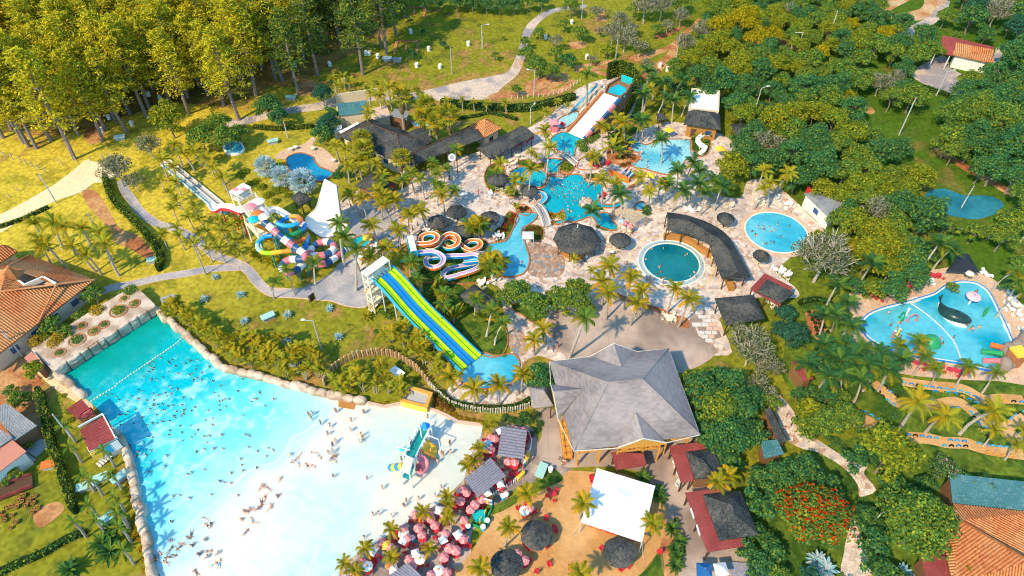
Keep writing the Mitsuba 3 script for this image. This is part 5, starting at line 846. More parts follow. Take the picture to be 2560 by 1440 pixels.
# footbridges
for pa, w_, lb in (([(10.2,119.45,0.4),(11.01,117.75,0.9),(11.79,116.62,0.9),(12.85,115.78,0.4)], 1.2, 'narrow grey footbridge below the landing pool'), ([(4.33,103.15,0.4),(5.05,101.33,1),(5.75,99.32,1),(6.35,97.35,0.3)], 1.4, 'arched grey footbridge with pale rails by the headland')):
    t = thing('footbridge', lb, 'bridge'); p = sp3(pa, 5); d = np.gradient(p, axis=0); nn = np.c_[-d[:, 1], d[:, 0], d[:, 0] * 0]; nn /= np.linalg.norm(nn, axis=1, keepdims=True)
    part(t, 'deck', cat_mesh([grid_mesh([p - nn * w_ / 2, p + nn * w_ / 2]), grid_mesh([p - nn * w_ / 2 - [0, 0, .3], p + nn * w_ / 2 - [0, 0, .3]])]), 'walk_grey')
    for s in (-1, 1): part(t, 'side_wall', tube(p + nn * s * w_ / 2 + [0, 0, .3], .14, 5), 'offwhite'); part(t, 'rail', tube(p + nn * s * w_ / 2 + [0, 0, .9], .05, 5), 'picket')
# rock mounds with sunbathing ledges inside the main pool
r = np.random.default_rng(8)
for c, lb in (([(13.8,104.38)][0], 'pale rock islet in the middle of the main pool'), ([(18.2,107.65)][0], 'rock ledge at the right shore of the main pool')):
    t = thing('rock_islet', lb, 'rock')
    for i in range(9): a = i * 2.4; part(t, 'boulder', blob((c[0] + .35 * math.sqrt(i) * math.cos(a), c[1] + .35 * math.sqrt(i) * math.sin(a), .2), .5, .45, .4, r, a), 'rock', smooth=True)
# ---------------------------------------------------------------- play structure in the wave pool
pl = thing('water_playground', 'white railed water playground with blue roof and four slides', 'playground')
e0, e1 = np.array([*[(-11.81,53.53)][0], 2.0]), np.array([*[(-13.53,48.41)][0], 2.0]); dd = (e1 - e0) / np.linalg.norm(e1 - e0); sd = np.array([-dd[1], dd[0], 0])
part(pl, 'bridge_deck', bar(e0, e1, 1.5, .12), 'teal')
for s in (-1, 1):
    part(pl, 'handrail', cat_mesh([bar(e0 + sd * s * .8 + [0, 0, z], e1 + sd * s * .8 + [0, 0, z], .09) for z in (.5, 1.0)]), 'white')
    for u in np.linspace(0, 1, 9): a = e0 + (e1 - e0) * u + sd * s * .8; part(pl, 'post', tube([(a[0], a[1], 0), (a[0], a[1], 3.05)], .08, 6), 'white')
for u in np.linspace(.1, .9, 8): a = e0 + (e1 - e0) * u; part(pl, 'baluster', cat_mesh([bar(a + sd * s * .8 + [0, 0, .1], a + dd * .5 + sd * s * .8 + [0, 0, 1.0], .06) for s in (-1, 1)]), 'white')
q = [np.array([*x, 4.2]) for x in [(-12.23,52.11),(-11.96,53.16),(-10.88,52.76),(-11.23,51.8)]]; cc = sum(q) / 4 + [0, 0, .9]; part(pl, 'blue_roof', cat_mesh([slab([q[i], q[(i + 1) % 4], cc], .05) for i in range(4)]), 'blue'); 
for x in q: part(pl, 'post', tube([(x[0], x[1], 0), x], .09, 6), 'white')
q = [np.array([*x, 3.6]) for x in [(-13.74,48.3),(-12.74,47.81),(-13.03,45.56),(-14.3,46.08)]]; part(pl, 'white_roof', prism(Polygon([x[:2] for x in q]), 3.6, 3.8), 'cream'); part(pl, 'tower_deck', prism(Polygon([x[:2] for x in q]).buffer(-.1), 1.9, 2.0), 'teal')
for x in q: part(pl, 'post', tube([(x[0], x[1], 0), x], .1, 6), 'white')
trough(pl, [(-12.07,50.82,2),(-11.48,50.71,1.5),(-10.8,50.57,0.9),(-10.22,50.54,0.25)], 1.6, .4, 'yellow', 'amber', 'amber', None, name='yellow_slide')
trough(pl, [(-12.31,48.5,2),(-11.81,48.62,1.8),(-11.49,48.2,1.5),(-11.61,47.78,1.2),(-12.16,47.66,0.9),(-12.38,47.97,0.7),(-12.17,48.38,0.5),(-11.54,47.96,0.2)], .9, .4, 'pink', 'rose', 'pink', None, name='pink_spiral_slide')
trough(pl, [(-13.45,50.31,2),(-14.02,50.88,1.4),(-14.67,51.65,0.3)], 1.5, .35, 'turquoise', 'turquoise', 'turquoise', None, name='green_slide')
pt = [np.array(x, float) for x in [(-14.26,47.78,1.9),(-14.74,47.85,1.6),(-15.25,48.03,1.2),(-15.76,48.21,0.8),(-16.16,48.39,0.4)]]
for i in range(4): part(pl, 'tube_slide', tube([pt[i], pt[i + 1]], .5, 10), ('yellow', 'blue', 'yellow', 'blue')[i], smooth=40)
for a in ([(-11.44,51.84,3),(-9.75,50.95,3.2),(-9.65,50.53,1.8)], [(-13.44,49.5,3),(-15.32,49.93,3.2),(-15.28,49.72,1.8)], [(-11.15,52.55,4),(-10.42,52.71,4.4)], [(-11.86,53.03,4),(-12.15,53.24,4.4)]): part(pl, 'spray_pipe', tube([np.array(x, float) for x in a], .07, 6), 'white')
part(pl, 'red_panel', bar(e0 + (e1 - e0) * .5 - sd * .8 + [0, 0, .5], e0 + (e1 - e0) * .62 - sd * .8 + [0, 0, .5], .06, .8), 'red'); part(pl, 'red_panel', bar(e0 + (e1 - e0) * .6 + sd * .8 + [0, 0, .5], e0 + (e1 - e0) * .8 + sd * .8 + [0, 0, .5], .06, .8), 'rose')
# ---------------------------------------------------------------- figures and toys in the kids pool
wh = thing('whale_slide', 'big black and white whale figure lying in the kids pool', 'play figure')
back = [(69.74,79.08,1.3),(69.47,77.92,0.9),(69.39,76.46,0.9),(69.79,75.47,1.2),(70.65,74.72,1.4),(71.62,74.34,1.2),(72.75,74.48,0.5)]; p = resample(sp3(back), .25); n_ = len(p); u = np.linspace(0, 1, n_); rad = .12 + 1.05 * np.clip(np.sin(np.pi * np.clip((u - .15) / .9, 0, 1)), 0, 1) ** .8
m = tube(p, rad, 14); v = m.vertices.copy(); v[:, 2] = .1 + (v[:, 2] - .1) * .75; part(wh, 'back', TM(v, m.faces), 'whale_black', smooth=True); paint('whale_black', (.015, .05, .05), .3)
bel = resample(sp3([(69.64,78.28,0.35),(69.41,76.96,0.35),(69.66,75.52,0.35),(70.28,74.24,0.35),(71.07,73.59,0.3),(71.74,73.34,0.2)]), .25); rb = .15 + .5 * np.sin(np.pi * np.linspace(.05, 1, len(bel))) ** .7; m = tube(bel, rb, 12); part(wh, 'belly', m, 'white', smooth=True)
part(wh, 'mouth', hull([(71.16,74.66,0.2),(72.1,74.37,0.2),(71.75,73.3,0.15),(70.85,73.88,0.6),(71.72,73.83,0.5)]), 'rose'); part(wh, 'tail_fluke', hull([(69.15,78.87,1.3),(70.17,79.28,1.5),(69.7,78.52,1.2),(69.29,78.74,1.6),(69.82,79.17,1.3)]), 'whale_black'); part(wh, 'fin', hull([(70.17,75.54,1.6),(71.15,75.11,1.6),(70.21,74.9,2.3),(70.32,75.43,1.4)]), 'whale_black')
ms2 = thing('mushroom_shower', 'pale pink mushroom shower on a white stem', 'fountain'); c = [(74.53,78.45)][0]; part(ms2, 'cap', lathe([(0, 2.15), (.5, 2.12), (1.0, 1.95), (1.12, 1.75), (1.0, 1.68), (0, 1.75)], 20, (*c, 0)), 'pink_pale', smooth=35); part(ms2, 'stem', tube([(*c, 0), (*c, 1.8)], .16, 8), 'white'); paint('pink_pale', (.75, .45, .47), .4)
part(ms2, 'hatch', lathe([(0, 2.24), (.2, 2.22), (.25, 2.1)], 10, (*c, 0)), 'grey')
def arch(name, label, cat, a, b, h, m_, r=.11):
    a, b = np.array(a), np.array(b); t = thing(name, label, cat); p = [np.r_[a + (b - a) * (.5 - .5 * math.cos(s)), h * math.sin(s) ** .7] for s in np.linspace(0.02, math.pi - .02, 14)]; part(t, 'pipe', tube(p, r, 8), m_, smooth=40); part(t, 'base', cat_mesh([lathe([(.25, 0), (.25, .2), (0, .22)], 8, (*x, 0)) for x in (a, b)]), m_)
arch('spray_arch', 'green cane shaped spray pipe in the kids pool', 'fountain', [(62.28,74.83)][0], [(62.07,75.4)][0], 1.7, 'green'); arch('spray_arch', 'red cane shaped spray pipe in the kids pool', 'fountain', [(62.93,74.69)][0], [(64.52,74.83)][0], 1.6, 'rose')
def pole(name, label, cat, a, z, m_, r=.08, top=None):
    t = thing(name, label, cat); part(t, 'shaft', tube([(*a, 0), (*a, z)], r, 7), m_)
    if top: part(t, 'head', top(a, z), m_)
    return t
def lean(name, label, cat, a, b, m_, r=.16):
    t = thing(name, label, cat); part(t, 'barrel', tube([np.array(a, float), np.array(b, float)], r, 9), m_, smooth=40); part(t, 'ring', tube([np.array(b, float) * .98 + np.array(a, float) * .02, np.array(b, float) * 1.005 - np.array(a, float) * .005], r * 1.25, 9), 'white'); return t
lean('spray_column', 'white leaning spray column between the two spray arches', 'fountain', *[(63.29,75.88,0.1),(63.06,75.69,1.9)], 'white'); lean('spray_column', 'red leaning spray column in the kids pool', 'fountain', *[(59.26,71.23,0.1),(59.29,71.36,1.6)], 'rose'); lean('spray_column', 'yellow leaning spray column in the kids pool', 'fountain', *[(59.82,71.23,0.1),(60.13,71.6,1.8)], 'yellow')
cr = thing('crocodile_figure', 'small green crocodile figure in the kids pool', 'play figure'); p = resample(sp3([(75.42,75.51,0.2),(76.07,76.23,0.35),(76.68,76.91,0.4),(77.31,77.49,0.25)]), .15); part(cr, 'body', tube(p, .06 + .22 * np.sin(np.linspace(.2, 3, len(p))), 8), 'green', smooth=True); part(cr, 'snout', hull([(77.13,77.33,0.2),(77.61,77.62,0.2),(77.44,77.73,0.3),(77,77.35,0.4)]), 'green')
tu = thing('turtle_shelter', 'green domed turtle shelter with red ramp in the kids pool', 'play figure'); c = [(64.79,70.02)][0]; part(tu, 'shell', lathe([(0, 1.7), (.7, 1.5), (1.2, 1.0), (1.45, .5), (1.3, .45)], 16, (*c, 0)), 'green', smooth=True); part(tu, 'leg', cat_mesh([tube([(c[0] + 1.1 * math.cos(a), c[1] + 1.1 * math.sin(a), 0), (c[0] + 1.1 * math.cos(a), c[1] + 1.1 * math.sin(a), .6)], .12, 6) for a in (.8, 2.3, 3.9, 5.5)]), 'green'); part(tu, 'ramp', bar([(62.33,69.41,0.1)][0], [(63.67,69.59,1)][0], .7, .1), 'rose')
for a, b, m_, lb in ((*[(74.85,67.61,1.6),(73.98,69.52,0.35)], 'orange', 'orange tube slide at the rock castle'), (*[(73.75,66.71,1.6),(71.93,68.28,0.35)], 'green', 'green tube slide at the rock castle'), (*[(72.73,65.42,1.6),(71.33,66.45,0.35)], 'rose', 'red tube slide at the rock castle')):
    t = thing('tube_slide', lb, 'water slide'); a, b = np.array(a), np.array(b); part(t, 'tube', tube([a, a + (b - a) * .5 + [0, 0, .1], b], .42, 12), m_, smooth=40); part(t, 'mouth_ring', tube([b + (b - a) * .005, b - (b - a) * .05], .47, 12), m_)
rc = thing('rock_castle', 'artificial rock castle with yellow tower beside the kids pool tubes', 'play figure'); r = np.random.default_rng(4)
for q in [(74.98,67.39),(76.1,68.43),(77.17,68.96),(78.26,69.49),(74.77,66.11),(76.07,67.14),(77.27,67.91),(78.48,68.7),(73.92,65.61),(78.8,69.75)]: part(rc, 'boulder', blob((*q, .6), 1.1, .9, 1.0 + .5 * r.random(), r, r.random() * 3), 'castle_rock', smooth=True)
matte('castle_rock', (.27, .22, .19)); c = [(75.21,66.11)][0]; part(rc, 'tower', box((*c, 1.4), (1.8, 1.8, 2.8), .2), 'terrace_terracotta'); part(rc, 'tower_roof', box((*c, 2.95), (2.0, 2.0, .3), .2), 'yellow'); c = [(79.04,70.02)][0]; part(rc, 'tower', box((*c, 1.6), (1.5, 1.5, 3.2), .5), 'castle_rock'); part(rc, 'tower_roof', box((*c, 3.3), (1.7, 1.7, .3), .5), 'yellow')
single('water_slide_mat', prism(Polygon([(-25.01,59.32),(-24.58,59.44),(-22.51,58.86),(-22.6,57.83),(-24.87,58.28)]), .1, .2), 'wood', 'brown timber mat with a reclining figure at the beach edge', 'mat')

# ---------------------------------------------------------------- plants: one prototype of each kind, then instances
bs('foliage', {'type': 'principledthin', 'base_color': {'type': 'mesh_attribute', 'name': 'vertex_color'}, 'roughness': .55, 'spec_trans': 0.0, 'diff_trans': .95, 'eta': 1.4})
for k, c in dict(frond_yellow=(.40, .30, .02), frond_green=(.11, .21, .035), frond_olive=(.24, .24, .02), frond_dark=(.04, .13, .045), frond_gold=(.58, .33, .02), frond_silver=(.42, .50, .52), frond_lime=(.34, .34, .03), frond_blue=(.28, .5, .56), frond_brown=(.30, .2, .09)).items():
    bs(k, {'type': 'principledthin', 'base_color': {'type': 'rgb', 'value': list(c)}, 'roughness': .45, 'spec_trans': 0.0, 'diff_trans': .6, 'eta': 1.45})
def leaf_quads(pos, nrm, size, r, aspect=1.0):
    n = len(pos); nrm = nrm / (np.linalg.norm(nrm, axis=1, keepdims=True) + 1e-9)
    a = np.cross(nrm, r.normal(size=(n, 3))); a /= np.linalg.norm(a, axis=1, keepdims=True) + 1e-9; b = np.cross(nrm, a)
    s = size * (.65 + .7 * r.random((n, 1)))
    a, b = a * s * .5, b * s * .5 * aspect
    v = np.stack([pos - a, pos - b * .8, pos + a, pos + b * .8], 1).reshape(-1, 3)
    i = np.arange(n)[:, None] * 4
    return v, np.vstack([i + [0, 1, 2], i + [0, 2, 3]])
def leaf_colors(n, cols, r, var=.2):
    k = r.choice(len(cols), n, p=np.array([c[3] for c in cols]) / sum(c[3] for c in cols))
    c = np.array([c[:3] for c in cols])[k] * (1 + var * r.normal(size=(n, 1)))
    return np.repeat(np.clip(c, .003, .9), 4, 0)
groups_made = {}
def shapegroup(key, entries):
    scene[key] = {'type': 'shapegroup', **entries}; groups_made[key] = entries
def lobes(r, n, R, flat):
    out = []
    for i in range(n):
        a, rad = 2.399 * i + r.random() * .6, math.sqrt((i + .5) / n)
        x, y = math.cos(a) * rad * R * .74, math.sin(a) * rad * R * .74
        out.append((x, y, R * flat * (1 - rad * rad) * .62 + R * .12 * r.normal(), R * (.26 + .15 * r.random())))
    return out
def limb_mesh(r, h, R, ends, rad):
    ms = [tube([(0, 0, -.1), (.05 * R * r.normal(), .05 * R * r.normal(), h * .5), (0, 0, h)], [rad, rad * .75, rad * .6], 7)]
    for (x, y, z) in ends:
        m = np.array([x * .45, y * .45, h + (z - h) * .55 + .1 * R])
        ms.append(tube([(0, 0, h * (.75 + .25 * r.random())), m, (x, y, z)], [rad * .5, rad * .3, rad * .12], 5))
    return cat_mesh(ms)
def broadleaf(key, R, cols, seed, n, leaf, flat=.85, hollow=0.0, bark='bark', nl=18, flowers=None, twigs=False):
    r = np.random.default_rng(seed); h = R * .8; L_ = lobes(r, nl, R, flat); P_, N_ = [], []
    per = n // nl; z0 = h + R * .25
    for (x, y, z, q) in L_:
        d = r.normal(size=(per, 3)); d[:, 2] = np.abs(d[:, 2]) * 1.1 - .35; d /= np.linalg.norm(d, axis=1, keepdims=True)
        P_.append(np.array([x, y, z + z0]) + d * q * (hollow + (1 - hollow) * r.random((per, 1)) ** .35) * np.array([1, 1, .8])); N_.append(d + [0, 0, .5] + .55 * r.normal(size=(per, 3)))
    pos, nr = np.vstack(P_), np.vstack(N_)
    v, f = leaf_quads(pos, nr, leaf, r, .8); c = leaf_colors(len(pos), cols, r)
    e = {'trunk': mikit.ply(limb_mesh(r, h, R, [(x, y, z + z0 - q * .2) for x, y, z, q in L_], R * .055), bark)}
    if twigs:
        tw = []
        for (x, y, z, q) in L_:
            for _ in range(7):
                d = r.normal(size=3); d[2] = abs(d[2]); d /= np.linalg.norm(d)
                tw.append(tube([(x * .6, y * .6, z + z0 - q), np.array([x, y, z + z0]) + d * q * .5, np.array([x, y, z + z0]) + d * q * 1.12], [R * .016, R * .012, R * .006], 4))
        e['branch'] = mikit.ply(cat_mesh(tw), 'pale_bark')
    e['crown'] = mikit.ply(TM(v, f), 'foliage', color=c)
    if flowers is not None:
        top = pos[(nr[:, 2] > .3)]; k = r.choice(len(top), flowers[1])
        keep = top[k]; keep = keep[meshkit.noise(keep * .8) > .38] * 1.0; keep[:, 2] += .12
        v, f = leaf_quads(keep, r.normal(size=keep.shape) * .5 + [0, 0, 1], leaf * flowers[2], r)
        e['blossom'] = mikit.ply(TM(v, f), 'foliage', color=leaf_colors(len(keep), flowers[0], r))
    shapegroup(key, e)
TINT = dict(D=[(.045, .17, .075, 5), (.10, .25, .07, 4), (.24, .33, .05, 2.4)], G=[(.085, .22, .06, 5), (.20, .31, .045, 4), (.36, .39, .04, 2.2)], Y=[(.15, .25, .035, 4), (.30, .34, .03, 3.5), (.46, .42, .03, 1.4)],
            O=[(.42, .34, .015, 5), (.62, .48, .02, 3), (.18, .22, .02, 2.5)], S=[(.19, .22, .09, 4), (.27, .27, .12, 3), (.09, .14, .06, 3)], T=[(.04, .14, .09, 5), (.07, .20, .11, 3)])
SIZES = (('s', 1.9, 850, .34, 10), ('m', 3.3, 2300, .40, 16), ('l', 5.4, 5200, .46, 26))
for t_ in 'DGYOST':
    for (sz, R_, n_, lf_, nl_) in SIZES:
        for v_ in range(2 if t_ in 'DGY' else 1):
            broadleaf(f'tree_{t_}{sz}{v_}', R_, [tuple(np.array(c[:3]) * ((1, 1, 1) if not v_ else (1.15, 1.03, .92) if t_ != 'D' else (.92, 1.02, 1.08))) + (c[3],) for c in TINT[t_]], ord(t_) * 31 + len(sz) + v_ * 7 + int(R_ * 10), n_ if t_ != 'S' else n_ // 2, lf_ if t_ != 'S' else lf_ * .8, .85 if t_ != 'S' else .75, .25 if t_ == 'S' else .0, 'pale_bark' if t_ in 'SO' else 'bark', nl_, twigs=(t_ == 'S'))
broadleaf('tree_R', 5.4, TINT['G'], 91, 5200, .44, .8, nl=26, flowers=([(.62, .035, .008, 4), (.75, .09, .01, 2)], 1250, .95))
broadleaf('tree_P', 3.3, TINT['D'], 92, 2300, .38, .8, nl=16, flowers=([(.75, .42, .5, 1)], 240, .8))
KIND = dict(D=('dark green tree', 'round dense dark green tree'), G=('mid green tree', 'leafy mid green tree'), Y=('olive green tree', 'yellowish olive green tree'), O=('golden tree', 'golden yellow flowering tree'),
            S=('pale twiggy tree', 'thin greyish tree with pale twigs'), T=('bluish tree', 'bluish green tree'), R=('', 'tree covered in scarlet red blossom'), P=('', 'low dark tree with pink blossom'))
def fit(look_, short, k, n, where):
    """at most 16 words: the longer look if it fits, else the shorter one"""
    if n == 1: return f'{look_} {where}'
    tail = (f', {nth(k, n)}of {n} {where}' if n <= 50 else f' among those {where}').replace('left, of', 'left of')
    for a in (look_, short, ' '.join(short.split()[-2:]), short.split()[-1]):
        if len((a + tail).split()) <= 16: return a + tail
    return short.split()[-1] + tail
NAMES = dict(D='dark_tree', G='green_tree', Y='olive_green_tree', O='golden_tree', S='sparse_tree', T='bluish_tree', R='flame_tree', P='pink_blossom_tree')
def trees(pts, where):
    """(x, y, crown radius, tint) on the ground"""
    by = {}
    for p in pts: by.setdefault(p[3], []).append(p)
    for t_, ps in by.items():
        order = photo_order(ps); n = len(ps)
        for k, i in enumerate(order):
            x, y, R = ps[i][:3]
            if t_ in 'RP': g, R0 = f'tree_{t_}', 5.4 if t_ == 'R' else 3.3
            else:
                sz, R0 = min((('s', 1.9), ('m', 3.3), ('l', 5.4)), key=lambda q: abs(math.log(q[1] / R)))
                g = f'tree_{t_}{sz}{int(rng.integers(2)) if t_ in "DGY" else 0}'
            s = R / R0
            lab = KIND[t_][1]
            lb, gr = fit(lab, KIND[t_][0], k, n, where), None if n == 1 else f'{lab}s {where}'
            key = thing(NAMES[t_], lb, 'tree', gr)
            scene[key] = {'type': 'instance', 'to_world': T().translate([x, y, 0]).rotate([0, 0, 1], float(rng.random() * 360)).scale([s * (.95 + .1 * rng.random()), s * (.95 + .1 * rng.random()), s * (.9 + .25 * rng.random())]), 'sg': {'type': 'ref', 'id': g}}
# pines
def pine(key, cols, seed, h=22.0):
    r = np.random.default_rng(seed); P_, N_ = [], []; br = []
    for i in range(30):
        u = i / 29; z = h * (.34 + .65 * u); n_arm = 4
        for k in range(n_arm):
            a = r.random() * 6.283; ln = (3.3 * (1 - u) ** .7 + .6) * (.7 + .5 * r.random()) * (1 if u > .12 else .75)
            d = np.array([math.cos(a), math.sin(a), .35 - .25 * (1 - u)])
            e = np.array([0, 0, z]) + d * ln
            if i % 3 == 0: br.append(tube([(0, 0, z - .2), e], [.07, .02], 4))
            m = 30
            t = .35 + .7 * r.random((m, 1)); p = np.array([0, 0, z]) + d * ln * t + r.normal(size=(m, 3)) * [.33, .33, .30]
            P_.append(p); N_.append(r.normal(size=(m, 3)) * .8 + [0, 0, .6] + d * .3)
    pos, nr = np.vstack(P_), np.vstack(N_)
    v, f = leaf_quads(pos, nr, .58, r, .42)
    bend = .25 * r.normal(size=2)
    tr = tube([(0, 0, -.1), (bend[0], bend[1], h * .3), (bend[0] * .6, bend[1] * .6, h * .6), (0, 0, h * .98)], [.30, .24, .17, .04], 7)
    shapegroup(key, {'trunk': mikit.ply(tr, 'bark'), 'branch': mikit.ply(cat_mesh(br), 'bark'), 'crown': mikit.ply(TM(v, f), 'foliage', color=leaf_colors(len(pos), cols, r))})
PY_GLOW, PG = [(.50, .46, .03, 4), (.78, .62, .03, 3.5), (.20, .27, .04, 2.2)], [(.15, .24, .045, 4), (.34, .35, .035, 3), (.06, .16, .05, 2.5)]  # first set has the warm golden light painted into its leaf colours
for i in range(4): pine(f'pine_glow{i}', PY_GLOW, 200 + i, 20 + i); pine(f'pine_g{i}', PG, 300 + i, 20 + i)
def pines(pts, where, group, nf_=0):
    fo = photo_order(pts[:nf_])
    for ix, (x, y) in enumerate(pts):
        yel = (-46 - x) / 40 + .5 * rng.normal() * .6  # pines farther left get the crowns with painted glow
        g = ('pine_glow' if yel > 0 else 'pine_g') + str(int(rng.integers(4)))
        key = thing('pine_tree', f'tall pine with {"glow tinted yellowish" if yel > 0 else "deep green"} crown deep {where}' if ix >= nf_ else f'bare stemmed pine, {NTH[fo.index(ix) + 1]} from left in the front row of the wood', 'tree', (('yellowish ' if yel > 0 else 'green ') + group) if ix >= nf_ else 'front row of the pine wood')
        s = .86 + .26 * rng.random()
        scene[key] = {'type': 'instance', 'to_world': T().translate([x, y, 0]).rotate([0, 0, 1], float(rng.random() * 360)).scale([s * 1.32, s * 1.32, s * .96]), 'sg': {'type': 'ref', 'id': g}}
front = [(-106.68,125.81),(-99.73,122.63),(-101.42,123.92),(-97.83,121.92),(-96.16,124.79),(-88.46,118.31),(-91.33,126.99),(-95.24,128.78),(-85.33,124.64),(-86.31,128.78),(-85.37,131.83),(-81.18,127.58),(-83.45,134.98),(-79.21,133.4),(-79.67,136.42),(-70.67,134.98),(-72.94,141.54),(-59.02,132.61),(-63.89,138.21),(-57.84,142.39),(-54.95,149.4),(-53.24,148.86),(-48.24,142.73),(-45.58,151.59),(-50.34,158.8),(-42.99,166.86),(-35.08,151.78),(-32.58,165.21),(-30.62,161.36),(-29.22,170.67),(-35.96,177.72),(-31.15,181.16),(-41.69,177.72),(-30,187.09),(-90,132.61),(-99.84,129.53),(-106.3,128.78),(-76.04,138.71),(-68.69,142.39),(-61.69,146.72),(-59.33,154.01)]
forest = Polygon([(-119.49,128.03),(-102.32,125.81),(-93.22,128.03),(-84.81,132.61),(-75.59,138.71),(-65.07,142.39),(-56.3,151.22),(-50.34,158.8),(-42.34,168.96),(-34.4,177.72),(-31.83,187.09),(-35.41,207.98),(-81.26,216.65),(-184.04,216.65)])
fx0, fy0, fx1, fy1 = forest.bounds; pts = [tuple(p) for p in front]; fr = np.random.default_rng(11)
for _ in range(9000):
    q = (fx0 + (fx1 - fx0) * fr.random(), fy0 + (fy1 - fy0) * fr.random())
    if len(pts) >= 290: break
    if forest.contains(Point(q)) and min((q[0] - a[0]) ** 2 + (q[1] - a[1]) ** 2 for a in pts) > 4.6 ** 2: pts.append(q)
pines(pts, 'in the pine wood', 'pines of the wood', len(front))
# palms: a trunk and single fronds
def frond(L_, droop, lean, w, r, n=11, half=9):
    """pinnate leaf along +x: rachis and two rows of leaflets"""
    t = np.linspace(0, 1, n); x = L_ * (t - .18 * t ** 2.5); z = L_ * (lean * t - droop * t ** 2.1)
    c = np.c_[x, np.zeros(n), z]; v, f = [], []
    wr = .035 * L_ * (1 - .8 * t)
    for i in range(n): v += [c[i] + [0, -wr[i], 0], c[i] + [0, wr[i], 0]]
    for i in range(n - 1): f += [[2 * i, 2 * i + 2, 2 * i + 3], [2 * i, 2 * i + 3, 2 * i + 1]]
    for i in range(1, n * 3 - 1):
        u = i / (n * 3 - 1); p = np.array([np.interp(u, t, x), 0, np.interp(u, t, z)]); q = w * 1.15 * L_ * math.sin(math.pi * min(1, .12 + u * .95)) ** .6 * (.7 + .5 * r.random())
        for s in (-1, 1):
            k = len(v); d = np.array([.55 * q, s * q, -.42 * q * (.6 + .8 * r.random())]); e = np.array([.022 * L_ * (11 / n), 0, 0])
            v += [p - e * .8, p + e, p + d]; f.append([k, k + 1, k + 2])
    return TM(v, f)
def rot_z(m, a, up=0.0):
    m = m.copy()
    if up: m.apply_transform(trimesh.transformations.rotation_matrix(-up, [0, 1, 0]))
    m.apply_transform(trimesh.transformations.rotation_matrix(a, [0, 0, 1])); return m
def palm(key, h, L_, n, mats, seed, trunk='palm_bark', rad=.15, droop=.75, lean=.55, w=.17, curve=.5, shaft=None):
    r = np.random.default_rng(seed); e = {}
    bend = r.normal(size=2) * curve; top = np.array([bend[0], bend[1], h])
    e['trunk'] = mikit.ply(tube([(0, 0, -.1), (bend[0] * .1, bend[1] * .1, h * .35), (bend[0] * .45, bend[1] * .45, h * .7), top], [rad * 1.35, rad, rad * .9, rad * .8], 8), trunk, smooth=40)
    if shaft: e['crownshaft'] = mikit.ply(tube([top, top + [0, 0, .9]], [rad * .95, rad * .6], 8), shaft, smooth=40); top = top + [0, 0, .8]
    for i in range(n):
        u = i / n; m = frond(L_ * (.8 + .3 * r.random()), droop * (.75 + .5 * r.random()), lean, w, r)
        m = rot_z(m, i * 2.399 + .4 * r.random(), .95 - 1.35 * u + .15 * r.normal()); m.apply_translation(top)
        e['frond' if i == 0 else f'frond_{i:03d}'] = mikit.ply(m, mats[-1] if u > .82 else mats[0] if r.random() < .6 else mats[1 % len(mats)])
    shapegroup(key, e)
for i in range(3):
    palm(f'coconut{i}', 6.5, 2.55, 17, ('frond_olive', 'frond_yellow', 'frond_gold'), 400 + i)
    palm(f'coconut_short{i}', 3.2, 2.2, 15, ('frond_yellow', 'frond_olive', 'frond_gold'), 410 + i, rad=.13)
    palm(f'royal{i}', 8.5, 2.8, 16, ('frond_green', 'frond_olive', 'frond_olive'), 420 + i, 'pale_bark', .22, shaft='frond_lime')
    palm(f'foxtail{i}', 5.0, 2.05, 14, ('frond_green', 'frond_olive', 'frond_yellow'), 430 + i, 'pale_bark', .14, .85, .5, .22)
    palm(f'dark_palm{i}', 5.5, 2.75, 18, ('frond_dark', 'frond_green', 'frond_olive'), 440 + i, 'pale_bark', .15, .8, .55, .2)
    palm(f'sunny_palm{i}', 5.5, 2.35, 15, ('frond_lime', 'frond_yellow', 'frond_lime'), 450 + i, 'pale_bark', .16, .8, .5, .2)
    palm(f'young_palm{i}', 2.2, 1.35, 12, ('frond_lime', 'frond_olive', 'frond_yellow'), 460 + i, 'pale_bark', .08, .7, .6, .2, .15)
def fan_leaf(R, r, n=9):
    v = [np.zeros(3)]; f = []
    for k in range(n):
        a = -2.1 + 4.2 * k / (n - 1)
        for da, rr in ((-.2, .62), (0, 1.0), (.2, .62)): v.append(np.array([math.cos(a + da) * rr * R, math.sin(a + da) * rr * R, -.22 * R * rr ** 2 + .05 * R * r.normal()]))
        f += [[0, 1 + 3 * k, 2 + 3 * k], [0, 2 + 3 * k, 3 + 3 * k]]
    return TM(v, f)
def fan_palm(key, h, R, n, mats, seed, skirt=True, rad=.2, stalk=1.0):
    r = np.random.default_rng(seed); e = {'trunk': mikit.ply(tube([(0, 0, -.1), (0, 0, h * .5), (.1, 0, h)], [rad * 1.3, rad, rad], 8), 'palm_bark', smooth=40)}
    for i in range(n):
        el = 1.3 - 1.9 * i / n; m = fan_leaf(R, r); m.apply_translation([stalk * .4, 0, 0])
        m = rot_z(m, 2.399 * i, el); d = np.array([math.cos(2.399 * i) * math.cos(el), math.sin(2.399 * i) * math.cos(el), math.sin(el)]) * stalk
        m.apply_translation(np.array([.1, 0, h + .1]) + d); e['leaf' if i == 0 else f'leaf_{i:03d}'] = mikit.ply(m, mats[i % len(mats)])
    if skirt: e['dead_leaf_skirt'] = mikit.ply(lathe([(.25, h * .5), (.6, h * .62), (.75, h * .9), (.3, h + .1)], 9), 'frond_brown')
    shapegroup(key, e)
for i in range(2): fan_palm(f'fan_palm{i}', 7.5, 1.15, 26, ('frond_yellow', 'frond_olive', 'frond_lime'), 500 + i); fan_palm(f'silver_palm{i}', 3.0, 1.7, 34, ('frond_silver', 'frond_silver', 'frond_blue'), 510 + i, False, .28, 1.7)
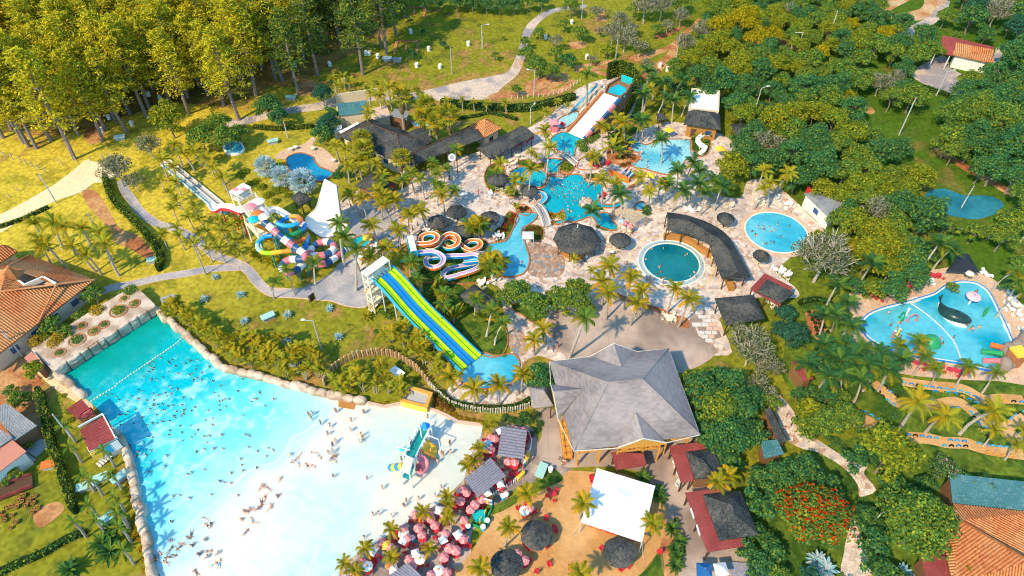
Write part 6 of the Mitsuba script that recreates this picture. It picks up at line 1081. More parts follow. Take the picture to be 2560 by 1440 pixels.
def paddle(L_, w, r, n=6):
    t = np.linspace(0, 1, n); x = L_ * t; z = L_ * (.25 * t - .45 * t ** 2.2); ww = w * np.sin(np.pi * np.clip((t - .25) / .78, 0, 1)) ** .7 + .03; v, f = [], []
    for i in range(n): v += [[x[i], -ww[i], z[i] + .1 * ww[i]], [x[i], 0, z[i] - .05], [x[i], ww[i], z[i] + .1 * ww[i]]]
    for i in range(n - 1):
        for k in (0, 1): f += [[3 * i + k, 3 * i + 3 + k, 3 * i + 4 + k], [3 * i + k, 3 * i + 4 + k, 3 * i + 1 + k]]
    return TM(v, f)
def paddle_plant(key, h, L_, n, mats, seed, fan=False, w=.34):
    r = np.random.default_rng(seed); e = {'trunk': mikit.ply(tube([(0, 0, -.1), (0, 0, h)], [.2, .14], 7), 'palm_bark')}
    if fan: e['stalk_fan'] = mikit.ply(hull([(-.9, -.1, h + .9), (.9, -.1, h + .9), (0, .1, h + 1.3), (-.2, .1, h - .3), (.2, -.1, h - .3), (-.7, .12, h + .9), (.7, .12, h + .9)]), 'frond_gold')
    for i in range(n):
        if fan: el = -.15 + 3.44 * i / (n - 1); m = paddle(L_, w, r); m = rot_z(m, 0, el); m.apply_transform(trimesh.transformations.rotation_matrix(.25 * r.normal(), [1, 0, 0]))
        else: m = rot_z(paddle(L_ * (.7 + .5 * r.random()), w, r), 2.399 * i, 1.25 - 1.2 * i / n)
        m.apply_translation([0, 0, h]); e['leaf' if i == 0 else f'leaf_{i:03d}'] = mikit.ply(m, mats[i % len(mats)])
    shapegroup(key, e)
for i in range(2):
    paddle_plant(f'traveller{i}', 1.6, 2.9, 15, ('frond_yellow', 'frond_green', 'frond_olive'), 520 + i, True); paddle_plant(f'banana{i}', 1.4, 2.0, 11, ('frond_lime', 'frond_green', 'frond_olive'), 530 + i)
    paddle_plant(f'agave{i}', .25, .95, 24, ('frond_blue', 'frond_silver', 'frond_blue'), 540 + i, w=.1); paddle_plant(f'cycad{i}', .35, 1.15, 30, ('frond_green', 'frond_dark', 'frond_green'), 550 + i, w=.1); paddle_plant(f'yucca{i}', .35, 1.3, 26, ('frond_lime', 'frond_olive', 'frond_yellow'), 560 + i, w=.11)
# areca clumps: several thin stems that rise from one root, each with a few small fronds
def clump(key, seed, ns, h, L_, mats):
    r = np.random.default_rng(seed); st, e, fr_ = [], {}, []
    for i in range(ns):
        a, d = r.random() * 6.28, .25 + .7 * r.random(); b = np.array([math.cos(a) * d * .35, math.sin(a) * d * .35, -.05]); t = np.array([math.cos(a) * d * 1.1, math.sin(a) * d * 1.1, h * (.55 + .5 * r.random())])
        st.append(tube([b, (b + t) / 2 * [.8, .8, 1], t], [.06, .05, .04], 5))
        for k in range(7): m = rot_z(frond(L_ * (.7 + .5 * r.random()), .8, .6, .2, r, 6), k * .9 + r.random(), .9 - .18 * k); m.apply_translation(t); fr_.append((m, mats[int(r.integers(len(mats)))]))
    e['stem'] = mikit.ply(cat_mesh(st), 'pale_bark')
    for j, (m, mt) in enumerate(fr_): e['frond' if j == 0 else f'frond_{j:03d}'] = mikit.ply(m, mt)
    shapegroup(key, e)
for i in range(3): clump(f'areca{i}', 600 + i, 5, 3.0, 1.5, ('frond_yellow', 'frond_olive', 'frond_lime')); clump(f'areca_dark{i}', 610 + i, 6, 3.0, 1.8, ('frond_olive', 'frond_green', 'frond_yellow'))
H0 = dict(coconut=6.5, coconut_short=3.2, royal=8.5, foxtail=5.0, dark_palm=5.5, sunny_palm=5.5, young_palm=2.2, fan_palm=7.5, silver_palm=3.0)
NV = dict(fan_palm=2, silver_palm=2, traveller=2, banana=2, agave=2, cycad=2, yucca=2)
PALM = dict(coconut=('coconut_palm', 'coconut palm with golden drooping fronds', 'palm tree'), coconut_short=('coconut_palm', 'short coconut palm with golden fronds', 'palm tree'), royal=('royal_palm', 'tall royal palm with smooth pale trunk', 'palm tree'),
            foxtail=('feather_palm', 'feather palm with full green fronds', 'palm tree'), dark_palm=('dark_palm', 'bushy dark green palm', 'palm tree'), sunny_palm=('sunny_palm', 'yellow green palm with pale trunk', 'palm tree'), young_palm=('young_palm', 'small young palm with thin stem', 'palm tree'),
            fan_palm=('fan_palm', 'tall fan palm with dead leaf skirt', 'palm tree'), silver_palm=('silver_palm', 'silvery blue fan palm', 'palm tree'), traveller=('traveller_palm', 'fan shaped plant with golden heart', 'plant'), banana=('banana_plant', 'large leafed banana plant', 'plant'),
            agave=('agave', 'pale blue rosette of pointed leaves', 'plant'), cycad=('cycad', 'dark green spiky rosette', 'plant'), yucca=('yucca', 'yellow green spiky rosette', 'plant'), areca=('areca_palm', 'thin stemmed yellowish palm clump', 'palm tree'), areca_dark=('areca_palm', 'thick green many stemmed palm clump', 'palm tree'))
SHORT = dict(coconut='golden coconut palm', coconut_short='short coconut palm', royal='royal palm', foxtail='green feather palm', dark_palm='dark green palm', sunny_palm='yellow green palm', young_palm='young palm', fan_palm='fan palm', silver_palm='silver palm', traveller='golden hearted plant', banana='banana plant', agave='pale blue rosette', cycad='dark rosette', yucca='yellow rosette', areca='yellowish palm clump', areca_dark='green palm clump')
def palms(kind, pts, where, h=None, s=1.0):
    name, look_, cat = PALM[kind]; order = photo_order(pts); n = len(pts)
    for k, i in enumerate(order):
        x, y = pts[i][:2]
        lb = fit(look_, SHORT[kind], k, n, where)
        key = thing(name, lb, cat, None if n == 1 else f'{cat}s {where}')
        q = s * (.9 + .2 * rng.random()); qz = (h / H0[kind] if h and kind in H0 else q) * (.94 + .12 * rng.random())
        scene[key] = {'type': 'instance', 'to_world': T().translate([x, y, 0]).rotate([1, 0, 0], float(4 * rng.normal())).rotate([0, 1, 0], float(4 * rng.normal())).rotate([0, 0, 1], float(rng.random() * 360)).scale([q, q, qz]), 'sg': {'type': 'ref', 'id': f'{kind}{int(rng.integers(NV.get(kind, 3)))}'}}
# shrubs and hedges
def shrub(key, cols, seed, flat=.8, n=420, leaf=.2):
    r = np.random.default_rng(seed); d = r.normal(size=(n, 3)); d[:, 2] = np.abs(d[:, 2]); d /= np.linalg.norm(d, axis=1, keepdims=True)
    p = d * (.55 + .5 * r.random((n, 1))) * np.array([1, 1, flat]); p *= (1 + .3 * (meshkit.noise(d * 2.2 + seed)[:, None] - .5))
    v, f = leaf_quads(p, d + .6 * r.normal(size=(n, 3)), leaf, r)
    shapegroup(key, {'leaves': mikit.ply(TM(v, f), 'foliage', color=leaf_colors(n, cols, r))})
SH = dict(green=TINT['G'], dark=TINT['D'], olive=TINT['Y'], gold=[(.5, .33, .02, 3), (.62, .42, .05, 2), (.2, .17, .02, 1)], red=[(.36, .05, .03, 3), (.5, .14, .05, 2), (.08, .1, .02, 2)], rust=[(.25, .13, .04, 3), (.33, .1, .04, 2), (.1, .12, .02, 3)])
for i, (k, c) in enumerate(SH.items()):
    shrub(f'shrub_{k}0', c, 700 + i); shrub(f'shrub_{k}1', c, 720 + i, .65)
def shrubs(kind, pts, where, look_=None):
    order = photo_order(pts); n = len(pts); look_ = look_ or dict(green='round green bush', dark='round dark green bush', olive='olive green bush', gold='yellow leaved bush', red='red leaved bush', rust='rust coloured bush')[kind]
    for k, i in enumerate(order):
        x, y, R = pts[i][:3]
        lb = fit(look_, kind + ' bush', k, n, where)
        key = thing('bush', lb, 'bush', None if n == 1 else f'{look_}es {where}')
        scene[key] = {'type': 'instance', 'to_world': T().translate([x, y, 0]).rotate([0, 0, 1], float(rng.random() * 360)).scale([R, R, R * (.85 + .3 * rng.random())]), 'sg': {'type': 'ref', 'id': f'shrub_{kind}{int(rng.integers(2))}'}}
def hedge(pts, w, h, cols, label, seed=1, dens=26, leaf=.24):
    r = np.random.default_rng(seed); g = LineString(spline(pts, 5, False)); n = int(g.length * (w + 2 * h) * dens / 2.4); s = r.random(n) * g.length
    q = np.array([g.interpolate(a).coords[0] for a in s]); q2 = np.array([g.interpolate(min(a + .1, g.length)).coords[0] for a in s + 0]); d = q2 - q; L_ = np.linalg.norm(d, axis=1, keepdims=True); d = np.where(L_ > 1e-6, d / np.maximum(L_, 1e-9), [1, 0]); nn = np.c_[-d[:, 1], d[:, 0]]
    t = r.random(n) * (w + 2 * h); lat = np.clip(t - h, 0, w) - w / 2; z = np.where(t < h, t, np.where(t > h + w, w + 2 * h - t, h)); bump = .8 + .4 * meshkit.noise(np.c_[q * .8, z])
    p = np.c_[q + nn * (lat * bump)[:, None], z * bump] + r.normal(size=(n, 3)) * .07
    nr = np.c_[nn * (lat / w * 2)[:, None], np.where((t > h) & (t < h + w), 1, .25)] + .5 * r.normal(size=(n, 3))
    v, f = leaf_quads(p, nr, leaf, r); k = thing('hedge', label, 'hedge')
    d = mikit.ply(TM(v, f), 'foliage', color=leaf_colors(n, cols, r)); scene[k + '__leaves'] = d
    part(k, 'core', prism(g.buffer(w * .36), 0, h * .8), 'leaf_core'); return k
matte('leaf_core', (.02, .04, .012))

# ---------------------------------------------------------------- planting plan
trees([(6.9,168.7,1.99,'G'),(12.9,172.6,2.02,'G'),(16.7,166.8,2.56,'G'),(10.7,163.0,2.14,'S'),(3.2,163.6,1.75,'G'),(3.5,156.6,2.65,'G'),(6.0,149.5,3.12,'G'),(8.9,148.2,2.74,'G'),(13.3,153.6,2.24,'D'),(10.4,156.1,2.26,'G'),(15.3,181.0,2.71,'G'),(22.0,179.4,2.48,'S'),(24.6,166.1,2.95,'S'),(27.4,162.6,3.49,'S'),(30.7,160.0,2.49,'S'),(34.2,177.8,3.91,'S'),(38.6,179.4,3.52,'S'),(43.1,175.5,2.65,'S'),(36.2,169.8,1.99,'G'),(27.7,174.4,2.64,'S'),(32.5,161.4,1.74,'Y'),(18.9,156.1,1.70,'S'),(31.6,152.3,2.04,'S'),(0.9,142.0,1.51,'G'),(22.9,159.0,2.10,'Y'),(30.0,170.4,2.40,'S'),(32.1,179.4,2.48,'G'),(39.4,172.1,2.21,'S'),(22.0,170.4,1.60,'S'),(44.0,182.9,3.15,'G')], 'in the dirt track orchard')
trees([(-23.2,184.1,2.32,'D'),(-19.0,184.9,2.53,'D'),(-14.7,184.1,2.53,'D'),(-10.5,183.4,2.73,'D'),(-6.8,182.9,2.52,'D'),(-3.1,182.2,2.51,'D'),(0.5,182.9,2.52,'D'),(4.2,184.1,2.32,'G'),(7.9,185.1,2.11,'D'),(-12.8,186.6,3.19,'D'),(-4.3,186.6,3.19,'G'),(-29.8,187.0,2.77,'D')], 'along the far edge of the meadow')
trees([(50.6,165.2,3.89,'O'),(57.0,167.7,4.52,'O'),(58.8,161.0,3.44,'O'),(51.7,156.7,3.38,'Y'),(46.1,157.0,3.39,'Y'),(41.8,160.6,3.06,'S'),(42.1,152.8,3.14,'Y'),(45.6,149.5,3.28,'G'),(51.9,149.1,3.64,'Y'),(57.5,153.6,3.34,'G'),(41.4,144.1,3.20,'D'),(37.0,141.5,2.64,'D'),(46.9,140.6,3.68,'D'),(51.5,139.8,3.67,'D'),(56.0,145.5,3.58,'D'),(47.1,167.3,3.34,'S'),(37.5,150.4,2.56,'G'),(42.5,138.1,2.95,'D'),(47.5,133.2,3.05,'D'),(50.5,131.6,2.86,'G'),(53.0,177.2,3.47,'G'),(58.4,178.4,3.48,'Y'),(62.4,173.8,3.62,'Y'),(33.4,144.1,1.96,'G')], 'in the grove behind upper pools')
trees([(66.7,175.0,3.24,'Y'),(68.7,171.6,2.99,'Y'),(70.7,166.8,3.53,'Y'),(75.7,171.2,3.19,'G'),(77.9,166.8,2.94,'Y'),(63.6,164.7,2.91,'O'),(81.3,166.8,3.13,'Y'),(85.2,171.2,2.79,'O'),(82.5,159.0,3.61,'Y'),(85.8,157.0,3.76,'G'),(91.5,164.7,2.91,'O'),(89.8,155.1,3.36,'G'),(94.8,154.1,3.35,'G'),(90.2,149.1,2.91,'D'),(63.9,156.7,2.82,'G'),(68.2,158.6,2.84,'Y'),(69.1,151.3,3.31,'G'),(73.4,157.0,2.45,'O'),(60.5,149.1,3.28,'Y'),(60.6,143.7,2.84,'G'),(66.3,144.9,2.86,'G'),(76.9,160.6,2.48,'Y'),(57.5,139.8,2.97,'D'),(63.4,138.1,3.99,'D'),(70.1,145.8,2.69,'G'),(71.7,178.4,3.07,'S'),(80.2,176.1,3.05,'G'),(86.5,179.6,2.68,'Y'),(75.8,181.9,3.12,'G'),(74.4,151.3,2.39,'G'),(58.7,134.0,3.06,'D')], 'in the wood below dry field')
trees([(77.4,142.4,3.19,'G'),(82.1,142.4,3.19,'S'),(86.0,144.1,2.68,'S'),(86.2,135.4,3.78,'G'),(82.0,135.7,3.10,'G'),(81.2,146.2,2.71,'G'),(74.0,138.1,1.92,'Y'),(85.5,139.8,2.98,'D'),(89.5,139.8,2.28,'G')], 'by the far gravel yard')
trees([(110.3,175.0,2.62,'G'),(115.3,171.7,4.18,'D'),(122.9,175.0,4.23,'S'),(116.1,153.2,3.87,'D'),(112.1,142.3,3.34,'D'),(109.5,165.2,2.13,'G'),(124.0,165.2,3.88,'T'),(116.3,165.2,2.52,'D'),(126.9,173.9,4.01,'D'),(117.9,151.3,3.66,'D')], 'on the far corner slope')
trees([(91.4,126.2,4.57,'G'),(96.3,128.0,4.77,'G'),(86.9,118.7,3.78,'G'),(90.8,117.3,4.53,'D'),(98.1,123.3,4.67,'G'),(104.9,129.5,4.14,'D'),(102.2,133.6,3.89,'D'),(97.9,116.2,4.51,'D'),(91.5,109.5,3.60,'D'),(94.3,107.2,3.56,'D'),(99.0,134.7,3.40,'D'),(106.1,136.4,3.42,'D'),(89.7,110.3,3.01,'D'),(87.0,116.2,3.11,'G')], 'in the far right canopy')
trees([(53.4,124.4,3.72,'Y'),(58.5,127.7,3.45,'Y'),(63.0,128.9,3.47,'Y'),(66.2,125.9,3.75,'Y'),(67.5,120.1,3.64,'Y'),(64.1,117.3,3.75,'G'),(59.4,117.3,4.37,'D'),(54.7,114.6,3.54,'D'),(53.1,117.3,2.97,'S'),(66.7,113.3,3.21,'G'),(67.7,109.5,3.15,'G'),(58.5,109.5,3.75,'D'),(62.8,108.2,3.43,'G'),(53.5,107.0,3.41,'D'),(57.5,103.3,3.05,'Y'),(60.0,102.2,3.03,'Y'),(64.5,104.5,3.36,'Y'),(68.6,105.7,3.38,'Y'),(72.9,109.5,2.70,'G'),(68.7,102.2,3.32,'Y'),(73.2,104.5,2.92,'Y'),(63.6,99.9,3.28,'G'),(78.8,111.6,1.52,'S'),(50.3,118.7,3.46,'S'),(48.7,121.5,3.19,'D'),(46.5,116.0,3.26,'D'),(49.6,112.0,3.35,'D'),(46.2,120.4,2.38,'D')], 'in the broad middle wood')
trees([(41.9,110.2,3.63,'Y'),(45.6,117.0,3.14,'D'),(46.6,111.7,3.05,'D'),(40.0,106.1,2.52,'Y')], 'behind the upper sunbathing terrace')
trees([(60.1,94.3,3.45,'Y'),(62.6,91.2,3.66,'Y'),(63.1,87.2,3.31,'Y'),(55.4,90.2,2.83,'Y'),(67.4,95.1,3.19,'G'),(67.5,89.9,2.83,'G'),(70.0,89.9,2.15,'G'),(64.9,97.6,3.24,'S'),(59.1,85.2,3.28,'Y'),(62.3,83.3,2.98,'Y'),(65.6,85.2,3.01,'G'),(65.4,81.5,2.95,'D'),(61.2,78.7,2.77,'D'),(58.7,79.6,2.15,'G'),(71.5,88.2,2.00,'D'),(68.3,85.2,2.23,'G'),(74.1,91.2,1.76,'G'),(58.5,95.6,2.78,'G'),(50.7,83.5,5.45,'S'),(59.4,88.4,2.67,'O'),(53.0,91.4,2.04,'Y'),(68.7,88.4,2.40,'D'),(56.1,80.7,1.91,'D')], 'in the thicket above kids pool')
trees([(88.3,94.7,3.48,'G'),(84.6,91.0,3.00,'G'),(78.0,94.7,1.81,'G'),(80.8,93.0,2.07,'G'),(93.3,101.4,3.18,'G'),(84.7,94.1,2.08,'G')], 'around the dark pond')
trees([(35.2,65.8,3.59,'S'),(34.8,69.3,2.49,'S'),(36.9,64.2,2.52,'S'),(34.9,60.7,2.24,'S')], 'above the round black roof')
trees([(26.4,58.0,3.62,'D'),(28.1,55.3,3.34,'G'),(25.8,60.4,2.57,'G'),(30.1,59.7,3.22,'D'),(30.8,55.3,3.12,'D'),(26.8,51.4,2.82,'D'),(29.9,51.4,3.03,'D'),(33.1,58.3,2.64,'D'),(28.2,48.4,2.25,'D'),(32.3,52.7,2.32,'D'),(25.7,53.1,2.33,'D'),(24.2,57.7,1.97,'D'),(29.3,61.8,2.25,'G')], 'right of the grey hall')
trees([(33.9,45.0,2.89,'D'),(37.1,45.7,2.90,'D'),(39.7,44.5,2.38,'D'),(32.1,45.6,2.20,'D'),(30.3,42.3,2.14,'D'),(33.1,41.8,2.42,'D'),(35.0,43.5,2.65,'G'),(39.8,41.8,2.13,'D'),(36.3,39.6,4.57,'R'),(29.3,38.8,1.89,'D'),(31.1,36.3,1.85,'D'),(28.3,36.3,1.58,'D')], 'around the stone path bend')
trees([(42.7,53.9,2.88,'G'),(45.6,54.6,2.57,'G'),(41.1,55.9,2.27,'Y'),(39.9,53.3,2.12,'G'),(48.4,47.9,4.07,'Y'),(45.1,48.4,2.04,'D'),(48.1,38.3,4.71,'G'),(53.3,45.0,1.59,'D'),(56.3,46.9,2.12,'P'),(58.3,45.0,1.99,'D'),(60.5,44.5,1.78,'D'),(48.4,44.0,2.47,'D'),(44.1,40.3,2.11,'D'),(43.3,36.8,2.33,'D'),(43.0,33.5,2.26,'D'),(50.8,44.0,1.58,'D')], 'between tyre garden and path')
trees([(42.7,69.4,2.53,'T'),(42.9,74.3,1.99,'T'),(41.4,71.4,1.71,'T')], 'beside the flower pot bed')
trees([(0.8,78.4,2.67,'G'),(3.6,75.6,2.74,'G'),(10.2,77.6,2.90,'G'),(8.2,75.8,2.50,'G'),(-0.9,77.7,2.15,'G'),(7.1,77.7,2.15,'G'),(11.8,75.6,1.87,'G')], 'shading the concrete court')
trees([(4.7,61.0,2.82,'D')], 'hugging the corner of the grey hall')
trees([(-70.6,125.8,3.77,'Y'),(-72.5,118.7,3.00,'S'),(-62.3,120.8,3.35,'G'),(-57.4,120.5,3.35,'G'),(-55.8,123.4,2.43,'G'),(-75.2,109.4,3.62,'S'),(-60.3,124.8,3.26,'G'),(-71.7,107.9,2.25,'S')], 'in front of the pine wood')
trees([(-51.8,132.0,3.20,'D'),(-49.1,129.3,2.50,'D')], 'below the pines at the gravel road')
trees([(-41.6,138.1,2.60,'T'),(-38.2,126.6,2.79,'T'),(-38.8,123.1,2.42,'D'),(-38.3,130.5,2.18,'D')], 'left of the walled yard')
trees([(-15.4,175.0,0.82,'G'),(-22.5,171.3,0.81,'T'),(-16.9,163.9,1.18,'T'),(-24.0,158.5,1.44,'D'),(-4.1,158.3,1.15,'G'),(-2.0,168.5,0.60,'G'),(-31.3,147.1,0.64,'G'),(-27.4,179.1,0.94,'T')], 'dotted over the meadow')
trees([(-67.5,78.6,2.18,'G'),(-71.1,71.8,2.21,'G'),(-68.4,74.2,1.37,'G'),(-68.4,70.7,1.59,'G'),(-71.7,69.9,1.34,'Y'),(-70.1,63.4,1.75,'Y'),(-70.0,58.5,1.46,'G'),(-72.2,60.2,1.25,'G'),(-69.2,59.2,1.02,'G')], 'along the terracotta roofs')
trees([(-65.8,51.6,0.76,'Y'),(-65.2,47.0,1.04,'Y'),(-66.0,46.0,0.83,'G'),(-70.1,58.2,0.90,'G'),(-69.7,56.1,0.78,'G')], 'in the corrugated shed yard')
trees([(47.5,151.3,1.85,'D'),(85.1,85.6,1.99,'G'),(81.4,80.9,1.81,'D'),(72.4,80.9,1.29,'G')], 'at the far side of the kids pool')
trees([(29.2,34.4,1.86,'D'),(31.3,33.4,1.66,'G'),(34.9,33.2,1.56,'T'),(45.2,32.5,1.83,'D'),(30.6,35.3,1.40,'G'),(28.4,33.0,1.38,'G'),(38.5,31.6,1.36,'D')], 'at the lower edge by the path')
def infill(g, step, mix_, where, seed, holes=()):
    r = np.random.default_rng(seed); x0, y0, x1, y1 = g.bounds; have = [(v['to_world'].matrix[0][3], v['to_world'].matrix[1][3]) for k, v in scene.items() if v.get('type') == 'instance' and 'tree' in k]; out = []
    have = [(float(a), float(b)) for a, b in have]
    for _ in range(6000):
        q = (x0 + (x1 - x0) * r.random(), y0 + (y1 - y0) * r.random())
        if g.contains(Point(q)) and not any(h.contains(Point(q)) for h in holes) and all((q[0] - a) ** 2 + (q[1] - b) ** 2 > step ** 2 for a, b in have): have.append(q); out.append((*q, 2.0 + 1.6 * r.random(), str(r.choice(list(mix_)))))
    trees(out, where)
wr_hole = Polygon([(39,148.5),(49.3,146.7),(44.4,123.6),(34.5,126.5)])
corr = Polygon([(73.6,145),(77.7,142.4),(80.9,138.7),(85.2,128),(81.4,115.4),(78.4,118),(73.1,121.5),(71.8,132.6)])
infill(Polygon([(54.4,189.5),(70,199.8),(99.3,199.8),(96.3,178.9),(100.2,164.8),(100.1,155),(92.9,151.2),(87.3,154),(75.8,147.6),(72.7,132.6),(75.5,123.6),(79.3,112.1),(76.7,106.5),(68.9,102.9),(62.2,105.3),(54.9,106.5),(50.7,107.7),(47.2,112.7),(46.4,119.4),(48.1,131.1),(48.8,142.4),(40.2,145),(45.6,164.8)]), 3.6, 'DGGDDY', 'filling the broad upper wood', 31, (corr, wr_hole))
trees([(35.8,59.8,1.92,'S'),(36.7,57.8,1.67,'G'),(44.7,58.6,1.68,'D'),(43.1,59.7,1.46,'D'),(47.0,58.9,1.46,'G'),(39.2,64.1,1.51,'S'),(41.0,59.5,1.35,'D')], 'left of the tyre garden')
palms('dark_palm', [(45.9,62.6,0.00),(44.0,60.5,0.00),(47.1,61.9,0.00),(43.4,62.6,0.00),(46.1,65.2,0.00)], 'beside the brown hut', 5.0)
infill(Polygon([(57.7,98.3),(66.5,104.7),(74.1,104.7),(76.1,96.7),(80,94),(74,89.8),(68.1,84),(60.9,80.7),(58.3,84.9),(54.6,84),(51.2,85.9)]), 3.4, 'DGYD', 'filling the thicket', 32)
infill(Polygon([(91.3,129.5),(102.9,144.1),(123.9,151.2),(102,108.9),(96.9,112.7),(91.4,120.1)]), 3.6, 'DGD', 'filling the right canopy', 33)
infill(Polygon([(125.3,202.5),(150.4,202.5),(123.9,151.2),(119.2,153.1),(125,169),(116.8,173.3)]), 4.5, 'DGT', 'filling the corner slope', 35)

# palms
palms('coconut', [(6.5,118.0,0.00),(3.1,104.4,0.00),(14.8,109.3,0.00),(17.0,103.9,0.00),(21.0,124.3,0.00),(23.4,121.8,0.00),(18.5,120.1,0.00)], 'around the main pool')
palms('sunny_palm', [(23.6,105.4,0.00),(25.5,103.4,0.00),(-1.6,111.0,0.00),(6.8,112.7,0.00),(28.9,136.1,0.00),(18.8,101.9,0.00)], 'beside the splash slides')
palms('dark_palm', [(20.2,99.2,0.00),(13.7,94.9,0.00)], 'leaning over the main pool')
palms('dark_palm', [(27.0,124.5,0.00),(29.9,116.6,0.00),(25.5,124.0,0.00)], 'standing on the upper pool islands')
palms('dark_palm', [(31.5,140.6,0.00),(33.2,137.7,0.00),(35.7,139.7,0.00),(30.3,143.5,0.00),(31.3,133.2,0.00),(34.4,131.6,0.00),(36.9,134.0,0.00),(27.7,131.6,0.00)], 'crowding beside the white ramp slide', s=1.0)
palms('dark_palm', [(31.1,106.7,0.00),(33.4,102.8,0.00),(34.8,100.7,0.00),(29.6,101.7,0.00),(36.5,104.0,0.00),(33.4,110.1,0.00),(35.0,106.9,0.00),(28.5,104.2,0.00),(37.6,101.9,0.00)], 'in the palm grove below the pale pool', s=.95)
palms('sunny_palm', [(46.8,107.9,0.00),(47.6,102.5,0.00),(50.7,107.3,0.00),(27.2,104.3,0.00),(45.1,102.5,0.00)], 'under the wood above the round pool')
palms('young_palm', [(0.4,106.4,0.00),(-0.4,104.0,0.00),(0.8,108.2,0.00),(3.6,115.9,0.00),(5.1,115.3,0.00),(1.5,108.2,0.00)], 'in the planted bed left of the main pool', s=1.3)
palms('coconut', [(16.1,81.5,0.00),(14.5,77.9,0.00),(15.0,75.1,0.00),(18.4,77.6,0.00),(20.9,75.9,0.00),(18.8,73.8,0.00),(24.9,76.3,0.00),(26.3,73.4,0.00)], 'between round pool and concrete court', 5.6)
palms('young_palm', [(13.1,83.7,0.00),(10.5,86.8,0.00),(0.7,101.1,0.00),(9.0,97.8,0.00)], 'standing alone on the stone plaza')
palms('royal', [(8.7,67.2,0.00)], 'on the concrete court before the hall')
palms('coconut_short', [(5.3,70.3,0.00),(3.4,67.8,0.00)], 'left of the royal palm')
palms('coconut_short', [(-8.7,61.0,0.00),(-5.4,58.5,0.00),(-1.8,58.5,0.00),(1.4,60.9,0.00)], 'ringing the slide landing pool', s=1.15)
palms('coconut', [(2.5,41.9,0.00),(8.5,41.4,0.00),(16.9,39.3,0.00),(7.7,32.7,0.00),(-0.9,37.7,0.00),(-3.5,33.2,0.00)], 'on the orange sand court', 4.6, .82)
palms('coconut', [(25.0,44.2,0.00),(27.7,44.3,0.00)], 'between the two red snack bars', 5.0, .88)
palms('sunny_palm', [(54.4,54.9,0.00),(57.6,54.1,0.00),(62.2,53.8,0.00)], 'in the tyre garden', s=1.2)
palms('young_palm', [(64.6,51.9,0.00),(68.6,52.4,0.00),(66.6,49.8,0.00),(52.9,33.4,0.00)], 'at the tyre garden path', s=1.5)
palms('dark_palm', [(51.3,78.2,0.00),(52.5,75.1,0.00),(47.8,71.0,0.00),(50.9,69.4,0.00),(48.9,67.1,0.00),(50.2,72.6,0.00),(50.5,66.3,0.00)], 'left of the kids pool', 4.5, .95)
palms('dark_palm', [(48.4,62.9,0.00),(50.0,62.2,0.00),(51.3,61.1,0.00),(47.3,60.0,0.00),(53.5,61.1,0.00),(52.8,63.6,0.00),(49.2,59.0,0.00),(46.5,62.9,0.00),(55.3,63.6,0.00)], 'at the lower left corner of the kids pool', 5.2, .95)
palms('foxtail', [(56.7,64.5,0.00),(59.6,63.9,0.00),(61.2,61.8,0.00),(65.2,62.0,0.00),(68.6,60.8,0.00),(58.6,65.5,0.00)], 'along the near deck of the kids pool', s=1.0)
palms('foxtail', [(79.6,81.3,0.00),(80.2,78.0,0.00),(77.6,75.5,0.00)], 'on the lawn behind the kids pool', s=1.1)
palms('dark_palm', [(57.4,82.0,0.00),(69.5,85.8,0.00),(71.8,86.3,0.00),(71.6,88.5,0.00)], 'at the thicket above the kids pool')
palms('sunny_palm', [(-81.6,91.1,0.00),(-77.8,88.2,0.00),(-76.2,90.2,0.00),(-72.9,90.7,0.00),(-71.0,85.9,0.00),(-68.7,87.9,0.00),(-69.6,85.2,0.00),(-66.6,84.9,0.00),(-75.7,86.1,0.00),(-78.2,86.4,0.00),(-78.8,91.4,0.00)], 'on the lawn behind the terracotta roofs', s=1.1)
palms('young_palm', [(-60.6,91.5,0.00),(-58.8,93.3,0.00),(-57.5,91.3,0.00),(-54.1,89.7,0.00),(-51.8,88.2,0.00),(-49.4,87.9,0.00),(-45.6,87.9,0.00),(-53.3,92.3,0.00),(-51.4,95.7,0.00),(-49.0,93.6,0.00),(-50.8,90.5,0.00),(-47.4,90.5,0.00),(-47.8,94.6,0.00),(-50.2,93.0,0.00)], 'along the west footpath', 3.4, 1.35)
palms('young_palm', [(-57.7,96.8,0.00),(-61.3,99.0,0.00),(-55.4,96.3,0.00),(-63.5,103.6,0.00),(-60.6,101.3,0.00),(-57.8,99.6,0.00),(-66.3,107.3,0.00),(-63.0,106.6,0.00)], 'beside the landing lanes', 3.2, 1.4)
palms('sunny_palm', [(-65.8,115.8,0.00),(-63.0,114.4,0.00),(-61.9,115.8,0.00),(-58.5,112.5,0.00),(-55.9,109.9,0.00),(-64.6,109.9,0.00),(-53.7,106.2,0.00),(-60.5,115.1,0.00),(-67.8,112.5,0.00)], 'behind the landing lanes', 4.5)
palms('areca', [(-53.9,75.6,0.00),(-52.2,74.3,0.00),(-50.6,73.2,0.00),(-48.9,71.8,0.00),(-47.3,70.6,0.00),(-45.7,69.3,0.00),(-44.1,68.2,0.00),(-42.2,66.8,0.00),(-40.5,65.9,0.00),(-39.0,65.2,0.00),(-53.4,76.2,0.00),(-50.2,74.0,0.00),(-47.0,71.6,0.00),(-43.8,69.2,0.00),(-41.6,67.6,0.00),(-51.6,75.3,0.00),(-48.3,72.8,0.00),(-44.9,70.0,0.00)], 'along the boulder wall of the wave pool')
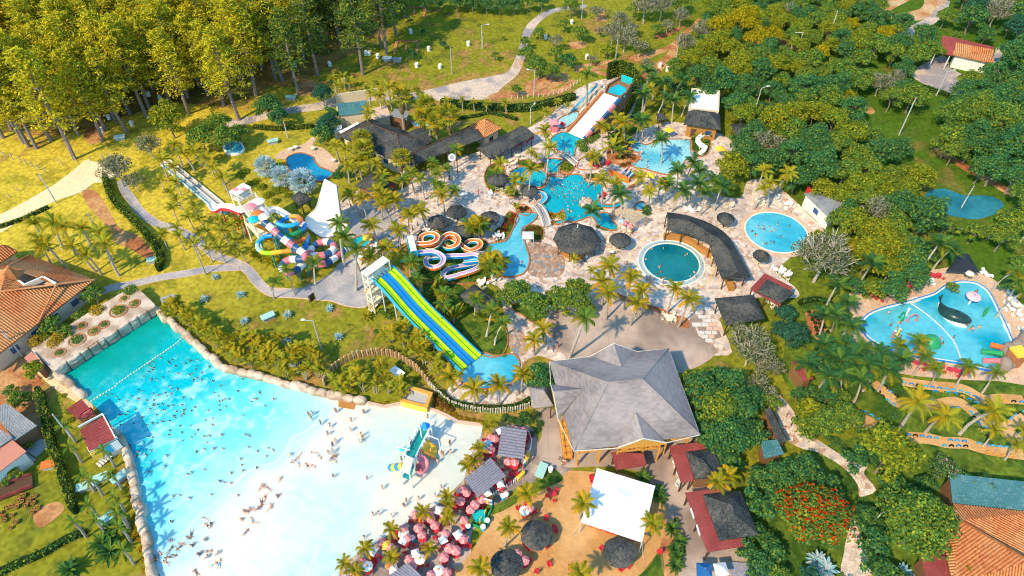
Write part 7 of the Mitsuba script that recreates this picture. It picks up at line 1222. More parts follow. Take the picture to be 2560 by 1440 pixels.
palms('areca', [(-37.6,68.5,0.00),(-35.8,66.8,0.00),(-34.5,69.2,0.00),(-33.1,66.4,0.00),(-31.7,66.7,0.00),(-29.2,65.3,0.00),(-28.5,63.5,0.00),(-31.8,64.4,0.00),(-34.9,64.9,0.00),(-38.4,66.8,0.00),(-36.8,65.3,0.00),(-33.4,63.5,0.00),(-30.4,63.1,0.00),(-38.9,69.2,0.00),(-30.4,66.1,0.00),(-40.0,68.4,0.00),(-41.4,69.2,0.00)], 'on the slope above the wave pool')
palms('areca', [(-23.7,61.9,0.00),(-21.6,61.1,0.00),(-19.8,60.8,0.00),(-17.9,60.9,0.00),(-16.0,59.7,0.00),(-22.7,62.9,0.00),(-19.2,62.6,0.00),(-24.7,60.8,0.00)], 'inside the curved log fence')
palms('areca', [(-16.4,68.8,0.00),(-15.0,66.9,0.00),(-13.3,65.8,0.00),(-10.6,64.0,0.00),(-12.1,64.8,0.00),(-14.6,69.0,0.00),(-11.3,65.9,0.00),(-18.6,70.4,0.00),(-13.3,67.8,0.00),(-16.3,71.0,0.00)], 'in the strip below the big slide')
palms('royal', [(-28.8,87.4,0.00),(-26.0,85.9,0.00),(-25.9,81.4,0.00)], 'beside the blue splash pool', 8.0)
palms('foxtail', [(-32.9,82.8,0.00),(-35.9,80.4,0.00),(-39.1,79.6,0.00)], 'at the edge of the grey walk', 4.4)
palms('coconut', [(-23.6,92.9,0.00),(-19.6,91.5,0.00),(-18.3,94.7,0.00),(-21.8,98.3,0.00),(-23.8,99.4,0.00),(-26.4,99.1,0.00),(-28.1,100.6,0.00),(-15.5,96.6,0.00),(-12.4,100.6,0.00),(-22.0,87.5,0.00),(-23.0,84.8,0.00),(-23.1,101.4,0.00),(-20.1,100.2,0.00)], 'west of the thatched umbrellas', 5.0)
palms('foxtail', [(-15.8,82.9,0.00),(-17.1,84.8,0.00),(-15.0,80.1,0.00)], 'behind the swirl slides')
palms('traveller', [(-12.3,79.8,0.00),(-9.2,74.1,0.00),(-3.6,73.7,0.00),(-10.8,77.1,0.00)], 'on the garden right of the big slide')
palms('foxtail', [(-9.6,74.8,0.00),(-6.0,75.0,0.00),(-4.0,71.4,0.00),(-2.7,69.8,0.00),(-10.1,77.8,0.00)], 'round the small black roof', 4.2)
palms('areca_dark', [(-6.1,94.0,0.00),(-5.3,94.7,0.00),(-7.1,94.5,0.00),(-3.3,84.9,0.00),(-2.4,85.6,0.00),(-3.9,86.0,0.00),(-2.8,83.7,0.00)], 'by the swirl slides and curvy pool', s=1.25)
palms('fan_palm', [(-22.9,128.3,0.00),(-15.3,122.3,0.00),(-12.1,121.6,0.00),(-18.1,123.1,0.00),(-17.0,126.0,0.00)], 'behind the long black roof')
palms('fan_palm', [(-29.3,116.9,0.00),(-21.2,110.0,0.00),(-27.7,113.5,0.00)], 'before the long black roof', 6.0)
palms('sunny_palm', [(-27.8,132.0,0.00),(-26.0,134.8,0.00),(-28.8,127.0,0.00),(-27.5,136.0,0.00),(-24.9,136.0,0.00),(-30.6,134.0,0.00),(-23.2,136.4,0.00)], 'at the walled yard')
palms('sunny_palm', [(-30.3,111.5,0.00),(-27.4,112.4,0.00),(-33.1,114.4,0.00),(-31.6,110.5,0.00),(-28.7,109.2,0.00),(-25.9,110.5,0.00),(-31.2,115.7,0.00),(-24.2,106.8,0.00),(-34.6,117.1,0.00)], 'below the black roof corner', 4.5)
palms('foxtail', [(-15.1,111.9,0.00),(-13.0,108.2,0.00),(-16.5,109.9,0.00),(-11.5,115.1,0.00),(-16.5,105.3,0.00),(-10.3,104.1,0.00),(-22.9,106.6,0.00),(-15.0,107.2,0.00),(-18.7,107.2,0.00),(-12.6,104.7,0.00),(-20.8,105.9,0.00),(-14.0,103.5,0.00)], 'in the garden under the round sign', 4.2)
palms('silver_palm', [(-48.2,113.3,0.00),(-44.1,109.7,0.00),(-39.6,108.2,0.00)], 'beside the deep blue pool', s=.68)
palms('royal', [(16.1,134.4,0.00)], 'left of the white ramp slide', 9.0, 1.1)
palms('young_palm', [(-10.8,135.8,0.00),(-8.2,135.8,0.00),(-5.6,134.9,0.00),(-13.9,135.8,0.00),(-1.3,134.6,0.00),(6.8,131.8,0.00),(9.5,135.8,0.00),(12.1,134.1,0.00)], 'in the hedge strip behind the orange roof', s=1.2)
palms('young_palm', [(-38.6,141.5,0.00),(-36.5,142.1,0.00),(-40.0,144.1,0.00),(-38.0,144.8,0.00)], 'beside the gravel road', 3.5, 1.4)
palms('coconut_short', [(-8.1,43.1,0.00),(-7.5,40.2,0.00),(-11.1,40.6,0.00),(-14.5,38.4,0.00),(-17.4,36.0,0.00),(-19.7,33.9,0.00),(-14.2,35.1,0.00),(-10.1,36.0,0.00),(-4.1,49.9,0.00),(-5.3,46.9,0.00),(-2.9,52.8,0.00),(-7.8,41.6,0.00),(-18.6,33.9,0.00),(-4.7,48.0,0.00)], 'at the parasol bar by the wave pool', 2.8, .7)
palms('agave', [(-50,84.2),(-50.3,79.2),(-44.7,80.2),(-42.5,74.5),(-35.9,75.8),(-29.5,77.1),(-34.7,70.8),(-26.9,71.2),(-29.1,66.5),(-40.3,66.5)], 'on the lawn above the wave pool', s=.85)
palms('yucca', [(-41.8,88.3),(-40.7,87.8),(-23.2,75.4),(-44.6,89.8),(-43.4,89)], 'near the tube slides')
palms('cycad', [(20,39.6),(20.7,38.2),(19.8,37.1),(20.1,36.1),(19.6,35.1),(18.8,44.8),(19.2,43.9),(17.2,46.8)], 'in the bed beside the sand court')
palms('cycad', [(-52.9,34.6),(-49.3,39.6),(-50.1,37.8),(-48.9,36.6)], 'in the lower left lawn', s=1.5)
palms('banana', [(20.1,125.1),(21.1,122.9),(22.6,125.1),(23,121.5),(20.4,120.1),(21.7,118.7)], 'on the planted mound of the main pool', s=1.1)
palms('banana', [(38.3,124.4),(39.2,122.2),(40.7,125.8)], 'inside the small white slide bend', s=.7)
palms('agave', [(36.8,35.6),(37.5,34.6),(46.5,34.2)], 'at the bottom right path', s=1.6)
# bushes
shrubs('green', [(10.8,115.6,1.20),(7.2,126.5,0.76),(14.3,123.3,1.33),(16.3,124.8,1.34),(17.6,126.2,1.01),(14.8,121.5,1.15)], 'clipped beside the main pool')
shrubs('olive', [(10.9,115.2,1.41)], 'clipped into a ball in the main pool')
shrubs('dark', [(15.5,112.4,0.90),(17.5,105.6,0.35),(17.2,96.8,0.45),(16.5,97.0,0.53),(15.7,97.5,0.53),(25.2,102.4,0.93),(24.7,101.2,0.70),(25.3,101.2,0.62)], 'at the main pool edge')
shrubs('gold', [(7.5,100.3,0.77),(7.6,98.6,0.61),(7.1,101.0,0.62),(8.5,100.7,0.69),(9.2,101.2,0.54)], 'on the pool headland by the footbridge')
shrubs('red', [(0.4,100.5,0.77),(-0.3,99.3,0.69),(0.1,98.6,0.69),(-1.1,97.9,0.68),(-1.4,96.6,0.75)], 'curving along the upper curvy pool')
shrubs('rust', [(-2.3,96.3,0.83),(-2.1,95.0,0.67),(1.4,102.7,0.62),(2.1,101.9,0.70),(2.8,102.7,0.55),(2.4,96.3,0.60),(3.6,96.8,0.76),(4.7,97.0,0.68),(5.1,95.9,0.68),(4.6,94.7,0.60),(21.6,118.7,0.84),(23.1,119.0,0.85),(24.4,118.4,0.67),(22.3,116.2,0.75),(23.4,116.7,0.67)], 'filling the plaza flower beds')
shrubs('green', [(2.0,116.5,0.75),(2.8,116.7,0.67),(3.8,116.2,0.75),(4.8,115.9,0.75),(5.8,115.9,0.75),(-0.5,107.4,0.72),(0.4,106.9,0.72),(1.2,107.4,0.64)], 'in the bed above the ring pool')
shrubs('green', [(-6.2,84.1,0.70),(-7.2,84.1,0.57),(-2.7,95.9,0.68),(-14.1,85.9,0.90),(-15.1,86.2,0.77),(-16.0,87.3,0.64),(-10.0,85.9,0.77),(-9.0,86.1,0.64)], 'under the swirl slides')
shrubs('gold', [(-9.0,57.4,0.57),(-8.2,56.9,0.57),(-7.5,56.5,0.57),(-6.5,56.1,0.57),(-5.6,55.9,0.56),(-4.8,55.7,0.56),(-3.9,55.6,0.56),(-10.3,58.0,0.52),(-21.1,59.4,0.46),(-20.2,58.9,0.46),(-19.3,58.7,0.46),(-18.1,58.9,0.46),(-21.8,59.9,0.46),(-3.1,55.5,0.51)], 'planted along the shallow beach edge')
shrubs('rust', [(-10.7,59.6,0.58),(-9.9,59.0,0.58),(-9.2,58.4,0.57),(-10.9,58.7,0.46),(-11.3,60.3,0.47),(-8.6,57.8,0.51)], 'behind the yellow planter box')
shrubs('dark', [(3.4,56.8,0.80),(2.3,56.1,0.90),(1.1,55.8,0.90),(3.9,55.5,0.68),(3.6,54.5,0.56),(0.0,56.1,0.68),(1.7,56.8,0.80),(-0.9,56.5,0.68),(2.8,53.8,0.50)], 'behind the slatted bar roofs')
shrubs('green', [(-20.2,71.6,0.56),(-18.7,69.2,0.56),(-17.2,68.4,0.49),(-16.7,70.0,0.50),(-21.4,72.5,0.50),(-20.7,76.7,0.90),(-19.6,75.8,0.90),(-19.1,77.1,0.65),(-17.9,75.0,0.77),(-18.4,73.7,0.63)], 'beside the slide legs')
shrubs('green', [(-2.1,68.4,0.61),(-1.2,67.8,0.55),(-4.0,70.8,0.56),(-5.6,71.6,0.75),(-3.1,68.4,0.43),(-8.2,72.5,0.76),(-9.5,73.7,0.63)], 'at the slide landing garden')
shrubs('olive', [(-52.9,114.0,1.11),(-49.9,110.8,0.94),(-48.3,108.9,1.08),(-45.3,107.7,1.23),(-43.9,108.3,1.08),(-46.5,106.5,1.07),(-42.0,108.3,0.92),(-47.2,102.9,0.90),(-44.6,104.7,0.91),(-42.7,106.5,0.76),(-53.5,112.7,0.94),(-50.9,110.2,0.93)], 'around the slide tower')
shrubs('olive', [(-38.6,140.7,1.08),(-36.9,141.5,0.90),(-36.2,142.7,1.09),(-20.9,143.2,1.09),(-21.9,145.0,0.91),(-19.7,140.7,1.26),(-23.0,141.5,0.90),(-32.0,129.8,1.03),(-37.3,128.0,0.85)], 'along the walled yard')
shrubs('dark', [(-34.3,112.7,1.26),(-32.8,113.8,1.27),(-31.3,114.3,1.11),(-33.5,115.4,1.12),(-31.9,112.7,1.10),(-34.1,114.3,0.95),(-39.8,110.8,1.09),(-17.8,128.0,0.85),(-18.5,125.8,0.75)], 'in the clump right of the deep blue pool')
shrubs('green', [(-16.9,66.1,0.73),(-15.6,65.0,0.72),(-24.6,65.0,0.84),(-23.0,66.0,0.85),(-21.2,66.3,0.73),(-19.3,65.7,0.72),(-17.4,64.6,0.72),(-25.6,63.9,0.71),(-14.2,63.1,0.71),(-23.6,62.4,0.71),(-15.9,62.4,0.71)], 'inside the curved log fence')
shrubs('olive', [(-57.2,53.5,0.56),(-56.4,52.3,0.44),(-57.0,51.0,0.44),(-62.2,56.1,0.57),(-63.1,57.5,0.57),(-65.1,60.3,0.47),(-54.6,49.8,0.54),(-53.1,48.0,0.43),(-51.8,46.8,0.53),(-50.6,45.1,0.52),(-51.2,43.9,0.41)], 'beside the red roofed pump houses')
shrubs('gold', [(-51.3,48.0,0.48),(-50.4,46.2,0.47),(-49.4,44.5,0.47),(-48.7,43.1,0.46),(-47.9,41.7,0.46),(-47.0,40.2,0.50),(-46.3,38.8,0.50),(-45.6,37.3,0.49),(-44.8,36.1,0.49),(-44.1,34.8,0.48),(-46.9,39.1,0.50),(-47.9,41.2,0.46)], 'lining the boulder wall on its outer side')
shrubs('green', [(38.4,35.1,0.58),(31.9,37.1,0.88),(32.4,36.1,0.88),(31.1,35.1,0.77),(39.3,34.1,0.67),(18.6,40.2,0.40),(20.8,41.2,0.41)], 'at the lower stone path')
shrubs('red', [(44.4,38.6,0.45),(44.5,37.8,0.44),(44.6,37.1,0.44),(44.7,36.6,0.39)], 'beside the lower stone path')
shrubs('green', [(77.1,94.0,1.29),(74.0,89.8,1.12),(69.9,84.9,1.22),(67.8,84.0,1.21),(65.4,82.1,1.20),(63.6,82.5,1.07),(60.9,80.7,1.06),(59.9,81.6,1.06),(58.4,80.2,0.92),(62.9,80.7,0.93)], 'below the thicket at the kids deck')
shrubs('dark', [(43.8,53.2,0.78),(44.7,52.6,0.77),(45.5,51.6,0.66),(42.7,54.2,0.67),(48.6,54.5,0.78),(49.8,53.8,0.78),(49.3,48.6,0.96),(48.6,49.8,0.86),(54.5,56.8,0.68),(41.6,53.5,0.56)], 'under the trees of the tyre garden')
shrubs('olive', [(54.0,134.2,1.22),(53.9,137.4,1.06),(56.6,135.8,0.88),(43.8,149.4,1.12),(43.1,140.7,1.08),(45.1,144.1,1.09),(48.5,136.6,1.23),(49.2,134.2,1.22),(46.3,132.6,1.04)], 'around the white flat roof')
# hedges
hedge([(-79.1,111.2),(-77.2,107.7),(-74.6,104.1),(-71,100.6),(-67.6,97.2),(-64.8,94.5),(-62.5,91.9),(-60.9,89.3),(-60.2,86.4)], 1.4, 1.6, SH['olive'], 'long olive hedge curving beside the dirt road and lawn', 1)
hedge([(-54.6,129.5),(-50.2,128.8),(-46,129.2),(-42.7,129.8)], 1.2, .9, SH['olive'], 'low olive hedge behind the deep blue pool terrace', 2)
hedge([(-15.1,138.7),(-8.8,137.4),(-2.6,136.6),(3.5,136.6),(8.9,138.7),(13.5,141)], 2.2, 1.6, SH['green'], 'broad hedge strip behind the orange tiled roof', 3)
hedge([(-12.5,132.6),(-7.8,133.9),(-4.4,135),(0.9,132.6)], .9, .7, SH['green'], 'short low hedge before the lawn beside the orange roof', 4)
hedge([(-10.5,60.6),(-9.2,59.2),(-7.5,58.5),(-5.2,58),(-2.3,57.8),(0.6,58.2),(2.9,59.6),(3.8,60.6)], 1.1, .9, SH['green'], 'clipped green hedge round the landing pool terrace', 5)
hedge([(-68.5,60.6),(-66,56.8),(-63.8,53.5),(-62.2,51),(-60.4,48.9),(-59,46.8),(-57.1,44.2),(-55.7,42.3)], 1.1, 1.9, SH['olive'], 'tall narrow hedge between the sheds and the pool grounds', 6)
hedge([(-61.4,34.4),(-59.6,35.6),(-57.3,36.8),(-55.1,38.6),(-53.5,39.4)], 1.2, .8, SH['green'], 'low hedge across the bottom left lawn', 7)
hedge([(27.4,148.5),(28.3,145),(26.8,139.9),(24.4,134.2),(22.7,130.3)], 1.6, 4.5, SH['olive'], 'steep ivy covered bank along the white ramp slide', 8)
hedge([(22.4,149.8),(24.9,151.2),(27.5,149.4)], 1.2, 5.0, SH['olive'], 'ivy covered bank behind the slide start pool', 9)
hedge([(94.3,145.5),(96.4,143.8),(98.4,142),(99.1,140.7)], 1.2, 1.0, SH['green'], 'clipped hedge below the gravel yard', 10)
hedge([(-93,97.2),(-91.4,98.3),(-89.2,100),(-86.8,102.7)], .8, .8, SH['olive'], 'low hedge bordering the bright dirt road', 11)
hedge([(47,78.5),(49.8,79.2),(51.8,78),(51.5,75)], 1.0, .9, SH['dark'], 'dark hedge round the flower pot bed', 12)

# ---------------------------------------------------------------- furniture: prototypes
def inst(key, g, x, y, z=0.0, rz=None, s=1.0, sz=None):
    scene[key] = {'type': 'instance', 'to_world': T().translate([float(x), float(y), float(z)]).rotate([0, 0, 1], float(rng.random() * 360 if rz is None else rz)).scale([s, s, sz or s]), 'sg': {'type': 'ref', 'id': g}}
def chair_meshes():
    seat = box((0, 0, .42), (.5, .5, .05)); back = bar((-.22, 0, .42), (-.34, 0, .92), .48, .05)
    legs = [box((x * .21, y * .21, .21), (.05, .05, .42)) for x in (-1, 1) for y in (-1, 1)]; arms = [bar((-.27, y * .26, .64), (.2, y * .26, .62), .06, .04) for y in (-1, 1)]
    return seat, back, legs, arms
for c_ in ('white', 'red', 'cream'):
    se, ba, le, ar = chair_meshes(); shapegroup(f'chair_{c_}', {'seat': mikit.ply(se, c_), 'backrest': mikit.ply(ba, c_), **{('leg' if i == 0 else f'leg_{i:03d}'): mikit.ply(m, c_) for i, m in enumerate(le)}, **{('armrest' if i == 0 else f'armrest_{i:03d}'): mikit.ply(m, c_) for i, m in enumerate(ar)}})
    shapegroup(f'table_{c_}', {'tabletop': mikit.ply(cat_mesh([lathe([(0, .70), (.48, .70), (.48, .74), (0, .74)], 12)]), c_), 'legs': mikit.ply(cat_mesh([bar((x * .2, y * .2, .7), (x * .33, y * .33, 0), .05) for x in (-1, 1) for y in (-1, 1)]), c_)})
    shapegroup(f'lounger_{c_}', {'bed': mikit.ply(box((.1, 0, .3), (1.3, .6, .07)), c_), 'backrest': mikit.ply(bar((-.5, 0, .3), (-1.05, 0, .72), .6, .06), c_), 'legs': mikit.ply(cat_mesh([box((x, y * .25, .14), (.07, .07, .28)) for x in (-.4, .65) for y in (-1, 1)]), c_)})
def panels(R, z0, z1, n, m0, m1, key, sq=False):
    e = {}; k = 0; a0 = math.pi / n if sq else 0
    for i in range(n):
        a, b = a0 + i * 2 * math.pi / n, a0 + (i + 1) * 2 * math.pi / n; rim = [(R * math.cos(a), R * math.sin(a), z0), (R * math.cos(b), R * math.sin(b), z0)]; mid = [(.5 * x, .5 * y, z0 + (z1 - z0) * .62) for x, y, _ in rim]
        v = np.array([(0, 0, z1), *mid, *rim, *[(x, y, z0 - .14) for x, y, _ in rim]]); e['panel' if i == 0 else f'panel_{i:03d}'] = mikit.ply(TM(v, [[0, 1, 2], [1, 3, 4], [1, 4, 2], [3, 5, 6], [3, 6, 4]]), m1 if (m1 and i % 2) else m0)
    e['pole'] = mikit.ply(tube([(0, 0, 0), (0, 0, z1 + .12)], .03, 6), 'white'); return e
paint('cloth_pink', (.58, .17, .18), .7, .2); paint('cloth_rose', (.68, .30, .30), .7, .2)
shapegroup('parasol_pink', panels(1.0, 1.95, 2.4, 8, 'cloth_pink', 'cloth_rose', 'p')); shapegroup('parasol_white', panels(1.15, 1.95, 2.35, 4, 'white', None, 'w', True))
e = panels(1.15, 1.95, 2.35, 8, 'white', None, 'y', True); e['yellow_crown'] = mikit.ply(lathe([(.36, 2.22), (.2, 2.36), (0, 2.42)], 8), 'amber'); e['yellow_hem'] = mikit.ply(lathe([(1.17, 1.8), (1.19, 1.9), (1.15, 1.97)], 8), 'yellow'); shapegroup('parasol_egg', e)
shapegroup('parasol_yellow', panels(1.2, 1.95, 2.4, 4, 'yellow', None, 'y', True)); shapegroup('parasol_blue', panels(1.0, 1.95, 2.4, 8, 'white', 'sky_blue', 'b'))
def seatings(pts, chair, tab, where, para=None, looks=None, nch=4, par_name=None):
    """tables with chairs round them, and a parasol over each if asked for"""
    order = photo_order(pts); n = len(pts)
    for k, i in enumerate(order):
        x, y = pts[i][:2]; pos = f'{nth(k, n)}of {n} {where}'.replace('left, of', 'left of') if n > 1 else where
        if tab: t = thing('table', f'{tab} plastic table, {pos}', 'table', f'{tab} tables {where}'); inst(t, f'table_{tab}', x, y)
        if para: t = thing('parasol', f'{looks or para + " parasol"}, {pos}', 'parasol', f'{looks or para} parasols {where}'); inst(t, f'parasol_{para}', x, y, s=.57 + .08 * rng.random(), sz=.92 + .1 * rng.random())
        a0 = rng.random() * 6.28
        for j in range(nch):
            if rng.random() < .12: continue
            a = a0 + j * 6.283 / nch + .25 * rng.normal(); d = .72 + .18 * rng.random(); t = thing('chair', f'{chair} plastic chair at a table, {where}', 'chair', f'{chair} chairs {where}'); inst(t, f'chair_{chair}', x + d * math.cos(a), y + d * math.sin(a), 0, math.degrees(a) + 180 + 20 * rng.normal(), .8)
def scatter(kind, pts, look_, cat, name, where, z=0):
    order = photo_order(pts); n = len(pts)
    for k, i in enumerate(order): t = thing(name, f'{look_}, {nth(k, n)}of {n} {where}'.replace('left, of', 'left of') if 1 < n <= 50 else f'{look_} {where}', cat, f'{look_}s {where}' if n > 1 else None); inst(t, kind, *pts[i][:2], z)
# the parasol bar at the wave pool
pk = [(-6.45,44.43),(-5.76,43.96),(-6.48,42.86),(-5.21,41.74),(-4.72,42.32),(-5.94,40.3),(-12.06,41),(-10.07,40.44),(-9.51,39.61),(-8.5,41.09),(-11.52,39.23),(-11.02,38.41),(-12.76,38.04),(-15.79,37.57),(-14.61,36.77),(-8.15,38.61),(-5.92,37.84),(-7.51,36.72),(-6.75,36.46),(-8.14,35.63),(-12.3,35.36),(-11.79,34.64),(-17.86,35),(-18.45,33.67),(-14.45,34.73),(-7.66,33.8),(-9.48,33.49),(-18.59,34.55),(-13.34,39.11),(-10.3,41.16)]
pk2 = [(-3.07,52.43),(-2.32,51.91),(-2.83,50.27),(-4.83,48.96),(-4.19,48.37),(-0.51,48.47),(0.37,48.37),(0.56,53.38),(1.56,53.28),(-3.79,43.13),(-4.69,42.36),(-6.38,44.41),(-5.21,47.02)]
seatings(pk, 'red', 'red', 'at the beach bar', 'pink', 'faded pink parasol', 2); seatings(pk2, 'red', 'red', 'around the slatted bar roofs', 'pink', 'faded pink parasol', 3)
seatings([(-9.12,41.59),(-8.37,37.76),(-6.59,38.42),(-11.57,36.13),(-14.05,34.28),(-16.78,36.36),(-13.19,37.68)], 'red', 'red', 'between the pink parasols', 'white', 'plain white square parasol', 2)
seatings([(-13.27,38.61),(-10.97,35.36),(-17.1,34.51),(-8.65,34.06)], 'red', 'red', 'of the bar', 'egg', 'white parasol with yellow centre', 2)
seatings([(-15.2,37.17)], 'red', None, 'wedged between two pink ones at the bar', 'yellow', 'plain yellow square parasol', 0)
seatings([(-1.63,53.17),(-1.52,45.23),(-3.12,43.98)], 'red', 'red', 'half under the slatted roofs', 'white', 'white scalloped parasol', 2); seatings([(-3.21,51.21),(-3.57,50.85)], 'red', None, 'beside the upper slatted roof', 'blue', 'white and blue parasol', 1)
for pts, w_ in (([(2.17,53.53),(2.3,52.99),(1.83,52.15),(1.73,51.31),(-0.09,47.19),(0.71,47.19),(-0.79,46.51),(-0.35,46.41),(-0.44,46.12),(-1.83,45.5),(-1.22,45.74),(-2.28,45.83)], 'beside the slatted roofs'), ([(-7.23,42.51),(-8.72,43.29),(-11.54,41.35),(-14.9,39.12),(-14.37,38.59),(-14.55,39.37),(-14.62,38.3),(-16.79,35.86),(-17.18,36.69),(-9.08,40.15),(-9.73,39.95),(-6.42,37.82),(-5.39,37.63),(-7.58,41.85),(-10.67,42.26),(-16.5,35.67)], 'loose on the bar floor')):
    for x, y in pts: t = thing('chair', f'red plastic chair standing {w_}', 'chair', f'red chairs {w_}'); inst(t, 'chair_red', x, y)
# the orange sand court
seatings([(1.62,42.38),(5.28,44.51)], 'red', 'red', 'on the orange sand', None, None, 4); seatings([(1.58,41.55)], 'red', None, 'on the orange sand, left', 'egg', 'white parasol with yellow centre', 0)
seatings([(2.25,41.94),(0.64,36.03),(1.5,35.27)], 'red', 'red', 'at the edge of the orange sand', 'pink', 'pale pink parasol', 2)
for x, y in [(4.31,41.21),(5.36,40.06),(5.5,39.54),(10.91,37.4),(2.88,34.53),(4.52,35.34),(7.07,34.93),(13.08,34.77),(1.65,37.82),(2.29,37.32),(1.97,37.4),(9.91,40.41),(11.21,39.98),(11.93,39.63),(12.57,39.37),(10.49,46.8),(10.55,46.41),(14.9,38.59),(14,35.09),(17.97,36.9),(4.27,37.57)]: t = thing('chair', 'red plastic chair on the orange sand court', 'chair', 'red chairs on the orange sand'); inst(t, 'chair_red', x, y)
seatings([(20.08,96.52),(21.1,95.73)], 'cream', 'cream', 'below the pergola', 'pink', 'small pink and cream parasol', 3); seatings([(19.74,96.87)], 'cream', None, 'left of the pergola', 'blue', 'small blue parasol', 2)
# plaza tables
seatings([(-15.74,97.24),(-13.7,92.59),(-11.77,99.46),(-10.3,99.46),(-4.38,97.97),(-3.65,97.97),(-15.17,96.14),(-21.21,92.24),(-21.24,94.53),(-23.95,91.55),(-26.18,89.17),(-21.96,90.69),(-2.39,94.53),(-4.07,106.48),(-9.39,106.07)], 'white', 'white', 'on the west plaza'); seatings([(-4.84,83.02),(-3.09,83.55),(-5.14,82.49),(-0.25,79.74),(-2.28,94.46)], 'white', 'white', 'near the curvy pool')
seatings([(-2.45,109.19),(-0.37,117.02),(0.3,116.04),(-1.53,115.63),(2.03,106.38),(1.15,118.72),(17.73,92.33),(18.03,91.68),(17.11,92.76),(18.96,92.11)], 'cream', 'cream', 'beside the main pool', None, None, 3)
seatings([(28.69,95.6),(29.38,95.42),(30.13,95.6),(31.39,95.24),(33.08,93.99),(33.4,93.82),(37.94,97.97),(38.67,97.97),(39.6,97.79),(36.11,84.59),(37.33,83.96),(38.71,84.12),(42.31,87.84),(43.19,87.67),(34.92,88.83),(34.95,87.84),(5.82,76.99),(6.5,77.57),(7.16,77.86),(7.79,77.57),(9.91,76.69),(19.63,76.99),(24.66,75.26),(25.49,75.12),(25.08,74.55),(46.17,103.88),(47.09,104.08),(40.94,102.91)], 'cream', 'cream', 'by the round pools', None, None, 3)
seatings([(51.28,103.3),(50.04,105.27),(52.26,103.69),(44.79,85.88),(45.53,85.23),(46.49,84.59),(46.15,85.88),(42.37,78.16),(42.94,77.86)], 'white', 'white', 'east of the round pale pool', None, None, 3)
seatings([(69.35,83.64),(70.16,83.96),(71.03,84.43),(71.99,84.59),(64.6,81.77),(65.93,81.77),(61.71,80.55),(60.17,79.95),(60.72,79.65),(62.59,79.95),(59.08,79.95),(60.76,65.86),(62.97,65.36),(64.27,65.11),(65.25,64.61),(67.03,64.11),(61.87,65.61),(66.14,64.36),(67.74,64.36)], 'red', 'red', 'on the kids pool deck', None, None, 2)
seatings([(69.14,82.4),(61.57,79.21),(76.19,83.65)], 'white', None, 'on the far kids pool deck', 'egg', 'white parasol with yellow centre', 0); seatings([(80.36,77.73),(80.46,76.71)], 'white', 'white', 'on the right kids pool deck', 'egg', 'cream parasol', 3)
seatings([(81.84,80.25),(82.05,77.57),(81.05,75.54),(80.36,72.46)], 'white', 'white', 'along the right kids pool deck', None, None, 3)
scatter('lounger_white', [(32.34,102.52),(32.97,102.32),(33.56,102.13),(34.82,102.21),(33.37,101.74)], 'white sun lounger', 'sun lounger', 'sun_lounger', 'above the curved black roof'); scatter('lounger_white', [(80,85.55),(80.37,85.23),(80.69,84.85),(70.11,83.02)], 'white sun lounger', 'sun lounger', 'sun_lounger', 'at the head of the kids pool')
scatter('chair_red', [(-3.53,119.41),(-4.06,118.95),(-3.26,119.64),(-2.72,119.87),(-1.91,120.33),(-0.82,121.26)] + [(1.1,122.68),(2.21,123.63),(3.05,123.87),(4.18,125.08),(1.65,122.92),(0.55,122.2),(3.61,124.59),(10.56,130.3),(10.98,130.04)], 'red plastic chair', 'chair', 'chair', 'along the black eatery shelter'); scatter('chair_red', [(18.71,116.74),(19.18,116.46),(18.98,116.04),(17.45,115.77),(16.28,115.63),(16.75,115.35),(17.82,116.18),(17.43,106.25),(17.64,106.75),(17.24,105.87),(-2.03,115.77),(19.34,116.32)], 'red plastic chair', 'chair', 'chair', 'above the main pool')
scatter('table_cream', [(-45.24,121.03),(-44.43,121.73),(-40.77,121.26),(-35.81,117.14)], 'small table', 'table', 'table', 'on the blue pool terrace')
scatter('parasol_yellow', [(32.66,125.94),(41.95,119.27),(26.68,110.45)], 'golden yellow parasol', 'parasol', 'parasol', 'on the upper terraces'); scatter('parasol_yellow', [(-25.3,92.6)], 'yellow orange parasol', 'parasol', 'parasol', 'at the blue splash pool')
scatter('chair_white', [(21.83,49.37),(21.86,48.47),(22.04,47.38),(21.88,46.41),(21.7,45.83),(21.88,49.17)], 'white plastic chair', 'chair', 'chair', 'in a row at the upper snack bar')
# white canopies
for c, s_, lb in (([(2.82,92.69)][0], 2.0, 'white square canopy beside the curvy pool'),):
    t = thing('canopy', lb, 'canopy'); part(t, 'cloth', hull([(c[0] + x * s_ / 2, c[1] + y * s_ / 2, 2.3) for x in (-1, 1) for y in (-1, 1)] + [(c[0], c[1], 2.6)]), 'offwhite')
    for x in (-1, 1):
        for y in (-1, 1): part(t, 'pole', tube([(c[0] + x * s_ * .48, c[1] + y * s_ * .48, 0), (c[0] + x * s_ * .48, c[1] + y * s_ * .48, 2.3)], .04), 'steel')
lt = thing('lifeguard_hut', 'small pink roofed hut at the ramp slide pool', 'hut'); c = [(8.9,128.42)][0]; part(lt, 'roof', hull([(c[0] + x * 1.0, c[1] + y * 1.0, 2.2) for x in (-1, 1) for y in (-1, 1)] + [(c[0], c[1], 2.8)]), 'pink'); part(lt, 'counter', box((*c, .5), (1.4, 1.4, 1.0)), 'rose')
for x in (-1, 1):
    for y in (-1, 1): part(lt, 'post', box((c[0] + x * .9, c[1] + y * .9, 1.1), (.1, .1, 2.2)), 'rose')
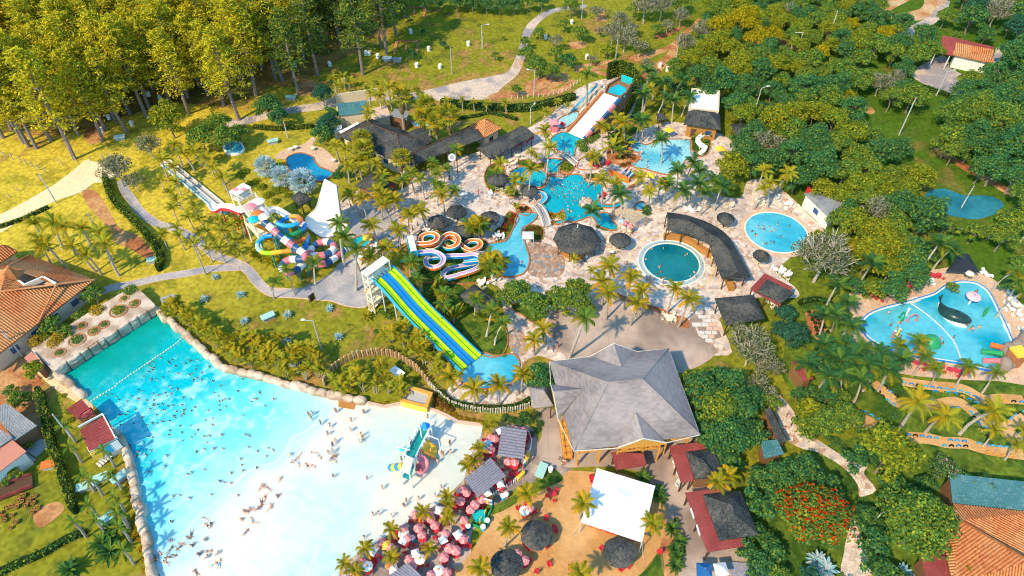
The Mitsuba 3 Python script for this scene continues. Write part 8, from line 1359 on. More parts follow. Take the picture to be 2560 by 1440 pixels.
# ---------------------------------------------------------------- poles, lamps, wires
def lamp_post(b, z, label, m_='steel', arm=None, cat='lamp post', name='street_lamp', lean_=(0, 0)):
    t = thing(name, label, cat); top = (b[0] + lean_[0], b[1] + lean_[1], z); part(t, 'pole', tube([(*b, 0), top], [.14, .08], 7), m_)
    if arm:
        d = np.array([math.cos(arm), math.sin(arm), .15]); part(t, 'arm', tube([top, np.array(top) + d * 1.3], .05, 5), 'steel'); part(t, 'lamp_head', box(np.array(top) + d * 1.5, (.6, .3, .15), arm), 'offwhite')
    else: part(t, 'crossarm', bar((top[0] - .7, top[1], z - .4), (top[0] + .7, top[1], z - .4), .1), 'dark_wood')
for q, z, lb, a in (([(-14.13,152.15)][0], 7, 'tall concrete pole in the middle of the meadow', None), ([(-7.33,164.39)][0], 6, 'lamp post at the right side of the meadow', 0.1), ([(18.32,180.46)][0], 7, 'lamp post at the top of the orchard', None), ([(24.59,155.9)][0], 7, 'concrete pole between the red dirt tracks', None), ([(4.98,142.9)][0], 6, 'lamp post beside the gravel road bend', 3.1),
                    ([(-51.98,85.2)][0], 7, 'white concrete pole on the west lawn by the footpath fork', None), ([(-29.12,68.59)][0], 7, 'white pole with lamp arm on the slope above wave pool', 3.1), ([(-85.93,104.32)][0], 7, 'dark pole beside the bright dirt road', None), ([(-72.3,93.04)][0], 7, 'pole among the palms of the west lawn', None), ([(51.12,130.3)][0], 9, 'tall white lamp post beside the white flat roof', 0.3),
                    ([(81.49,126.84)][0], 9, 'tall leaning power pole on the right lawn', None), ([(79.1,167.91)][0], 8, 'grey pole in the wood below the dry field', None), ([(95.8,142.39)][0], 6, 'lamp post at the gravel yard', 0.2), ([(39.85,159.78)][0], 6, 'pole at the edge of the dense grove', None), ([(84.28,103.14)][0], 5, 'pole standing in the dark pond', None), ([(45.1,40.31)][0], 3.5, 'short lamp at the lower stone path', 0.4),
                    ([(-46.97,125.81)][0], 4, 'green garden lamp behind the deep blue pool', None), ([(-60.05,52.44)][0], 7, 'upper grey pole leaning over the hedge lawn', None), ([(-74.8,67.65)][0], 6, 'pole at the corner of the terracotta roof', None), ([(-14.8,81.16)][0], 3.5, 'small white globe lamp right of the big slide', None), ([(3.95,131.06)][0], 4, 'small lamp at the ramp slide pool', 1.0)):
    lamp_post(q, z, lb, 'pale_bark' if 'white' in lb or 'concrete' in lb else 'steel', a)
for pts, lb in (([(-60.06,52.46),(-57.93,49.37),(-54.5,45.17),(-53.11,44.51),(-52.13,41.21),(-53.17,48.67),(-51.04,45.45),(-49.41,42.29),(-48.31,40.5),(-48.03,39.98),(-47.17,38.33),(-45.81,35.58),(-50.48,39.19),(-52.95,38.93)], 'bare grey palm trunk'),):
    order = photo_order(pts)
    for k, i in enumerate(order):
        x, y = pts[i]; t = thing('bare_trunk', f'bare grey palm trunk, {nth(k, len(pts))}of {len(pts)} in the lower left lawn'.replace('left, of', 'left of'), 'trunk', 'bare palm trunks of the lower left lawn'); part(t, 'stem', tube([(x, y, -.1), (x + .2, y, 2.0), (x + .1, y + .1, 4.0)], [.2, .15, .12], 7), 'palm_bark')
        for j in range(7): m = rot_z(frond(1.5, .8, .6, .18, rng, 6), j * .9 + rng.random(), .9 - .2 * j); m.apply_translation((x + .1, y + .1, 4.0)); part(t, 'frond', m, ('frond_green', 'frond_olive')[j % 2])
# round sign on its frame
sg = thing('round_sign', 'grey round sign in a tall frame beside the plaza', 'sign'); b = np.array([(-11.46,112.09)][0]); part(sg, 'post', cat_mesh([bar((b[0] - .8, b[1], 0), (b[0] - .8, b[1], 6.0), .15), bar((b[0] + .9, b[1], 0), (b[0] + .9, b[1], 6.0), .15)]), 'dark_wood'); m = lathe([(0, 0), (.75, 0), (.8, .08), (0, .1)], 20); m.apply_transform(trimesh.transformations.rotation_matrix(1.2, [1, 0, 0])); m.apply_translation((b[0], b[1] - .1, 5.0)); part(sg, 'disc', m, 'grey')
m = lathe([(.45, .1), (.62, .1), (.62, .14), (.45, .14)], 20); m.apply_transform(trimesh.transformations.rotation_matrix(1.2, [1, 0, 0])); m.apply_translation((b[0], b[1] - .12, 5.0)); part(sg, 'white_ring', m, 'white')
nb = thing('notice_board', 'dark notice board on posts at the grey walk', 'sign'); b = [(-32.25,78.39)][0]; part(nb, 'board', box((b[0] - .1, b[1], 1.6), (1.2, .08, 1.5), .9), 'black'); part(nb, 'post', cat_mesh([bar((b[0] + x, b[1] + x * 1.2, 0), (b[0] + x, b[1] + x * 1.2, 2.3), .09) for x in (-.35, .3)]), 'wood')
# ---------------------------------------------------------------- fences
def picket_fence(name, label, pts, step, h, w_, mat, n=6, rail=None, jit=.15):
    t = thing(name, label, 'fence'); q, ang = along(spline(pts, n, False), step); r = np.random.default_rng(len(q))
    for i in range(min(len(q), 300)): part(t, 'post', tube([(*q[i], 0), (q[i][0] + .03 * r.normal(), q[i][1] + .03 * r.normal(), h * (1 + jit * r.normal()))], w_, 6), mat if not isinstance(mat, tuple) else mat[i % len(mat)])
    if rail:
        for z in rail: part(t, 'rail', tube(np.c_[q, np.full(len(q), z)], .035, 5), 'offwhite')
    return t
picket_fence('log_fence', 'curved fence of upright logs round the planted hollow', [(-27.55,62.04),(-27.29,63.86),(-25.93,65.73),(-24.04,67.11),(-21.39,67.81),(-18.62,67.65),(-16.36,66.5),(-14.07,64.61),(-12.4,62.54)], .36, 1.5, .14, ('picket', 'wood'), jit=.1)
picket_fence('log_fence', 'pale picket fence running from the hollow to the hall', [(-12.39,62.4),(-10.79,60.61),(-8.93,58.86),(-6.87,58.03),(-4.57,57.49),(-1.71,57.35),(1.14,57.83),(3.46,58.86)], .36, 1.1, .12, ('picket', 'offwhite'), jit=.06)
picket_fence('field_fence', 'sparse post fence across the bright field corner', [(-104.08,120.1),(-102.04,118.45),(-100.46,118.04),(-98.99,117.5),(-97.27,116.42),(-95.61,115.62),(-93.82,114.69),(-92.21,113.77)], 1.9, 1.3, .1, 'picket'); picket_fence('field_fence', 'sparse post fence beside the bright dirt road', [(-90.21,116.42),(-88.61,117.36),(-85.56,117.77),(-82.44,118.04)], 2.4, 1.3, .1, 'picket'); picket_fence('field_fence', 'few posts below the field at the dirt road edge', [(-96.45,104.08),(-95.36,106.48),(-93.98,109.18),(-92.21,111.2)], 2.2, 1.0, .1, 'picket')
picket_fence('post_fence', 'wire fence with leaning posts above the kids pool', [(77.65,96.14),(80.04,95.82),(81,95.06),(82.89,94.63),(84.7,94.21),(86.64,93.78),(87.91,93.46),(90.3,93.25)], 2.4, 1.5, .1, 'pale_bark', rail=(1.2,)); picket_fence('post_fence', 'wire fence between hedge strip and red dirt track', [(0,141.04),(3.6,141.54),(8.13,142.39),(10.91,143.76),(13.78,146.2),(15.77,148.5)], 1.2, .9, .09, 'offwhite'); picket_fence('post_fence', 'low white posts along the gravel road below the pines', [(-57.12,132.61),(-54.71,133.4),(-52.01,134.82),(-49.23,136.1),(-45.09,137.39)], 1.3, .8, .09, 'offwhite')
picket_fence('white_fence', 'curved white stake fence round the upper slatted roof', [(2.09,54.01),(2.49,53.31),(2.66,52.36),(2.55,51.42),(2.27,50.69)], .33, .8, .1, 'white', jit=.03); picket_fence('white_fence', 'curved white stake fence below the middle slatted roof', [(0.7,46.7),(-0.09,46.12),(-1.05,45.5),(-1.91,44.93),(-2.6,44.41)], .33, .8, .1, 'white', jit=.03); picket_fence('white_fence', 'white stake fence along the small green playground', [(-3.8,43.49),(-4.26,42.67),(-4.71,41.85)], .33, .9, .1, 'white', jit=.03)
for pts, lb in (([(2.27,50.59),(1.98,49.67),(1.84,49.07)], 'yellow curved rail below the upper slatted roof'), ([(1.55,47.68),(1.15,47.09),(0.62,46.65)], 'yellow curved rail right of the middle slatted roof'), ([(-2.6,44.41),(-3.02,43.95)], 'yellow rail at the corner of the middle slatted roof'), ([(-4.71,41.85),(-5.06,41.05),(-5.42,40.5)], 'yellow rail beside the small green playground')): single('yellow_rail', prism(LineString(spline(pts, 5, False)).buffer(.22, cap_style=2), 0, .8), 'yellow', lb, 'rail')
picket_fence('rail_fence', 'timber rail fence above the curved black roof', [(27.79,101.74),(31.2,102.91),(35.02,103.3),(37.66,102.71)], 1.4, 1.0, .07, 'picket', rail=(.5, .95)); picket_fence('rail_fence', 'timber rail fence left of the main pool', [(-3.07,107.9),(-2.11,107.65),(-0.99,106.88),(-0.67,106.12)], 1.0, .9, .07, 'picket', rail=(.5, .9)); picket_fence('rail_fence', 'dark rail along the west plaza edge', [(-22.67,89.84),(-19.93,93.46),(-18.73,95.6),(-17.13,97.79)], 1.4, 1.0, .07, 'dark_wood', rail=(.5, .95))
# little playground beside the sand
gp = thing('green_playground', 'small green walled play yard with painted screen beside the bar', 'playground'); q = Polygon([(-4.28,43.39),(-2.64,43.29),(-2.53,42.56),(-3.7,39.9),(-5.27,40.4),(-4.71,41.75)]); part(gp, 'turf', sheet(q, .1), 'grass_lush'); part(gp, 'low_wall', prism(q.difference(q.buffer(-.2)), 0, .5), 'green')
a, b = [(-3.55,42.98,1.8)][0], [(-2.5,42.67,1.8)][0]; k = part(gp, 'painted_screen', bar(a, b, .08, 1.2), 'cream')
for u, c_ in ((.15, 'sky_blue'), (.4, 'yellow'), (.62, 'rose'), (.85, 'blue')): x = np.array(a) + (np.array(b) - np.array(a)) * u; part(k, 'colour_patch', box(x + [.02, -.08, .1 * math.sin(u * 9)], (.3, .05, .5)), c_)
part(gp, 'box_table', box((*[(-4.18,41.5)][0], .5), (1.6, 1.2, 1.0)), 'turquoise'); part(gp, 'red_slide', bar([(-5.56,40.36,1)][0], [(-6.09,39.81,0.2)][0], .5, .1), 'rose'); part(gp, 'frame', cat_mesh([tube([(*c, 0), (*c, 1.5)], .06) for c in [(-3.42,41.65),(-4.01,40.65),(-3.28,41.95),(-3.83,40.95)]]), 'yellow')
for c, m_, lb in (([(-3.1,40.8)][0], 'teal', 'round dark teal spinner seat beside the green play yard'), ([(-3.6,39.96)][0], 'sky_blue', 'round blue spinner seat below the green play yard'), ([(-1.15,44.12)][0], 'sky_blue', 'white and blue bin on the lawn strip'), ([(-0.76,44.33)][0], 'pink', 'white and pink bin on the lawn strip'), ([(1.56,49.08)][0], 'sky_blue', 'blue bin below the upper slatted roof'), ([(-12.27,38.55)][0], 'sky_blue', 'blue bin among the bar tables'), ([(-5.47,40.06)][0], 'navy', 'dark blue bin beside the red play slide'), ([(5.14,48.08)][0], 'white', 'white bin on the small lawn by the hall stairs'), ([(17.46,90.07)][0], 'black', 'black bin near the round dark pool'), ([(12.74,89.02)][0], 'sky_blue', 'blue bin at the brown bed end')):
    t = thing('bin', lb, 'bin'); part(t, 'drum', lathe([(.30, 0), (.36, .8), (.32, .82), (0, .7)], 12, (*c, 0)), m_); part(t, 'lid', lathe([(.37, .8), (.3, .95), (0, 1.0)], 12, (*c, 0)), 'white')
for c, lb, rz in (([(-38.96,75.26)][0], 'pale green roofed skylight hatch on the slope lawn', .6), ([(-33.6,65.86)][0], 'pale green hatch above the boulder wall', .2), ([(-17.01,64.11)][0], 'white bench board inside the log fence hollow', -.7), ([(3.91,47.87)][0], 'pale green solar panel on the small lawn strip', 1.2), ([(-54.3,46.7)][0], 'pale green table tent on the lower left lawn', .5), ([(-51.68,46.89)][0], 'darker green table tent near the boulder wall', .9), ([(-55.64,45.6)][0], 'pale green square cover on the lower left lawn', .4), ([(-51.03,41.21)][0], 'slanted pale green cover at the boulder wall', .8), ([(-49.55,140.98)][0], 'green bench board below the pines', .1), ([(-30.13,158.47)][0], 'white covered heap on the meadow', .2), ([(-27.68,158.15)][0], 'dark grey bench board on the meadow', 0), ([(-49.59,123.87)][0], 'green cabinet with white top beside the silver palms', .4), ([(-81.87,125.32)][0], 'white square board at the pine wood edge', .3), ([(-61.79,88.33)][0], 'pale green lid among the stones by the hedge', .3), ([(-56.14,79.05)][0], 'grey metal cylinder cover behind the boulder wall', .5), ([(-61.7,48.77)][0], 'orange brick bench in the left yard', .3)):
    m_ = 'mint' if 'green' in lb else 'white' if 'white' in lb else 'orange' if 'orange' in lb else 'grey'; t = thing('cover', lb, 'cover'); part(t, 'top', box((*c, .75), (2.2, 1.2, .1), rz), m_); part(t, 'base', box((*c, .35), (1.8, .9, .7), rz), 'concrete')
bk = thing('tall_wire_frame', 'white framed swing stand with round seat in the far wood', 'frame'); c = [(69.19,162.76)][0]; part(bk, 'frame', cat_mesh([bar((c[0] - .9, c[1], 0), (c[0] - .9, c[1], 5), .12), bar((c[0] + .9, c[1], 0), (c[0] + .9, c[1], 5), .12), bar((c[0] - .9, c[1], 5), (c[0] + .9, c[1], 5), .12)]), 'offwhite'); part(bk, 'tank', lathe([(0, 2.6), (.6, 2.6), (.6, 3.6), (0, 3.8)], 12, (*c, 0)), 'white')
# waste drums on the meadow, the orchard and below the pines
for pts, w_ in (([(-25.86,172.61),(-20.51,163.37),(-22.72,155.33),(-17.14,154.76),(-10.86,166.03)], 'on the meadow'), ([(8.49,169.6),(18.15,159.38),(35.32,155.33),(36.75,153.45),(15.53,177.72),(49.09,175.47)], 'in the orchard'), ([(-87.18,132.92),(-81.32,130.45),(-88.19,144.97),(-81.97,142.39),(-78.77,140.7),(-96.17,136.91),(-38.97,148.5),(-35.67,161.16),(-34.8,161.16),(-32.56,159.78),(-43.53,155.9),(-51.74,155.33),(-86.86,128.03),(-105.71,133.24)], 'under the pines')):
    for k, i in enumerate(photo_order(pts)): x, y = pts[i]; t = thing('drum', f'white painted waste drum, {nth(k, len(pts))}of {len(pts)} {w_}'.replace('left, of', 'left of'), 'drum', f'white drums {w_}'); part(t, 'barrel', lathe([(.42, 0), (.45, .35), (.42, .5), (.45, .7), (.42, 1.1), (.36, 1.1), (.36, .9), (0, .9)], 12, (x, y, 0)), 'white'); part(t, 'band', lathe([(.46, .48), (.46, .54), (.44, .54)], 12, (x, y, 0)), 'grey')
for q, lb in (([(-26.28,164.8)][0], 'outline of red soil beds on the meadow'), ([(-26.13,183.9)][0], 'far outline of red soil beds on the meadow')): 
    for dx, w_, l_ in ((-2.6, .7, 6.0), (0, .6, 3.2), (2.8, .7, 5.5)): struct('soil_bed', prism(Polygon([(q[0] + dx - w_ / 2, q[1] - l_ / 2), (q[0] + dx + w_ / 2, q[1] - l_ / 2), (q[0] + dx + w_ / 2, q[1] + l_ / 2), (q[0] + dx - w_ / 2, q[1] + l_ / 2)]), 0, .2), 'red_dirt')
    struct('soil_bed', prism(Polygon([(q[0] - 2.9, q[1] + 3), (q[0] + 3.1, q[1] + 3), (q[0] + 3.1, q[1] + 3.7), (q[0] - 2.9, q[1] + 3.7)]), 0, .2), 'red_dirt')
# half buried tyres along the garden paths
ty = {c_: mikit.ply((lambda m: (m.apply_transform(trimesh.transformations.rotation_matrix(math.pi / 2, [1, 0, 0])), m)[1])(lathe([(.22, -.09), (.32, -.1), (.35, 0), (.32, .1), (.22, .09), (.22, -.09)], 14)), c_) for c_ in ('sky_blue', 'blue', 'amber', 'tyre_rubber')}
for c_ in ty: shapegroup(f'tyre_{c_}', {'tyre': ty[c_]})
tyre_lines = ([(57.87,62.52),(59.3,62.16),(61.85,61.68),(64.77,61.2),(66.6,60.49),(67.81,59.32)], [(54.76,62.64),(55.02,61.2),(55.83,60.25)], [(53.57,60.96),(53.92,59.79),(54.84,58.63)], [(50.19,57.37),(51.39,56.48),(52.2,55.59),(53.23,54.82)], [(55.01,53.63),(57.28,53.31),(59.69,52.89),(62.31,52.57)], [(59.26,51.88),(62.17,51.83)], [(64.19,52.25),(66.19,51.83),(69.38,51.63)], [(64.8,50.8),(66.23,50.39),(67.6,50.22)], [(61.75,60.96),(64.18,60.73),(65.71,59.79),(66.88,58.97)], [(71.28,59.32),(73.47,59.09)], [(60.1,60.25),(61.02,58.74),(62.36,58.28),(63.79,58.06)], [(65.34,57.26),(65.58,55.7),(66.39,54.6),(67.71,55.04)], [(69.77,55.81),(71.45,56.92),(73.11,57.6)], [(65.35,54.39),(65.78,53.31)])
for q in tyre_lines:
    p, ang = along(spline(q, 4, False), .95)
    for i in range(len(p)): c_ = rng.choice(['sky_blue', 'blue', 'sky_blue', 'blue', 'amber', 'tyre_rubber']); nm = dict(sky_blue='light blue', blue='deep blue', amber='yellow', tyre_rubber='black')[c_]; t = thing('tyre', f'{nm} painted tyre half buried beside the garden path', 'tyre', f'{nm} tyres of the tyre garden'); inst(t, f'tyre_{c_}', *p[i], .1, math.degrees(ang[i]))
# flower pots
shapegroup('pot', {'pot': mikit.ply(lathe([(0, 0), (.26, 0), (.40, .45), (.44, .5), (.36, .5), (.34, .38), (0, .36)], 12), 'terrace_terracotta'), 'plant': mikit.ply(leaf := lathe([(.3, .38), (.2, .5), (.05, .6)], 7), 'frond_olive')})
for x, y in [(-64.21,42.93),(-63.67,44.32),(-63.29,44.41),(-62.07,44.23),(-60.7,42.56),(-61.17,42.11),(-63.14,43.57),(-63.54,41.75),(-64.12,41.03),(-62.56,40.77),(-64.63,41.39),(-61.77,44.32),(-63.48,42.84),(-64.63,42.75),(-62.37,43.02),(-65.2,42.02),(-60.7,42.75),(-62.29,43.76),(-62.88,40.06),(-63.71,43.67),(-64.55,41.57),(-61.6,43.39)]: t = thing('flower_pot', 'round terracotta pot on the lower left lawn', 'pot', 'terracotta pots on the lower left lawn'); inst(t, 'pot', x, y, s=.6 + .25 * rng.random())
pbd = Polygon([(47.36,76.26),(48.71,76.84),(49.66,75.69),(49.43,72.18),(48.66,70.69),(47.77,70.82),(47,72.46),(47.15,74.41)]); area('pot_bed', pbd.buffer(.2), 'red_dirt', 4)
shapegroup('dark_pot', {'pot': mikit.ply(lathe([(0, 0), (.2, 0), (.32, .4), (.3, .42), (0, .36)], 9), 'rose_roof'), 'plant': mikit.ply(lathe([(.3, .36), (.28, .6), (.12, .82), (0, .86)], 8), 'leaf_core')})
x0, y0, x1, y1 = pbd.bounds
for a in np.arange(x0, x1, .78):
    for b in np.arange(y0, y1, .78):
        if pbd.contains(Point(a, b)): t = thing('flower_pot', 'dark plant in a pot of the dense flower pot bed', 'pot', 'pots in rows of the flower pot bed'); inst(t, 'dark_pot', a + .08 * rng.normal(), b + .08 * rng.normal())
# plants on the rock platform
for i, (c, rr) in enumerate(rings): t = thing('platform_bush', f'round bush, {nth(photo_order([q[0] for q in rings]).index(i), len(rings))}of {len(rings)} in planters on the rock platform'.replace('left, of', 'left of'), 'bush', 'bushes on the rock platform'); inst(t, 'shrub_olive0' if i % 2 else 'shrub_green1', c[0], c[1], 1.85, None, rr * 1.1)
for i, c in enumerate([(-65.6,75.26),(-69.41,68.72),(-61.96,79.65),(-72.36,68.98),(-69.12,69.9)]): t = thing('platform_bush', ('yellow leaved bush at the upper rim of rock platform', 'yellow bush at the left rim of rock platform', 'small green clump at the right end of rock platform', 'spiky bush at the left corner of rock platform', 'second yellow bush at the left rim of rock platform')[i], 'bush'); inst(t, 'shrub_gold0' if i != 2 else 'shrub_green0', c[0], c[1], 1.85, None, 1.2)

# ---------------------------------------------------------------- people: posed prototypes, each one continuous body, then instances
def ball(p, r, n=8): return m3.Manifold.sphere(r, n).translate([float(x) for x in p])
def bone(a, ra, b, rb, n=8): return m3.Manifold.batch_hull([ball(a, ra, n), ball(b, rb, n)])
def figure(pose):
    """joints of one adult, 1.7 m; returns body, hair, shorts, (bodice)"""
    H_, N_, Sx, Px = pose['head'], pose['neck'], pose['sh'], pose['hip']; parts_ = []
    H_, N_ = np.array(H_, float), np.array(N_, float); sL, sR = [np.array(x, float) for x in Sx]; hL, hR = [np.array(x, float) for x in Px]; mid = (hL + hR) / 2; ch = (sL + sR) / 2
    head = m3.Manifold.batch_hull([ball(H_, .098, 12), ball(H_ + [0, 0, .045], .092, 12), ball(H_ + np.array(pose['face']) * .03 + [0, 0, -.07], .06, 10)])
    nose = bone(H_ + np.array(pose['face']) * .095, .014, H_ + np.array(pose['face']) * .112 + [0, 0, -.03], .016, 6); side = np.cross(pose['face'], [0, 0, 1]); ears = [ball(H_ + side * s * .1, .024, 6) for s in (-1, 1)]
    B = [head, nose, *ears, bone(H_ - [0, 0, .08], .055, N_, .062), m3.Manifold.batch_hull([ball(sL * .8 + ch * .2, .085), ball(sR * .8 + ch * .2, .085), ball(mid * .45 + ch * .55 + np.array(pose['face']) * .03, .125)]), m3.Manifold.batch_hull([ball(mid * .5 + ch * .5, .12), ball(hL, .105), ball(hR, .105)])]
    for s, (e, w) in zip((sL, sR), pose['arm']):
        e, w = np.array(e, float), np.array(w, float); B += [bone(s, .056, e, .042), bone(e, .042, w, .028)]; d = (w - e) / np.linalg.norm(w - e); u = np.cross(d, [.2, .1, 1]); u /= np.linalg.norm(u); B.append(m3.Manifold.batch_hull([ball(w, .026, 6), ball(w + d * .08 + u * .03, .016, 6), ball(w + d * .08 - u * .03, .016, 6)]))
        for k, ln in enumerate((.062, .078, .084, .074)): o = w + d * .08 + u * (.033 - .022 * k); B.append(bone(o, .010, o + d * ln * .6, .009, 5)); B.append(bone(o + d * ln * .6, .009, o + d * ln - np.cross(u, d) * .018, .008, 5))
        B.append(bone(w + d * .03 + u * .03, .012, w + d * .075 + u * .065, .009, 5))
    for h, (k, a) in zip((hL, hR), pose['leg']):
        k, a = np.array(k, float), np.array(a, float); f = np.array(pose['toe'], float); B += [bone(h, .088, k, .056), bone(k, .056, a, .038), m3.Manifold.batch_hull([ball(a - [0, 0, .02], .042), ball(a + f * .16 - [0, 0, .04], .03)])]
    body = m3.Manifold.batch_boolean(B, m3.OpType.Add)
    hair = m3.Manifold.batch_hull([ball(H_ + [0, 0, .05] - np.array(pose['face']) * .02, .108, 10), ball(H_ - np.array(pose['face']) * .04, .1, 10)] + ([ball(H_ - np.array(pose['face']) * .08 - [0, 0, .16], .06, 8)] if pose.get('long') else []))
    kn = [np.array(x[0], float) for x in pose['leg']]; shorts = m3.Manifold.batch_boolean([m3.Manifold.batch_hull([ball(hL, .118), ball(hR, .118)])] + [bone(h, .108, h + (k - h) * (.55 if not pose.get('long') else .12), .085) for h, k in zip((hL, hR), kn)], m3.OpType.Add)
    top = m3.Manifold.batch_hull([ball(ch * .75 + mid * .25 + np.array(pose['face']) * .03 + (sL - ch) * .45, .112), ball(ch * .75 + mid * .25 + np.array(pose['face']) * .03 + (sR - ch) * .45, .112)]) if pose.get('long') or pose.get('shirt') else None
    return body, hair, shorts, top
F_ = (0, -1, 0)
STAND = dict(head=(0, -.02, 1.58), neck=(0, 0, 1.42), sh=((-.19, 0, 1.38), (.19, 0, 1.38)), hip=((-.09, 0, .88), (.09, 0, .88)), face=F_, toe=F_, arm=(((-.26, .03, 1.1), (-.27, -.06, .85)), ((.26, .03, 1.1), (.28, -.06, .85))), leg=(((-.1, -.02, .48), (-.1, .02, .08)), ((.1, -.02, .48), (.11, .02, .08))))
WALK = dict(STAND, arm=(((-.25, .12, 1.12), (-.24, .02, .9)), ((.25, -.12, 1.12), (.22, -.3, .98))), leg=(((-.09, -.2, .5), (-.09, -.22, .08)), ((.1, .12, .5), (.1, .38, .16))), long=True)
UP = dict(STAND, arm=(((-.42, -.05, 1.5), (-.5, -.08, 1.75)), ((.42, -.05, 1.5), (.52, -.1, 1.72))), shirt=True)
OUT = dict(STAND, arm=(((-.44, -.1, 1.3), (-.62, -.25, 1.28)), ((.44, -.1, 1.3), (.6, -.28, 1.26))), long=True)
SIT = dict(head=(0, .05, .72), neck=(0, .1, .56), sh=((-.19, .12, .52), (.19, .12, .52)), hip=((-.09, .06, .1), (.09, .06, .1)), face=F_, toe=(0, -.6, .8), arm=(((-.3, .22, .3), (-.33, .3, .06)), ((.3, .22, .3), (.33, .3, .06))), leg=(((-.14, -.34, .2), (-.16, -.75, .08)), ((.14, -.3, .3), (.18, -.68, .08))))
LIE = dict(head=(0, .82, .1), neck=(0, .66, .1), sh=((-.19, .6, .1), (.19, .6, .1)), hip=((-.09, .08, .1), (.09, .08, .1)), face=(0, 0, 1), toe=(0, -.2, 1), arm=(((-.42, .5, .08), (-.66, .6, .07)), ((.42, .52, .08), (.64, .66, .07))), leg=(((-.16, -.34, .1), (-.24, -.74, .07)), ((.16, -.34, .12), (.26, -.72, .07))))
BELLY = dict(LIE, face=(0, .1, -1), arm=(((-.36, .78, .08), (-.3, 1.02, .07)), ((.36, .78, .08), (.3, 1.04, .07))), long=True)
SEAT = dict(SIT, leg=(((-.12, -.42, .1), (-.12, -.45, -.34)), ((.12, -.42, .1), (.12, -.45, -.34))), arm=(((-.28, .08, .3), (-.2, -.2, .22)), ((.28, .08, .3), (.2, -.2, .22))), toe=F_, shirt=True)
POSES = dict(standing=STAND, walking=WALK, waving=UP, wading=OUT, sitting=SIT, lying=LIE, prone=BELLY, seated=SEAT)
COL = (('skin', 'blue'), ('skin_light', 'red'), ('skin_dark', 'navy'), ('skin', 'black'), ('skin_light', 'sky_blue'), ('skin', 'yellow'), ('skin_dark', 'rose'))
for pn, ps in POSES.items():
    for ci, (sk, sw_) in enumerate(COL[:5 if pn in ('sitting', 'lying', 'seated', 'prone') else 7]):
        b, h, s, t = figure(ps); e = {'body': mikit.ply(b, sk, smooth=60), 'hair': mikit.ply(h, 'hair', smooth=60), ('bikini_bottom' if ps.get('long') else 'swim_trunks'): mikit.ply(s, sw_, smooth=60)}
        if t is not None: e['bikini_top' if ps.get('long') else 'shirt'] = mikit.ply(t, sw_, smooth=60)
        shapegroup(f'person_{pn}{ci}', e)
CNAME = dict(blue='blue', red='red', navy='navy', black='black', sky_blue='aqua', yellow='yellow', rose='pink')
def people(pts, pose, where, z=0.0, lab=None, s=1.0):
    for p in pts:
        ps = pose if isinstance(pose, str) else str(rng.choice(pose)); n = 5 if ps in ('sitting', 'lying', 'seated', 'prone') else 7; ci = int(rng.integers(n)); c_ = CNAME[COL[ci][1]]
        verb = dict(standing='standing', walking='walking', waving='waving', wading='wading', sitting='sitting', lying='lying on the back', prone='lying face down', seated='seated')[ps]
        w_ = 'swimwear' if ps in ('walking', 'wading', 'prone') else 'trunks' if ps in ('standing', 'sitting', 'lying') else 'top'
        t = thing('person', f'person in {c_} {w_} {verb} {where}', 'person', f'people in {c_} {w_} {verb} {where}')
        q = s * (.62 + .16 * rng.random()); inst(t, f'person_{ps}{ci}', p[0], p[1], z * q if z < 0 else z, None, q)
# bathers in the wave pool: chest deep at the far end, sitting and lying in the shallows
deep = [(-53.4,67.1),(-52,66.4),(-51.5,66.8),(-51.7,66.1),(-50.6,65.6),(-49.3,66.1),(-49,66.7),(-48.6,66.6),(-47.8,66.8),(-47.4,65.6),(-47.4,65),(-46.3,64.4),(-49.8,64.2),(-51.3,64.5),(-51.8,63.5),(-54.3,64.5),(-54.1,65.4),(-53.7,65.2),(-53.9,64.9),(-54.7,63.7),(-53.4,63.1),(-52.7,63.1),(-48,64),(-47.7,64.2),(-47.1,63),(-46.7,63.4),(-45.9,63.1),(-45.5,65.4),(-44.2,62.8),(-43.7,65.5),(-43.3,65),(-39.9,63.1),(-38.8,63.6),(-47.6,68.6),(-46,67.8),(-54.3,66.4),(-54.7,65.9)] + [(-58.9,60.3),(-58.2,60.4),(-57.4,60),(-56.8,59.5),(-55.5,59.2),(-55.1,60.1),(-54.2,59.7),(-53.9,59.6),(-53.9,61),(-54.6,61.2),(-52.7,59.4),(-52.2,60.6),(-51.7,59.4),(-51.5,58.7),(-50.9,58.6),(-51.5,58.4),(-50.2,58.7),(-51.3,60.3),(-50.5,60.7),(-50.1,60.1),(-49.6,60.6),(-49.8,61.4),(-49,61.4),(-50.4,61.9),(-47.6,59.9),(-46.5,59.6),(-48.7,58.5),(-47.4,58.6),(-46.8,57.7),(-47.8,57.5),(-46.7,57.1),(-46.9,56.8),(-47.9,56.7),(-47.6,56.4),(-49.3,58.4),(-48.3,55.9),(-50.4,56.9),(-51.7,57.9),(-49.7,57.7),(-49.2,55.8),(-49.9,55.5),(-50.5,55.5),(-51.2,55.2),(-52.3,56.5),(-54.7,57.4),(-54.8,56.9),(-53.8,57.8),(-55.6,56.9),(-56,56.4),(-55.2,55.8),(-54.9,55.2),(-56,54.9),(-54.8,53.8),(-53.2,55.5),(-43.3,60.7),(-42.6,60.1),(-42.2,59.2),(-42,58.5),(-41.5,59.6),(-40.9,59.6),(-41.8,59.4),(-41,58.3),(-41.7,57.7),(-40,61),(-42.8,62),(-37.3,59.6),(-37.5,59.1),(-45.7,57.6),(-45.4,58.2),(-43.3,57.6),(-43.2,56),(-42.3,56.3),(-42,55.2),(-43.8,54.4),(-45,55.1),(-46.5,55.1),(-47.7,54.3),(-47.6,53.6),(-45.9,54),(-44,53.7),(-44.3,53.2),(-50.3,53.3),(-49.7,53.2),(-45.4,52.7),(-41.9,52.4),(-38.1,56.8)]
